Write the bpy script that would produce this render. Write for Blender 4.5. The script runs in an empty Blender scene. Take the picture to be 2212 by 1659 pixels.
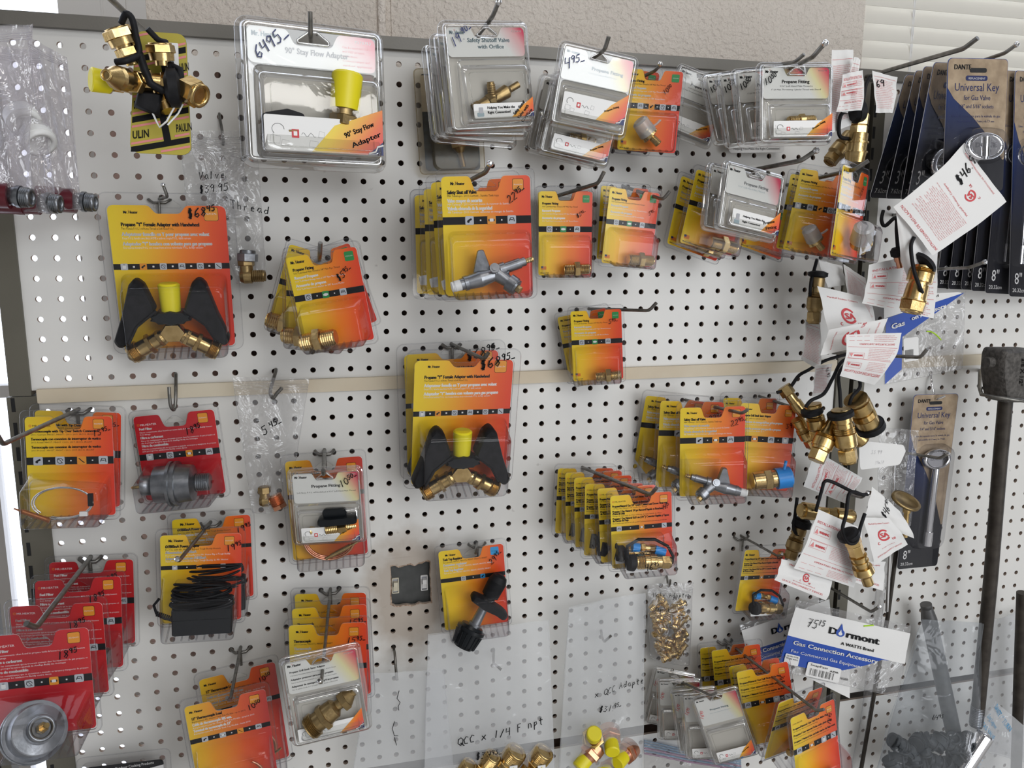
import bpy, math, random
from mathutils import Vector, Matrix, Euler
from mathutils.geometry import tessellate_polygon
random.seed(7)
S=bpy.context.scene
COL=S.collection
# ---------------- camera, world, lights, exposure ----------------
cd=bpy.data.cameras.new('camera'); cam=bpy.data.objects.new('camera',cd); COL.objects.link(cam); S.camera=cam
cam.matrix_world=Matrix([[0.970261, 0.039744, -0.238775, 0.288568], [-0.242059, 0.161431, -0.956738, -1.095284], [0.000521, 0.986083, 0.166251, 1.40544], [0.0, 0.0, 0.0, 1.0]])
cd.sensor_width=36; cd.lens=27.361; cd.clip_start=.02; cd.clip_end=60
vs=S.view_settings; S.display_settings.display_device='sRGB'; vs.view_transform='Standard'; vs.look='None'; vs.gamma=1; vs.exposure=-.09; vs.use_curve_mapping=False
S.cycles.transparent_max_bounces=64; S.cycles.max_bounces=8; S.cycles.caustics_reflective=False; S.cycles.caustics_refractive=False
W=bpy.data.worlds.new('World'); S.world=W; W.use_nodes=True; nt=W.node_tree; nt.nodes.clear()
def N(nt,t,**k):
    n=nt.nodes.new(t)
    for a,b in k.items():
        if a.startswith('i_'): n.inputs[a[2:].replace('_',' ')].default_value=b
        else: setattr(n,a,b)
    return n
out=N(nt,'ShaderNodeOutputWorld'); bg=N(nt,'ShaderNodeBackground'); tc=N(nt,'ShaderNodeTexCoord'); sp=N(nt,'ShaderNodeSeparateXYZ')
nt.links.new(tc.outputs['Generated'],sp.inputs[0])
# daylight outdoors beyond the window wall (+y), dim shop room behind the camera (-y)
mr=N(nt,'ShaderNodeMapRange'); mr.inputs[1].default_value=0.02; mr.inputs[2].default_value=.12; nt.links.new(sp.outputs[1],mr.inputs[0])
ns=N(nt,'ShaderNodeTexNoise'); ns.inputs['Scale'].default_value=5; nt.links.new(tc.outputs['Generated'],ns.inputs['Vector'])
rr=N(nt,'ShaderNodeValToRGB'); rr.color_ramp.elements[0].position=.46; rr.color_ramp.elements[0].color=(.07,.068,.065,1); rr.color_ramp.elements[1].position=.56; rr.color_ramp.elements[1].color=(.37,.37,.385,1)
nt.links.new(ns.outputs[0],rr.inputs[0])
mx=N(nt,'ShaderNodeMix',data_type='RGBA'); nt.links.new(mr.outputs[0],mx.inputs[0]); nt.links.new(rr.outputs[0],mx.inputs[6]); mx.inputs[7].default_value=(2.6,2.8,3.2,1)
nt.links.new(mx.outputs[2],bg.inputs[0]); bg.inputs[1].default_value=1.0; nt.links.new(bg.outputs[0],out.inputs[0])
def area(n,loc,sx,sy,e,col,rot=(0,0,0)):
    l=bpy.data.lights.new(n,'AREA'); l.shape='RECTANGLE'; l.size=sx; l.size_y=sy; l.energy=e; l.color=col
    o=bpy.data.objects.new(n,l); o.location=loc; o.rotation_euler=rot; COL.objects.link(o)
area('ceiling_lamp_near',(.9,-1.25,2.75),1.2,.14,6,(1,.96,.9))
area('ceiling_lamp_middle',(.6,-2.7,2.8),2.6,.2,13,(1,.97,.92))
area('ceiling_lamp_far',(.4,-5.0,2.8),3.4,.3,15,(.93,.96,1))
area('added_low_fill_light',(2.3,-3.0,1.0),1.8,1.3,34,(.93,.96,1),(math.radians(92),0,math.radians(36)))  # unseen fill light, added low behind the camera to brighten the lower boards
area('added_glare_light',(1.42,-3.5,2.36),1.5,.95,33,(.93,.965,1),(math.radians(90),0,0))  # unseen light, added where the upper clamshells mirror it as glare
# ---------------- materials ----------------
MAT={}
def pm(name,col,rough=.5,metal=0,**k):
    if name in MAT: return MAT[name]
    m=bpy.data.materials.new(name); m.use_nodes=True; b=m.node_tree.nodes['Principled BSDF']
    b.inputs['Base Color'].default_value=(*col,1); b.inputs['Roughness'].default_value=rough; b.inputs['Metallic'].default_value=metal
    for a,v in k.items(): b.inputs[a.replace('_',' ')].default_value=v
    MAT[name]=m; return m
def noisy(name,c1,c2,rough,metal=0,scale=40,bump=0.,bs=400,lo=.35,hi=.65,bd=.001,detail=4):
    m=pm(name,c1,rough,metal); t=m.node_tree; b=t.nodes['Principled BSDF']; co=N(t,'ShaderNodeTexCoord')
    n=N(t,'ShaderNodeTexNoise'); n.inputs['Scale'].default_value=scale; n.inputs['Detail'].default_value=detail; t.links.new(co.outputs['Object'],n.inputs['Vector'])
    r=N(t,'ShaderNodeValToRGB'); r.color_ramp.elements[0].position=lo; r.color_ramp.elements[1].position=hi
    r.color_ramp.elements[0].color=(*c1,1); r.color_ramp.elements[1].color=(*c2,1)
    t.links.new(n.outputs[0],r.inputs[0]); t.links.new(r.outputs[0],b.inputs['Base Color'])
    if bump:
        n2=N(t,'ShaderNodeTexNoise'); n2.inputs['Scale'].default_value=bs; n2.inputs['Detail'].default_value=detail; t.links.new(co.outputs['Object'],n2.inputs['Vector'])
        bp=N(t,'ShaderNodeBump'); bp.inputs['Strength'].default_value=bump; bp.inputs['Distance'].default_value=bd
        t.links.new(n2.outputs[0],bp.inputs['Height']); t.links.new(bp.outputs[0],b.inputs['Normal'])
    return m
def film(name,tint,haze,gl,rough=.08,bump=0,bs=60,hazecol=(.8,.8,.8),bd=.004,edge=.35,dark=.45):
    # clear sheet plastic: see-through, a little milky, with a glossy skin that grows towards grazing angles
    m=bpy.data.materials.new(name); m.use_nodes=True; t=m.node_tree; t.nodes.clear()
    o=N(t,'ShaderNodeOutputMaterial'); tr=N(t,'ShaderNodeBsdfTransparent'); tr.inputs[0].default_value=(*tint,1)
    lw0=N(t,'ShaderNodeLayerWeight'); lw0.inputs[0].default_value=.5; p0=N(t,'ShaderNodeMath',operation='POWER'); p0.inputs[1].default_value=2.2; t.links.new(lw0.outputs['Facing'],p0.inputs[0])
    mc=N(t,'ShaderNodeMix',data_type='RGBA'); mc.inputs[6].default_value=(*tint,1); mc.inputs[7].default_value=(tint[0]*dark,tint[1]*dark,tint[2]*(dark+.03),1); t.links.new(p0.outputs[0],mc.inputs[0]); t.links.new(mc.outputs[2],tr.inputs[0])
    df=N(t,'ShaderNodeBsdfDiffuse'); df.inputs[0].default_value=(*hazecol,1); tl=N(t,'ShaderNodeBsdfTranslucent'); tl.inputs[0].default_value=(*hazecol,1)
    gg=N(t,'ShaderNodeBsdfGlossy'); gg.inputs['Roughness'].default_value=rough; gg.inputs[0].default_value=(1,1,1,1)
    ma=N(t,'ShaderNodeMixShader'); ma.inputs[0].default_value=.25; t.links.new(df.outputs[0],ma.inputs[1]); t.links.new(tl.outputs[0],ma.inputs[2])
    m1=N(t,'ShaderNodeMixShader'); m1.inputs[0].default_value=haze; t.links.new(tr.outputs[0],m1.inputs[1]); t.links.new(ma.outputs[0],m1.inputs[2])
    lw=N(t,'ShaderNodeLayerWeight'); lw.inputs[0].default_value=.5
    p=N(t,'ShaderNodeMath',operation='POWER'); p.inputs[1].default_value=3; t.links.new(lw.outputs['Facing'],p.inputs[0])
    q=N(t,'ShaderNodeMath',operation='MULTIPLY_ADD'); q.inputs[1].default_value=edge; q.inputs[2].default_value=gl; t.links.new(p.outputs[0],q.inputs[0])
    m2=N(t,'ShaderNodeMixShader'); t.links.new(q.outputs[0],m2.inputs[0]); t.links.new(m1.outputs[0],m2.inputs[1]); t.links.new(gg.outputs[0],m2.inputs[2])
    t.links.new(m2.outputs[0],o.inputs[0])
    if bump:
        co=N(t,'ShaderNodeTexCoord'); n=N(t,'ShaderNodeTexNoise'); n.inputs['Scale'].default_value=bs; n.inputs['Detail'].default_value=3; n.inputs['Distortion'].default_value=1.5
        t.links.new(co.outputs['Object'],n.inputs['Vector']); bp=N(t,'ShaderNodeBump'); bp.inputs['Strength'].default_value=bump; bp.inputs['Distance'].default_value=bd
        t.links.new(n.outputs[0],bp.inputs['Height']); t.links.new(bp.outputs[0],gg.inputs['Normal'])
    MAT[name]=m; return m
def ramp(name,stops,ax=1.,az=0.,off=0.,rough=.35,wedge=True):
    m=pm(name,(1,1,1),rough); t=m.node_tree; b=t.nodes['Principled BSDF']; co=N(t,'ShaderNodeTexCoord'); s=N(t,'ShaderNodeSeparateXYZ'); t.links.new(co.outputs['Generated'],s.inputs[0])
    a=N(t,'ShaderNodeMath',operation='MULTIPLY_ADD'); a.inputs[1].default_value=ax; a.inputs[2].default_value=off; t.links.new(s.outputs[0],a.inputs[0])
    c=N(t,'ShaderNodeMath',operation='MULTIPLY_ADD'); c.inputs[1].default_value=az; t.links.new(s.outputs[2],c.inputs[0]); t.links.new(a.outputs[0],c.inputs[2])
    r=N(t,'ShaderNodeValToRGB'); e=r.color_ramp.elements
    e[0].position=stops[0][0]; e[0].color=(*stops[0][1],1); e[1].position=stops[-1][0]; e[1].color=(*stops[-1][1],1)
    for p,cc in stops[1:-1]:
        x=e.new(p); x.color=(*cc,1)
    t.links.new(c.outputs[0],r.inputs[0]); t.links.new(r.outputs[0],b.inputs['Base Color']); return m
YE,OR,RD=(.93,.67,.014),(.95,.235,.008),(.80,.028,.014)
ramp('card_fire',[(0,YE),(.22,(.95,.56,.012)),(.55,OR),(.8,(.88,.09,.01)),(1,RD)],ax=.95,az=-.10,off=.05)
ramp('card_dark_fire',[(0,(.85,.55,.02)),(.3,(.82,.30,.02)),(.65,(.75,.10,.02)),(1,(.6,.03,.03))],ax=.95,az=-.05,off=.05)
ramp('card_crimson',[(0,(.62,.007,.014)),(.5,(.48,.005,.013)),(1,(.72,.013,.013))],ax=.6,az=.3)
ramp('card_white',[(0,(.82,.82,.80)),(.60,(.82,.82,.80)),(.76,(.85,.78,.42)),(.88,(.80,.30,.22)),(.97,(.72,.03,.09)),(1,(.70,.02,.09))],ax=.85,az=.22,off=-.05)
ramp('label_corner',[(0,(.85,.75,.03)),(.4,(.85,.6,.02)),(.75,(.8,.15,.03)),(1,(.7,.02,.08))],ax=1.1,az=-.3,off=-.1)
def clr(n,c,r=.4,m=0): return pm(n,c,r,m)
ramp('card_pink',[(0,(.82,.82,.80)),(.66,(.82,.82,.80)),(.86,(.80,.40,.42)),(.95,(.72,.05,.12)),(1,(.70,.02,.09))],ax=.85,az=.22,off=-.05)
clr('backing',(.60,.57,.52),.6); clr('ink',(.006,.006,.007),.6).node_tree.nodes['Principled BSDF'].inputs['Specular IOR Level'].default_value=.2; clr('print_white',(.85,.84,.82),.4); clr('icon_grey',(.55,.57,.6),.4); clr('icon_orange',(.86,.32,.02),.4); clr('icon_green',(.02,.28,.06),.4); clr('icon_blue',(.03,.35,.72),.4)
clr('print_red',(.62,.06,.07),.6); clr('print_blue',(.005,.06,.38),.4); clr('card_back',(.42,.36,.28),.7); clr('paper_white',(.80,.79,.77),.6); clr('faint_print',(.35,.45,.5),.5); clr('logo_red',(.75,.06,.03),.5)
clr('print_navy',(.01,.02,.12),.4); clr('print_grey',(.4,.4,.42),.4); clr('print_sky',(.05,.25,.45),.5); clr('print_pink',(.75,.25,.25),.5)
noisy('brass',(.66,.48,.22),(.46,.31,.12),.26,1,60,.15,300); noisy('old_brass',(.42,.30,.14),(.27,.19,.09),.38,1,60,.2,300); noisy('copper',(.80,.40,.26),(.6,.27,.15),.3,1,60)
noisy('zinc',(.34,.35,.37),(.20,.21,.225),.34,1,50,.2,200); noisy('hook_steel',(.26,.25,.23),(.16,.155,.14),.38,.9,90,.1,300); clr('bright_steel',(.7,.7,.7),.15,1); clr('chrome',(.85,.85,.87),.07,1)
noisy('rubber',(.006,.006,.007),(.012,.012,.014),.55,0,120).node_tree.nodes['Principled BSDF'].inputs['Specular IOR Level'].default_value=.22; clr('black_plastic',(.006,.008,.01),.32).node_tree.nodes['Principled BSDF'].inputs['Specular IOR Level'].default_value=.3; clr('yellow_plastic',(.82,.70,.01),.4); clr('blue_plastic',(.01,.25,.70),.35); clr('white_plastic',(.8,.8,.78),.35); clr('amber_copper',(.35,.13,.05),.35,.8)
noisy('iron',(.055,.05,.045),(.12,.11,.10),.6,.3,160,.8,260,bd=.002); noisy('rod_iron',(.035,.028,.022),(.06,.05,.04),.55,.4,60,.2,300); clr('dark_slot',(.01,.01,.01),.8)
film('clear_shell',(.95,.95,.955),.02,.016,.04,.12,22,(.6,.6,.65),.0015,.5,.35)
film('clear_clamshell',(.95,.95,.935),.015,.062,.03,.16,14,(.7,.7,.7),.0015,.8,.22)
film('clear_rim',(.86,.86,.85),.06,.30,.06,.25,9,(.75,.75,.73),.002,.65,.12)
film('poly_thin',(.93,.94,.95),.07,.03,.14,.8,11,(.80,.86,.92),.012,.3,.75)
film('zip_cloudy',(.93,.92,.93),.17,.07,.10,1.,20,(.78,.75,.77),.014,.3,.6)
film('old_shell',(.80,.74,.62),.10,.05,.15,0,22,(.5,.45,.35))
film('zip_film',(.95,.95,.95),.08,.05,.10,1.,26,(.8,.78,.78),.012,.3,.6)
film('poly_film',(.96,.965,.97),.25,.03,.14,.8,11,(.93,.94,.95),.012,.3,.75)
film('frost_cap',(.9,.9,.9),.45,.05,.3)
film('blue_film',(.25,.6,.85),.3,.05,.2); film('pink_film',(.75,.35,.65),.3,.05,.2)
noisy('pegboard_white',(.74,.725,.69),(.77,.755,.72),.38,0,5,.25,3.2,bd=.02)
noisy('hardboard',(.10,.06,.045),(.14,.09,.065),.7,0,30); noisy('tan_board',(.42,.27,.22),(.5,.34,.27),.7,0,20)
noisy('rail_grey',(.155,.145,.125),(.185,.172,.15),.42,.2,12,.1,500); noisy('upright_olive',(.125,.115,.088),(.15,.14,.11),.5,.2,8,.1,500)
noisy('wood_strip',(.60,.50,.36),(.68,.60,.46),.5,0,8)
noisy('stucco',(.76,.69,.61),(.84,.77,.69),.85,0,4,1.,110,bd=.010,detail=5); clr('jamb_white',(.6,.58,.55),.5); clr('blind_white',(.78,.76,.70),.45); clr('floor_vinyl',(.32,.30,.27),.5)
noisy('cardboard_tan',(.36,.26,.16),(.52,.39,.25),.7,0,60); noisy('switch_plate',(.05,.052,.05),(.07,.072,.07),.4,0,60); noisy('scorch',(.40,.32,.24),(.2,.15,.11),.8,0,80)
ramp('card_navy',[(0,(.003,.003,.006)),(.3,(.003,.003,.008)),(.55,(.003,.014,.075)),(1,(.006,.045,.24))],ax=0,az=1)
# ---------------- mesh helpers (millimetres in, metres out) ----------------
def rounded(pts,rad,n=4):
    o=[]; L=len(pts)
    for i in range(L):
        p=Vector(pts[i]); a=(Vector(pts[i-1])-p); b=(Vector(pts[(i+1)%L])-p); r=rad[i] if isinstance(rad,(list,tuple)) else rad
        la,lb=a.length,b.length
        if r<=0 or la==0 or lb==0: o.append(tuple(p)); continue
        a.normalize(); b.normalize(); an=a.angle(b)/2; t=min(r/math.tan(an),la*.49,lb*.49); r2=t*math.tan(an)
        c=p+(a+b).normalized()*(r2/math.sin(an)); s=p+a*t; e=p+b*t
        a0=math.atan2(s.y-c.y,s.x-c.x); a1=math.atan2(e.y-c.y,e.x-c.x); d=(a1-a0+math.pi)%(2*math.pi)-math.pi
        for k in range(n+1): o.append((c.x+r2*math.cos(a0+d*k/n),c.y+r2*math.sin(a0+d*k/n)))
    return o
def rrect(x0,x1,z0,z1,r,n=4): return rounded([(x0,z0),(x1,z0),(x1,z1),(x0,z1)],r,n)
_tc={}
def glyphs(s,off,res):
    k=(s,off,res)
    if k not in _tc:
        c=bpy.data.curves.new('t','FONT'); c.body=s; c.size=1; c.offset=off; c.resolution_u=res; c.fill_mode='FRONT'; c.dimensions='2D'
        o=bpy.data.objects.new('t',c); COL.objects.link(o); bpy.context.view_layer.update()
        me=bpy.data.meshes.new_from_object(o.evaluated_get(bpy.context.evaluated_depsgraph_get()))
        _tc[k]=([tuple(v.co[:2]) for v in me.vertices],[tuple(p.vertices) for p in me.polygons])
        bpy.data.objects.remove(o); bpy.data.curves.remove(c); bpy.data.meshes.remove(me)
    return _tc[k]
PEN={'0':'.3,0 .05,.3 .05,.75 .3,1 .55,.7 .5,.2 .3,0','1':'.35,1 .25,0','2':'.05,.8 .3,1 .5,.8 .4,.5 0,.02 .55,.05','3':'.05,.95 .5,.9 .2,.58 .5,.35 .35,.02 0,.1','4':'.1,1 .05,.5 .5,.55|.5,1 .45,0','5':'.55,1 .15,.95 .1,.6 .45,.6 .5,.2 .3,0 0,.08','6':'.5,1 .15,.65 .05,.2 .3,0 .5,.2 .4,.42 .1,.3','7':'0,.95 .5,1 .2,0|.1,.5 .45,.55','8':'.45,.85 .2,1 .1,.8 .45,.3 .25,0 .05,.2 .45,.7 .45,.85','9':'.5,.85 .25,1 .05,.75 .2,.5 .45,.7 .5,.9 .4,0','$':'.5,.85 .15,.85 .1,.6 .45,.45 .4,.15 .05,.1|.22,1.1 .22,-.1|.34,1.1 .34,-.1','.':'.1,.0 .16,.03','/':'.5,1 .05,-.05','-':'0,0 .6,.05','Q':'.35,0 .05,.3 .1,.8 .4,1 .65,.7 .6,.2 .35,0|.4,.3 .8,-.15','C':'.55,.85 .3,1 .05,.6 .15,.1 .5,.1','c':'.45,.55 .2,.65 .05,.3 .2,0 .5,.1','x':'.05,.6 .5,0|.5,.65 .0,0','F':'.1,0 .1,1 .5,1|.1,.55 .4,.58','n':'.05,0 .08,.6 .3,.6 .4,.4 .4,0','p':'.1,.6 .08,-.4|.1,.5 .35,.6 .4,.3 .1,.1','t':'.2,.95 .2,.1 .35,0|0,.6 .45,.65','A':'0,0 .25,1 .5,0|.1,.4 .42,.4','d':'.45,1 .45,0|.45,.4 .2,.5 .05,.25 .2,0 .45,.15','a':'.45,.5 .2,.6 .05,.25 .25,0 .45,.4 .5,0','e':'.05,.3 .4,.4 .3,.6 .1,.45 .1,.1 .4,.05','r':'.05,.6 .08,0|.08,.4 .35,.6','V':'0,1 .2,0 .5,1','l':'.15,1 .15,0','u':'.05,.6 .1,.05 .35,.05 .45,.6|.45,.6 .5,0','T':'0,1 .6,.95|.3,1 .25,0','h':'.1,1 .08,0|.08,.4 .35,.55 .4,0','M':'0,0 .1,1 .35,.3 .6,1 .65,0','o':'.25,.6 .05,.3 .2,0 .42,.25 .25,.6','i':'.15,.6 .15,0|.15,.85 .17,.9','k':'.1,1 .1,0|.4,.6 .1,.3 .4,0','H':'0,0 .1,1|.4,0 .5,1|.05,.5 .5,.5','P':'.05,0 .1,1 .5,.9 .45,.55 .1,.5','m':'.05,0 .05,.6 .25,.55 .25,0|.25,.5 .45,.6 .5,0','s':'.4,.6 .1,.5 .4,.2 .05,0','v':'0,.6 .2,0 .4,.6'}
class MB:
    def __init__(s): s.v=[]; s.f=[]; s.m=[]; s.sm=[]
    def add(s,vs,fs,m=0,sm=False):
        b=len(s.v); s.v+= [tuple(x) for x in vs]
        for f in fs: s.f.append([b+i for i in f]); s.m.append(m); s.sm.append(sm)
        return s
    def plate(s,outer,y,m=0,holes=(),mp=None):
        loops=[[Vector((a,b,0)) for a,b in outer]]+[[Vector((a,b,0)) for a,b in h] for h in holes]
        fl=[p for l in loops for p in l]; tr=tessellate_polygon(loops)
        vs=[(mp(p.x,p.y,y) if mp else (p.x,y,p.y)) for p in fl]; out=[]
        for t in tr:
            a,b,c=[fl[i] for i in t]; cr=(b.x-a.x)*(c.y-a.y)-(b.y-a.y)*(c.x-a.x)
            out.append(t if cr>0 else (t[0],t[2],t[1]))
        return s.add(vs,out,m)
    def loft(s,rings,m=0,closed=True,cap0=False,cap1=False,sm=True):
        n=len(rings[0]); vs=[p for r in rings for p in r]; fs=[]
        for k in range(len(rings)-1):
            for i in range(n if closed else n-1):
                j=(i+1)%n; fs.append((k*n+i,k*n+j,(k+1)*n+j,(k+1)*n+i))
        s.add(vs,fs,m,sm)
        if cap0: s.add(rings[0],[tuple(range(n))],m)
        if cap1: s.add(rings[-1],[tuple(range(n))],m)
        return s
    def tube(s,path,r,n=8,m=0,closed=False,cap=True):
        P=[Vector(p) for p in path]; L=len(P); rings=[]; prev=None
        for i in range(L):
            a=P[i-1] if (i>0 or closed) else P[i]; b=P[(i+1)%L] if (i<L-1 or closed) else P[i]; d=(b-a).normalized()
            if prev is None: u=d.cross(Vector((0,0,1)));  u=d.cross(Vector((1,0,0))) if u.length<.1 else u
            else: u=prev-d*prev.dot(d)
            u.normalize(); prev=u; w=d.cross(u); rr=r[i] if isinstance(r,(list,tuple)) else r
            rings.append([P[i]+(u*math.cos(2*math.pi*k/n)+w*math.sin(2*math.pi*k/n))*rr for k in range(n)])
        if closed: rings.append(rings[0]); cap=False
        return s.loft(rings,m,cap0=cap,cap1=cap)
    def axis(s,p0,p1,secs,m=0,n=20):
        # secs: (kind, length share, r0, r1[, material]) stacked from p0 to p1; c smooth, h hex nut, t thread, k knurl
        p0,p1=Vector(p0),Vector(p1); D=p1-p0; d=D.normalized(); tot=sum(q[1] for q in secs); u=d.cross(Vector((0,1,0))); u=d.cross(Vector((1,0,0))) if u.length<.1 else u; u.normalize(); w=d.cross(u); t=0
        def ring(tt,r,k,ph=0): return [p0+D*tt+(u*math.cos(2*math.pi*i/k+ph)+w*math.sin(2*math.pi*i/k+ph))*r for i in range(k)]
        for q in secs:
            a,b=t/tot,(t+q[1])/tot; t+=q[1]; r0=q[2]; r1=q[3] if len(q)>3 and q[3] is not None else r0; mm=q[4] if len(q)>4 else m
            if q[0]=='h': e=.08*(b-a); s.loft([ring(a,r0*.93,6,.3),ring(a+e,r0,6,.3),ring(b-e,r1,6,.3),ring(b,r1*.93,6,.3)],mm,cap0=True,cap1=True,sm=False)
            elif q[0]=='t':
                k=max(3,int(q[1]/1.8)); rs=[]
                for i in range(k): rs+=[ring(a+(b-a)*i/k,r0*.91,n),ring(a+(b-a)*(i+.5)/k,r0,n)]
                rs.append(ring(b,r0*.91,n)); s.loft(rs,mm,cap0=True,cap1=True,sm=False)
            elif q[0]=='o':   # open bored end: outer wall, lip, dark bore
                s.loft([ring(a,r0,n),ring(b,r1,n),ring(b,r1*.72,n),ring(a+(b-a)*.2,r1*.7,n)],mm,cap0=True,cap1=True)
            else: s.loft([ring(a,r0,n),ring(b,r1,n)],mm,cap0=True,cap1=True)
        return s
    def prism(s,poly,y0,y1,m=0,bev=0):
        cx=sum(p[0] for p in poly)/len(poly); cz=sum(p[1] for p in poly)/len(poly)
        def sc(k): return [(cx+(x-cx)*k,cz+(z-cz)*k) for x,z in poly]
        sz=max(max(abs(x-cx),abs(z-cz)) for x,z in poly); k=1-bev/sz; R=[(sc(k),y0),(poly,y0+bev*(1 if y1>y0 else -1)),(poly,y1-bev*(1 if y1>y0 else -1)),(sc(k),y1)] if bev else [(poly,y0),(poly,y1)]
        s.loft([[(x,y,z) for x,z in p] for p,y in R],m,sm=bool(bev)); s.plate(R[0][0],y0,m); s.plate(R[-1][0],y1,m); return s
    def box(s,x0,x1,y0,y1,z0,z1,m=0):
        v=[(x,y,z) for x in(x0,x1) for y in(y0,y1) for z in(z0,z1)]
        return s.add(v,[(0,1,3,2),(4,6,7,5),(0,4,5,1),(2,3,7,6),(0,2,6,4),(1,5,7,3)],m)
    def text(s,t,x,z,h,m,y=0,sx=.72,bold=0.,al='l',mp=None,res=2,rot=0,sk=0):
        v,f=glyphs(t,bold,res)
        if not v: return s
        wd=max(a for a,b in v); o=0 if al=='l' else (-wd/2 if al=='c' else -wd); cr,sr=math.cos(rot),math.sin(rot); vs=[]
        for a,b in v:
            a=((a+o)*sx+b*sk)*h*1.37; b=b*h*1.37; X=x+a*cr-b*sr; Z=z+a*sr+b*cr; vs.append(mp(X,Z,y) if mp else (X,y,Z))
        return s.add(vs,f,m)
    def hand(s,t,x,z,h,m,y=0,w=.09,rot=0,mp=None,sp=.72,sk=.15):
        cr,sr=math.cos(rot),math.sin(rot); cx=0; k=1.; up=0
        for ch in t:
            if ch=='^': k=.66; up=.45; continue
            if ch=='_': cx+=0; 
            g=PEN.get(ch)
            if g:
                for st in g.split('|'):
                    pts=[Vector([float(q) for q in p.split(',')]) for p in st.split()]
                    pts=[Vector(((cx+(p.x+sk*p.y)*k)*h,(p.y*k+up)*h)) for p in pts]; L=[];R=[]
                    for i,p in enumerate(pts):
                        d=(pts[min(i+1,len(pts)-1)]-pts[max(i-1,0)]); d=d.normalized() if d.length else Vector((1,0)); nn=Vector((-d.y,d.x))*w*h/2
                        L.append(p+nn); R.append(p-nn)
                    def T(p): X=x+p.x*cr-p.y*sr; Z=z+p.x*sr+p.y*cr; return mp(X,Z,y) if mp else (X,y,Z)
                    s.add([T(p) for p in L+R],[(i,i+1,len(L)+i+1,len(L)+i) for i in range(len(L)-1)],m)
            cx+=(sp if ch!='.' else .35)*k
        return s
    def build(s,name,mats,parent=None,loc=None,fixn=False):
        me=bpy.data.meshes.new(name); L=Vector(loc) if loc is not None else Vector((0,0,0))
        me.from_pydata([((a-L.x)*.001,(b-L.y)*.001,(c-L.z)*.001) for a,b,c in s.v],[],s.f)
        for mm in mats: me.materials.append(MAT[mm] if isinstance(mm,str) else mm)
        me.polygons.foreach_set('material_index',s.m); me.polygons.foreach_set('use_smooth',s.sm); me.update()
        if fixn:
            import bmesh
            bm=bmesh.new(); bm.from_mesh(me); bmesh.ops.recalc_face_normals(bm,faces=bm.faces); bm.to_mesh(me); bm.free()
        o=bpy.data.objects.new(name,me); COL.objects.link(o)
        if parent: o.parent=parent
        if loc is not None: o.location=L*.001
        return o
def tag(o,label,cat,group=None,kind=None):
    if label: o['label']=label
    if cat: o['category']=cat
    if group: o['group']=group
    if kind: o['kind']=kind
    return o
def thing(name,label,cat,loc=(0,0,0),rot=(0,0,0),group=None):
    o=bpy.data.objects.new(name,None); o.empty_display_size=.01; COL.objects.link(o); o.location=Vector(loc)*.001; o.rotation_euler=rot
    return tag(o,label,cat,group)
def struct(o): o['kind']='structure'; return o
def copy_tree(o,parent=None):
    c=o.copy(); COL.objects.link(c); c.parent=parent
    for ch in [q for q in bpy.data.objects if q.parent==o]: copy_tree(ch,c)
    return c
def sheet(TL,TR,BR,BL,bulge=None):
    # flexible sheet spanned by four corners: returns map(x,z,off) with x right from the left edge and z up from the bottom edge, in mm
    TL,TR,BR,BL=map(Vector,(TL,TR,BR,BL)); w=((TR-TL).length+(BR-BL).length)/2; h=((TL-BL).length+(TR-BR).length)/2; nrm=(TR-TL).cross(BL-TL).normalized()
    if nrm.y>0: nrm=-nrm
    def mp(x,z,off=0):
        u=x/w; v=z/h; p=(BL*(1-u)+BR*u)*(1-v)+(TL*(1-u)+TR*u)*v
        return p+nrm*((bulge(u,v) if bulge else 0)-off)
    return mp,w,h
def grid(mb,mp,w,h,nu=12,nv=12,m=0,off=0,inside=None,sm=True):
    vs=[mp(w*i/nu,h*j/nv,off) for j in range(nv+1) for i in range(nu+1)]
    fs=[(j*(nu+1)+i,j*(nu+1)+i+1,(j+1)*(nu+1)+i+1,(j+1)*(nu+1)+i) for j in range(nv) for i in range(nu) if not inside or inside((i+.5)/nu,(j+.5)/nv)]
    return mb.add(vs,fs,m,sm)

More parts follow.
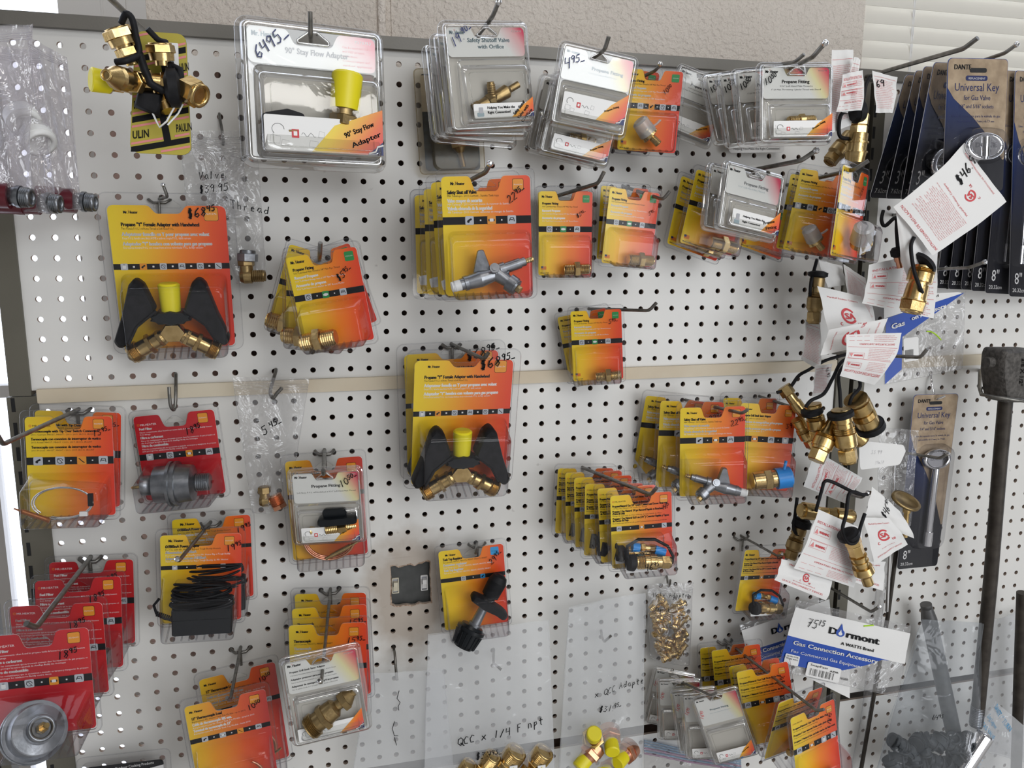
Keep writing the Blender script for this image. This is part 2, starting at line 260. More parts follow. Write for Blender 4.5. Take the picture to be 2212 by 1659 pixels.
def speckle(name,src,stain=None):
    m=MAT[src].copy(); m.name=name; MAT[name]=m; t=m.node_tree; b=t.nodes['Principled BSDF']; co=N(t,'ShaderNodeTexCoord'); old=b.inputs['Base Color'].links[0].from_socket
    n=N(t,'ShaderNodeTexNoise'); n.inputs['Scale'].default_value=55; n.inputs['Detail'].default_value=5; t.links.new(co.outputs['Object'],n.inputs['Vector'])
    r=N(t,'ShaderNodeMapRange'); r.inputs[1].default_value=.70; r.inputs[2].default_value=.78; r.inputs[4].default_value=.55; t.links.new(n.outputs[0],r.inputs[0])
    x=N(t,'ShaderNodeMix',data_type='RGBA'); x.inputs[7].default_value=(.30,.27,.24,1); t.links.new(r.outputs[0],x.inputs[0]); t.links.new(old,x.inputs[6]); cur=x.outputs[2]
    if stain:
        v=N(t,'ShaderNodeVectorMath',operation='SUBTRACT'); v.inputs[1].default_value=stain; t.links.new(co.outputs['Object'],v.inputs[0]); s2=N(t,'ShaderNodeVectorMath',operation='MULTIPLY'); s2.inputs[1].default_value=(1.05,0,.72); t.links.new(v.outputs[0],s2.inputs[0])
        l=N(t,'ShaderNodeVectorMath',operation='LENGTH'); t.links.new(s2.outputs[0],l.inputs[0]); n2=N(t,'ShaderNodeTexNoise'); n2.inputs['Scale'].default_value=38; n2.inputs['Detail'].default_value=5; t.links.new(co.outputs['Object'],n2.inputs['Vector'])
        a=N(t,'ShaderNodeMath',operation='MULTIPLY_ADD'); a.inputs[1].default_value=.05; t.links.new(n2.outputs[0],a.inputs[0]); t.links.new(l.outputs['Value'],a.inputs[2])
        r2=N(t,'ShaderNodeMapRange'); r2.inputs[1].default_value=.112; r2.inputs[2].default_value=.072; r2.inputs[4].default_value=.62; t.links.new(a.outputs[0],r2.inputs[0])
        x2=N(t,'ShaderNodeMix',data_type='RGBA'); x2.inputs[7].default_value=(.33,.24,.16,1); t.links.new(r2.outputs[0],x2.inputs[0]); t.links.new(cur,x2.inputs[6]); cur=x2.outputs[2]
    t.links.new(cur,b.inputs['Base Color'])
speckle('peg_plain','pegboard_white'); speckle('peg_stained','pegboard_white',(-.117,0,.275))
def smooth(P,n=5,closed=False):
    P=[Vector(p) for p in P]; o=[]
    for i in range(len(P)-1):
        a,b,c,d=P[max(i-1,0)],P[i],P[i+1],P[min(i+2,len(P)-1)]
        for k in range(n):
            t=k/n; o.append(.5*((2*b)+(c-a)*t+(2*a-5*b+4*c-d)*t*t+(3*b-a-3*c+d)*t**3))
    return o+[P[-1]]

m=bpy.data.materials.new('blind_slat'); m.use_nodes=True; t=m.node_tree; t.nodes.clear(); o=N(t,'ShaderNodeOutputMaterial'); a=N(t,'ShaderNodeBsdfDiffuse'); a.inputs[0].default_value=(.84,.82,.76,1); b=N(t,'ShaderNodeBsdfTranslucent'); b.inputs[0].default_value=(.80,.76,.68,1); x=N(t,'ShaderNodeMixShader'); x.inputs[0].default_value=.26; t.links.new(a.outputs[0],x.inputs[1]); t.links.new(b.outputs[0],x.inputs[2]); t.links.new(x.outputs[0],o.inputs[0]); MAT['blind_slat']=m
# ---------------- the display wall ----------------
P=25.4; ZZ=1500
def pegboard(x0,x1,z0,z1,gx,gz,label,skip=None,cut=None):
    mb=MB(); xs=[gx+P*k for k in range(-80,90) if x0+5<gx+P*k<x1-5]; zs=[gz+P*k for k in range(-80,90) if z0+5<gz+P*k<z1-5]
    for i,x in enumerate(xs):
        a=x0 if i==0 else x-P/2; b=x1 if i==len(xs)-1 else x+P/2
        for j,z in enumerate(zs):
            c=z0 if j==0 else z-P/2; d=z1 if j==len(zs)-1 else z+P/2
            if skip and skip[0]<x<skip[1] and skip[2]<z<skip[3]: continue
            r=3.75*random.uniform(.97,1.04); n=16
            C=[(x+r*math.cos(math.pi*(2*k+4-n/2-2+2-4)/n+0),z+r*math.sin(math.pi*(2*k+4-n/2-2+2-4)/n)) for k in range(n)]
            cor=[(b,c),(b,d),(a,d),(a,c)]; Rr=[]
            for e in range(4):
                s,t=cor[e],cor[(e+1)%4]
                for k in range(4): Rr.append((s[0]+(t[0]-s[0])*k/4,s[1]+(t[1]-s[1])*k/4))
            C=[(x+r*math.cos(-math.pi/4+2*math.pi*k/n),z+r*math.sin(-math.pi/4+2*math.pi*k/n)) for k in range(n)]
            v=[(p[0],0,p[1]) for p in Rr]+[(p[0],0,p[1]) for p in C]+[(p[0],5,p[1]) for p in C]
            mb.add(v,[(k,(k+1)%n,n+(k+1)%n,n+k) for k in range(n)],0); mb.add(v,[(n+k,n+(k+1)%n,2*n+(k+1)%n,2*n+k) for k in range(n)],1)
    if cut: 
        s=skip; mb.plate([(s[0],s[2]),(s[1],s[2]),(s[1],s[3]),(s[0],s[3])],0,0,[cut]); mb.loft([[(p[0],0,p[1]) for p in cut],[(p[0],5,p[1]) for p in cut]],1,sm=False)
    for a,b,c,d in ((x0,x1,z0,z0),(x0,x1,z1,z1)): mb.add([(a,0,c),(b,0,c),(b,5,c),(a,5,c)],[(0,1,2,3)],1)
    for a in(x0,x1): mb.add([(a,0,z0),(a,0,z1),(a,5,z1),(a,5,z0)],[(0,1,2,3)],1)
    o=mb.build('pegboard',['peg_stained' if cut else 'peg_plain','peg_edge'],loc=((x0+x1)/2,0,z0)); return tag(o,label,'pegboard')
noisy('peg_edge',(.40,.32,.26),(.5,.4,.33),.7,0,20)
rag=[]; random.seed(3); cx0,cx1,cz0,cz1=378,436,ZZ-612,ZZ-550
for k in range(10): rag.append((cx0+(cx1-cx0)*k/10,cz0+random.uniform(-2,1.6)+(5 if k in(0,) else 0)))
for k in range(7): rag.append((cx1+random.uniform(-1.2,1),cz0+(cz1-cz0)*k/7))
for k in range(10): rag.append((cx1-(cx1-cx0)*k/10,cz1+random.uniform(-3,1.5)+(4 if k==1 else 0)))
for k in range(7): rag.append((cx0+random.uniform(-1,1),cz1-(cz1-cz0)*k/7))
pegboard(-69,1108,ZZ-268,ZZ+180,0,ZZ+0,'upper white pegboard left of the uprights, under the grey rail')
pegboard(-64,1108,ZZ-870,ZZ-281,23.4,ZZ-296.1,'middle white pegboard below the wood strip, with the switch cutout',(366.3,442.5,ZZ-613.6,ZZ-537.3),rag)
pegboard(-64,1100,ZZ-1180,ZZ-888,22,ZZ-901,'lowest white pegboard along the bottom edge, left bay')
pegboard(1163,1640,ZZ-268,ZZ+180,1363.4-P*7,ZZ+2,'upper white pegboard of the right bay behind the key cards')
pegboard(1163,1720,ZZ-870,ZZ-281,1193-P,ZZ-321.5+P,'middle white pegboard of the right bay behind the black pipe')
pegboard(1163,1720,ZZ-1240,ZZ-884,1193-P,ZZ-898,'lowest white pegboard of the right bay behind the poly bags')
# torn edge and scorch round the cutout, light switches behind it
t=thing('switch_panel','grey plate with two toggle switches in the ragged pegboard cutout','light switch',(407,10,ZZ-620))
mb=MB(); mb.box(-46,46,0,3,-6,84); mb.build('plate',['switch_plate'],t)
for xx,mm,lb in ((-22,'ivory','ivory toggle'),(21,'print_white','white toggle')):
    clr('ivory',(.62,.57,.44),.4); mb=MB(); w,z0,z1=5.2,24,48
    mb.plate(rrect(xx-w,xx+w,z0,z1,.8),-2.5,0,[rrect(xx-w+1.3,xx+w-1.3,z0+1.5,z1-1.5,.5)]); mb.loft([[(a,-2.5,b) for a,b in rrect(xx-w,xx+w,z0,z1,.8)],[(a,0,b) for a,b in rrect(xx-w,xx+w,z0,z1,.8)]],0,sm=False)
    mb.plate(rrect(xx-w+1.3,xx+w-1.3,z0+1.5,z1-1.5,.5),-.6,1); mb.box(xx-3.4,xx+3.4,-3.4,-1,z0+4,z0+11,0)
    o=mb.build('toggle',[mm,'print_grey'],t); o['label']=lb; mb=MB(); mb.box(xx-3,xx+3,-8,-1,z0+12,z0+19,0); mb.build('lever',[mm],o)
mb=MB(); c=((cx0+cx1)/2,(cz0+cz1)/2); outer=[(c[0]+(x-c[0])*1.05+random.uniform(-.8,.8),c[1]+(z-c[1])*1.05+random.uniform(-.8,1)) for x,z in rag]
mb.plate(outer,-.3,0,[[(c[0]+(x-c[0])*1.0,c[1]+(z-c[1])*1.0) for x,z in rag]]); tag(mb.build('torn_edge',['hardboard_torn'] if 'hardboard_torn' in MAT else [noisy('hardboard_torn',(.2,.11,.06),(.55,.42,.32),.8,0,200)],loc=(407,0,ZZ-612)),'torn brown fibre edge round the switch cutout','torn edge')
# back panel, fixture frame
mb=MB(); mb.box(14,1150,58,61,ZZ-1200,ZZ+150); struct(mb.build('trim_1',['tan_board']))
mb=MB(); mb.box(175,1150,40,43,ZZ-1200,ZZ+150); struct(mb.build('trim_2',['hardboard']))
mb=MB(); mb.box(1140,1800,58,61,ZZ-1240,ZZ+150); struct(mb.build('trim_3',['tan_light'] if 0 else [noisy('grey_board',(.25,.23,.22),(.33,.3,.28),.6,0,9)]))
mb=MB(); mb.prism([(-90,ZZ+170),(1730,ZZ+168),(1730,ZZ+182),(-90,ZZ+186)],-9,22,0,.8); tag(mb.build('top_rail',['rail_grey'],loc=(0,0,ZZ+170)),'long grey painted steel rail along the top of the pegboards','rail')
def upright(x0,x1,z0,z1,slx,label):
    mb=MB(); mb.box(x0,x1,-4,20,z0,z1,0)
    if slx is not None:
        k=0
        while z0+12+k*32<z1-14: mb.box(slx-2.2,slx+2.2,-4.4,-3.9,z0+10+k*32,z0+28+k*32,1); k+=1
    tag(mb.build('slotted_upright',['upright_olive','dark_slot'],loc=(x0,0,z0)),label,'upright')
upright(-93,-68.5,ZZ-274,ZZ+170,None,'plain olive upright at the left end of the upper pegboard')
upright(-97,-62,ZZ-1200,ZZ-275,-90,'slotted olive upright at the left end beside the fuel filters')
upright(1109,1133,ZZ-1200,ZZ+166,None,'olive upright at the right edge of the left bay')
upright(1141,1162,ZZ-1240,ZZ+166,1144,'slotted olive upright at the left edge of the right bay')
mb=MB(); mb.box(-262,-168,70,95,ZZ-1300,ZZ-400,0)
for k in range(40): mb.box(-186,-181,69.4,70,ZZ-1290+32*k,ZZ-1272+32*k,1) if k<27 else None
tag(mb.build('slotted_upright',['upright_olive','dark_slot'],loc=(-262,70,ZZ-1300)),'slotted olive post further back at the left picture edge','upright')
for a,b,l in ((-62,1106,'long pale wood strip covering the joint of the left pegboards'),(1164,1560,'pale wood strip behind the black pipe in the right bay')):
    mb=MB(); mb.prism(rrect(a,b,ZZ-284,ZZ-266,1.5),-7,-.2,0,.8); tag(mb.build('wood_strip',['wood_strip'],loc=(a,0,ZZ-284)),l,'wood strip')
# wall behind, windows
mb=MB(); Yw=300
mb.box(48,418,Yw,Yw+60,ZZ-1500,ZZ+1250,0); mb.box(428,1342,Yw,Yw+60,ZZ-1500,ZZ+1250,0); mb.box(418,428,Yw+2,Yw+60,ZZ-1500,ZZ+1250,0); mb.box(1342,2700,Yw,Yw+60,ZZ-1500,ZZ-200,0); mb.box(-2600,-75,Yw,Yw+60,ZZ-1500,ZZ-1250,0); mb.box(-2600,2700,Yw,Yw+60,ZZ+1250,ZZ+1500,0)
struct(mb.build('wall_back',['stucco'],loc=(0,Yw,0)))
mb=MB(); mb.box(-75,20,Yw-8,Yw+60,ZZ-1500,ZZ+1250,0); mb.box(-15,-12,Yw-9,Yw,ZZ-1500,ZZ+1250,0); mb.box(20,48,Yw-3,Yw+60,ZZ-1500,ZZ+1250,0); struct(mb.build('trim_4',['jamb_white']))
mb=MB(); mb.tube([(412,Yw-2,ZZ-300),(412,Yw-2,ZZ+1250)],7,12); struct(mb.build('trim_5',['stucco']))
fl=MB(); fl.box(-3500,4500,-7000,Yw+60,-20,0); struct(fl.build('floor',['floor_vinyl']))
# left window: sash bars and glass, daylight behind
mb=MB(); mb.box(-2600,-75,Yw+30,Yw+55,ZZ+900,ZZ+960); mb.box(-2600,-75,Yw+30,Yw+55,ZZ-1250,ZZ-1190); mb.box(-270,-240,Yw+30,Yw+55,ZZ-1190,ZZ+900); mb.box(-400,-75,Yw+28,Yw+55,ZZ-330,ZZ-310)
struct(mb.build('window_1',['jamb_white']))
mb=MB(); mb.add([(-2600,Yw+45,ZZ-1190),(-75,Yw+45,ZZ-1190),(-75,Yw+45,ZZ+900),(-2600,Yw+45,ZZ+900)],[(0,1,2,3)]); g=mb.build('window_2',['clear_shell']); struct(g)
mb=MB(); mb.box(1342,2700,Yw+48,Yw+56,ZZ-200,ZZ-160); mb.box(1342,2700,Yw+48,Yw+56,ZZ+1200,ZZ+1250); mb.add([(1342,Yw+52,ZZ-200),(2700,Yw+52,ZZ-200),(2700,Yw+52,ZZ+1250),(1342,Yw+52,ZZ+1250)],[(0,1,2,3)],1); struct(mb.build('window_3',['jamb_white','clear_shell']))
bl=thing('window_blind','white horizontal slat blind closed over the window top right','window blind',(1344,Yw+20,ZZ-190))
mb=MB(); 
for k in range(34):
    z=32*k; mb.add([(0,-9,z-3),(1350,-9,z-3),(1350,-8,z+10),(0,-8,z+10),(1350,-3,z+24),(0,-3,z+24),(1350,6,z+36),(0,6,z+36)],[(0,1,2,3),(3,2,4,5),(5,4,6,7)],0,True)
    mb.add([(0,-9,z-3),(1350,-9,z-3),(1350,-7.5,z-3),(0,-7.5,z-3),(1350,7,z+35),(0,7,z+35)],[(0,1,2,3),(3,2,4,5)],0)
mb.build('slats',['blind_slat'],bl)
mb=MB(); 
for x in(118,119.5,122): mb.tube([(x+.3*math.sin(k*1.7),-8,k*40) for k in range(26)],.9,6)
mb.build('lift_cords',['print_white'],bl)
# ---------------- pegboard hooks ----------------
def hook(base,k,tip,label,ball=True,r=2.3,cross=False,mat='hook_steel',pts=None):
    b=Vector(base); mb=MB(); k=Vector(k); tip=Vector(tip)
    path=[b+Vector((0,9,6)),b+Vector((0,5,2)),b+Vector((0,-1,0))]
    if pts: path=smooth(path+[Vector(q) for q in pts],4)
    else:
        d=(k-b).normalized(); path+=[b+d*6,k-d*5]; e=(tip-k).normalized(); path+=[k-d*1.5+e*.8,k+e*4,tip]
    mb.tube(path,r,10)
    if ball:
        e=(path[-1]-path[-2]).normalized(); mb.axis(path[-1]-e*r*1.1,path[-1]+e*r*1.3,[('c',1,r,r*1.45),('c',1.2,r*1.45,r*1.45),('c',1,r*1.45,r*.8)],1,12)
    if cross:
        mb.tube([b+Vector((-12.7,6,0)),b+Vector((-12.7,-3,-1)),b+Vector((-7,-6,-5)),b+Vector((7,-6,-5)),b+Vector((12.7,-3,-1)),b+Vector((12.7,6,0))],r*.95,8); mb.tube([b+Vector((0,-7,-4)),b+Vector((0,-7,-24))],r*.9,8)
    o=mb.build('pegboard_hook',[mat,'bright_steel' if ball else mat],loc=base); return tag(o,label,'hook','pegboard hooks on the display wall')
# point on a sight line of the measured photograph at a given distance in front of the board (mm)
RM=[[0.9702614, -0.242059, 0.0005215], [-0.0397436, -0.1614312, -0.9860834], [0.2387746, 0.9567379, -0.1662507]]
CP=Vector((288.568, -1095.284, -94.56))
def eval_at(x,y,d):
    v=Vector(((x-1106)/1681.21,(y-829.5)/1681.21,1.)); r=Vector([sum(RM[i][j]*v[i] for i in range(3)) for j in range(3)]); t=(-d-CP.y)/r.y; p=CP+r*t; return (p.x,-d,p.z+1500)
PK={"p1":[294.5,-95.0,87.6,0.1906,-0.0092,0.0012,173.3,168.9],"p2":[499.6,-128.0,114.1,0.2562,0.0531,-0.1215,120.5,128.2],"p2b":[495.9,-97.0,107.7,0.2146,-0.1406,-0.0555,120.5,128.2],"p2c":[490.0,-66.0,101.8,0.2232,-0.2683,0.0099,120.5,128.2],"p2z":[472.1,-14.0,79.4,0.0156,0.019,-0.0523,89.7,134.9],"p3":[637.6,-118.0,107.1,-0.0779,0.0032,0.1685,105.5,104.5],"p3b":[633.4,-84.0,76.0,0.0353,0.1665,0.176,105.5,104.5],"p3c":[627.5,-52.0,79.5,-0.0639,0.0777,0.2149,105.5,104.5],"p4":[740.4,-62.0,97.4,-0.3057,-0.0282,0.0726,89.1,119.7],"p4b":[718.6,-26.0,104.3,-0.294,0.0533,0.1291,89.1,119.7],"p5":[817.5,-40.0,109.4,-0.288,-0.0121,0.3656,86.5,96.5],"p6":[879.3,-190.0,89.3,-0.0439,-0.0158,-0.0436,105.3,100.9],"p6b":[872.6,-150.0,94.6,-0.0898,-0.0931,-0.1236,105.3,100.9],"p6c":[868.7,-118.0,98.4,-0.0951,-0.0941,-0.152,105.3,100.9],"p6d":[868.1,-84.0,105.1,-0.1294,-0.2192,-0.157,105.3,100.9],"p6z":[931.7,-14.0,99.5,0.0305,-0.0847,-0.0396,93.9,93.5],"q1":[485.8,-185.0,-73.9,-0.1256,-0.0025,-0.0298,115.7,152.8],"q1b":[483.0,-135.0,-74.1,-0.1866,-0.0473,-0.0605,115.7,152.8],"q1c":[478.4,-84.0,-78.5,-0.1965,-0.1669,-0.0281,115.7,152.8],"q1d":[472.5,-30.0,-81.3,-0.1943,-0.2627,-0.0246,115.7,152.8],"q2":[618.4,-70.0,-68.2,-0.087,0.0173,-0.0003,82.1,124.5],"q2b":[628.2,-34.0,-65.1,-0.0721,0.0044,-0.0273,82.1,124.5],"q3":[710.8,-75.0,-60.0,0.0853,0.0488,0.0837,85.3,112.8],"q3b":[713.9,-38.0,-53.2,0.1276,0.0276,0.0334,85.3,112.8],"q4":[847.2,-150.0,-28.7,0.1202,-0.0872,0.1837,99.8,92.8],"q4b":[844.6,-115.0,-26.7,0.1234,-0.1367,0.1645,99.8,92.8],"q4c":[834.8,-78.0,-39.0,0.0911,0.0029,0.222,97.3,114.0],"q4d":[831.5,-40.0,-45.2,0.1311,-0.157,0.3035,97.3,114.0],"q4e":[947.6,-20.0,-58.7,0.3215,-0.1468,0.2385,104.8,81.7],"q5":[972.1,-120.0,-39.0,-0.3544,0.0089,0.1618,81.4,124.7],"q5b":[982.5,-84.0,-40.6,-0.3275,-0.2376,0.195,81.4,124.7],"q6":[988.9,-165.0,-42.2,0.5556,0.0426,0.0821,103.7,129.9],"n1":[303.6,-165.0,-146.5,-0.3031,0.0468,-0.1582,93.1,120.6],"n1b":[291.8,-118.0,-151.4,-0.3473,0.108,0.0905,93.1,120.6],"n1c":[281.1,-72.0,-146.5,-0.2112,-0.0544,0.2941,93.1,120.6],"n1d":[311.3,-28.0,-145.2,-0.3157,0.0158,-0.3234,93.1,120.6],"s1":[672.3,-56.0,-223.5,-0.2819,0.0375,-0.0565,79.8,112.4],"s1b":[670.7,-20.0,-227.2,-0.2582,0.1898,-0.2035,79.8,112.4],"y1":[114.6,-32.0,-122.0,0.0604,0.1492,-0.0071,156.3,201.1],"y2":[473.8,-70.0,-319.1,0.0376,0.1637,0.0234,156.4,200.1],"y2b":[471.1,-12.0,-317.0,0.0232,0.0926,-0.0206,156.4,200.1],"u1":[290.8,-48.0,-436.8,-0.0484,0.1009,-0.0261,112.2,161.8],"u2":[291.7,-88.0,-421.3,-0.1614,0.0492,-0.0314,97.6,107.0],"m1":[495.1,-36.0,-577.6,-0.0852,0.0236,-0.0714,106.1,139.0],"v1":[702.8,-160.0,-464.1,-0.1259,-0.0291,-0.0424,94.6,113.8],"v1b":[695.3,-132.0,-463.8,-0.0674,-0.1844,-0.0195,94.6,113.8],"v1c":[683.5,-106.0,-465.7,-0.0941,-0.107,0.0284,94.6,113.8],"v1d":[677.5,-80.0,-461.9,-0.1111,-0.0714,-0.0094,94.6,113.8],"v1e":[672.5,-54.0,-461.2,-0.1162,-0.0517,-0.0129,94.6,113.8],"v1f":[666.7,-28.0,-461.9,-0.1303,0.0216,0.0302,94.6,113.8],"w1":[836.0,-100.0,-378.0,-0.2403,0.0134,-0.0302,104.7,148.2],"w1b":[819.1,-62.0,-376.1,-0.2457,0.0202,0.0215,104.7,148.2],"w1c":[805.9,-22.0,-374.0,-0.2984,0.2233,0.1065,104.7,148.2],"x1":[945.5,-62.0,-387.5,-0.2204,-0.0387,0.059,95.0,149.6],"x1b":[941.1,-20.0,-385.1,-0.2204,-0.0002,0.0145,95.0,149.6],"x2":[954.3,-58.0,-605.4,0.0817,0.0384,0.0972,87.4,114.2],"z1":[918.9,-150.0,-759.3,-0.1951,-0.0116,-0.1993,87.5,137.0],"z1b":[924.3,-118.0,-771.1,-0.201,-0.0428,-0.176,87.5,137.0],"z1c":[920.3,-66.0,-773.1,-0.1964,-0.0163,-0.1319,87.5,137.0],"z1d":[914.0,-34.0,-785.0,-0.1944,0.02,-0.0861,87.5,137.0],"z2":[946.4,-230.0,-779.7,0.1505,-0.0701,-0.1374,88.7,129.2],"z2b":[934.5,-192.0,-767.0,0.1705,0.2811,-0.0848,88.7,129.2],"z3":[850.4,-150.0,-785.7,-0.3338,0.0188,-0.3464,72.2,117.0],"z3b":[838.7,-116.0,-804.9,-0.3267,0.0739,-0.1179,72.2,117.0],"z3c":[839.4,-86.0,-815.1,-0.3189,0.089,-0.1696,72.2,117.0],"z3d":[824.8,-54.0,-813.9,-0.3295,0.1364,-0.0627,72.2,117.0],"z3e":[822.6,-20.0,-814.1,-0.3823,0.2053,0.1493,72.2,117.0],"l1":[-13.9,-62.0,-353.7,-0.0492,-0.039,0.0318,109.3,139.8],"l1b":[-14.5,-28.0,-353.4,0.0152,0.018,0.0882,109.3,139.8],"l2":[105.4,-24.0,-356.7,-0.1812,-0.0193,-0.0859,115.9,126.8],"l3":[127.3,-62.0,-514.2,0.0162,0.1002,0.0619,109.4,140.7],"l3b":[138.5,-24.0,-503.5,0.029,0.1452,0.0216,109.4,140.7],"l4d":[-15.1,-22.0,-551.3,-0.009,-0.0181,0.0467,112.0,131.6],"l4c":[-21.4,-62.0,-560.7,-0.0508,-0.1307,0.0135,112.0,131.6],"l4b":[-24.3,-130.0,-559.9,-0.0752,0.0351,0.0235,112.0,131.6],"l4":[-18.9,-212.0,-556.4,-0.0144,-0.0319,0.0011,112.0,131.6],"l5":[158.7,-110.0,-730.1,0.0765,0.0876,-0.0732,110.1,168.0],"l5b":[168.9,-50.0,-730.0,0.1022,0.0206,-0.0886,110.1,168.0],"l6":[280.2,-165.0,-642.4,-0.0019,-0.0199,-0.1067,100.6,122.1],"l6b":[283.9,-92.0,-648.2,-0.1184,0.0265,0.0165,112.7,149.9],"l6c":[289.2,-58.0,-641.0,-0.1402,-0.0073,-0.0214,112.7,149.9],"l6d":[291.1,-28.0,-635.9,-0.2394,-0.0226,-0.0212,112.7,149.9],"l7":[9.1,-40.0,-827.3,-0.0362,-0.0095,0.0132,117.7,128.1]}
# ---------------- carded packages ----------------
def rings_at(o,i,ys): return None
def shell_edge(mb,out,y,lip=1.2): mb.loft([[(x,y+lip,z) for x,z in out],[(x,y,z) for x,z in out]],0)
def inset(x0,x1,z0,z1,r,d): return rrect(x0+d,x1-d,z0+d,z1-d,max(r-d,.6))
def box_shell(mb,x0,x1,z0,z1,r,y,D,slope=10,lean=0,m=0):
    # raised clear box: the upper face slopes, front edge rounded
    def rg(d,yy,t,e): return [(x,yy,z) for x,z in rrect(x0+d,x1-d,z0+e,z1-d-t,max(r-d*.3,2))]
    f=4.5
    R=[rg(0,y,0,0),rg(1.2,y-3,1.2,.3)]+[rg(1.2+(D-f-3)*.06,y-D+f,slope*.85,lean)]+[rg(3.0+f*(1-math.cos(a)),y-D+f-f*math.sin(a),slope+f*(1-math.cos(a))*.5,lean+f*(1-math.cos(a))) for a in (.35,.8,1.2,1.57)]
    mb.loft(R,m); mb.add(R[-1],[tuple(range(len(R[-1])))],m)
    for k in range(int((x1-x0)/9)-1):     # little stiffening ribs along the lower edge
        xx=x0+9+k*9; mb.tube([(xx,y-2,z0+.6),(xx,y-D*.85,z0+lean*.8)],1.1,6,m)
def icon(mb,x,z,s,m,k,y):
    mb.plate(rrect(x-s/2,x+s/2,z-s/2,z+s/2,s*.14),y-.25,m); g='print_white'; d='ink'; yy=y-.4; q=s*.3
    K=K_['ink'] if m!=K_['icon_green'] else K_['print_white']
    if k=='o': mb.tube([(x+q*math.cos(a/8*math.pi),yy,z+q*math.sin(a/8*math.pi)) for a in range(15)],s*.035,4,K,cap=False); mb.tube([(x-q,yy,z+q*.9),(x-q*.2,yy,z+q*.5),(x+q,yy,z-q)],s*.03,4,K,cap=False)
    elif k=='b': mb.plate(rrect(x-q*.8,x+q*.8,z-q,z+q*.8,s*.12),yy,K_['print_white']); mb.tube([(x-q*.4,yy,z+q),(x+q*.4,yy,z+q)],s*.04,4,K)
    elif k=='v': mb.plate(rounded([(x-q,z-q*.7),(x-q*.1,z-q*.9),(x+q*.1,z-q*.1),(x+q,z+q*.2),(x+q*.8,z+q),(x,z+q*.6),(x-q*.9,z)],s*.08,2),yy,K)
    elif k=='f': mb.plate(rounded([(x-q*.8,z-q*.6),(x+q*.8,z-q*.6),(x+q*.8,z+q*.6),(x-q*.8,z+q*.6)],s*.1,2),yy,K_['print_white']); mb.box(x-q*1.2,x-q*.8,yy-.1,yy,z-q*.4,z+q*.4,K); mb.box(x+q*.8,x+q*1.2,yy-.1,yy,z-q*.4,z+q*.4,K)
    elif k=='h': mb.tube([(x-q,yy,z-q*.5),(x-q*.5,yy,z+q*.7),(x+q*.7,yy,z+q*.7),(x+q,yy,z-q*.7)],s*.045,4,K); mb.tube([(x-q*.6,yy,z),(x+q*.5,yy,z-q*.1)],s*.05,4,K)
    elif k=='l': mb.tube([(x-q,yy,z+q*.9),(x+q*.2,yy,z-q*.3),(x+q,yy,z-q*.9)],s*.05,4,K)
    else: mb.box(x-q*.9,x+q*.9,yy-.1,yy,z-q*.7,z+q*.3,K_['print_grey']); mb.tube([(x-q,yy,z+q*.5),(x+q,yy,z+q*.8)],s*.04,4,K)
CM=['card_fire','ink','print_white','icon_grey','icon_orange','icon_green','icon_blue','card_back','logo_red','print_navy','print_grey','label_corner','print_red','faint_print']
K_={n:i for i,n in enumerate(CM)}
def burst(mb,x,z,s,m,y,n=9):
    for k in range(n):
        a=math.pi*2*k/n; mb.tube([(x+s*.4*math.cos(a),y,z+s*.4*math.sin(a)),(x+s*math.cos(a),y,z+s*math.sin(a))],s*.09,4,m)
def logo(mb,x,z,w,y,style,ink):
    if style=='new': burst(mb,x+w*.07,z+w*.06,w*.075,K_['icon_orange'] if ink=='print_white' else K_['logo_red'],y); fit(mb,'Mr.Heater'.upper(),x+w*.16,z,w*.11,w*.84,K_[ink],y,.01)
    else: burst(mb,x+w*.36,z+w*.22,w*.06,K_['logo_red'],y,7); fit(mb,'Mr. Heater',x,z,w*.21,w,K_[ink],y,.035)
def fit(mb,t,x,z,h,w,m,y,bold=0.,res=2,rot=0,mp=None):
    bo=.012 if bold>=.02 else 0; v,f=glyphs(t,bo,res); wd=max(a for a,b in v)
    for dx in ((-.055,0,.055) if bold>=.02 else (0,)): mb.text(t,x+dx*h*math.cos(rot)*(bold/.035),z+dx*h*math.sin(rot),h,m,y,sx=w/(wd*h*1.37),bold=bo,res=res,rot=rot,mp=mp)
def flagmark(mb,x,z,w,y):
    h=w*.62
    for k in range(6): mb.box(x,x+w,y-.05,y,z+h*k/6,z+h*(k+.55)/6,K_['logo_red'])
    mb.box(x,x+w*.42,y-.12,y,z+h*.45,z+h,K_['print_navy'])
def dslot(cx,z,w,h): return rounded([(cx-w/2,z),(cx+w/2,z),(cx+w/2,z+h*.25),(cx+w*.13,z+h),(cx-w*.13,z+h),(cx-w/2,z+h*.25)],[h*.25,h*.25,h*.2,h*.3,h*.3,h*.2],3)
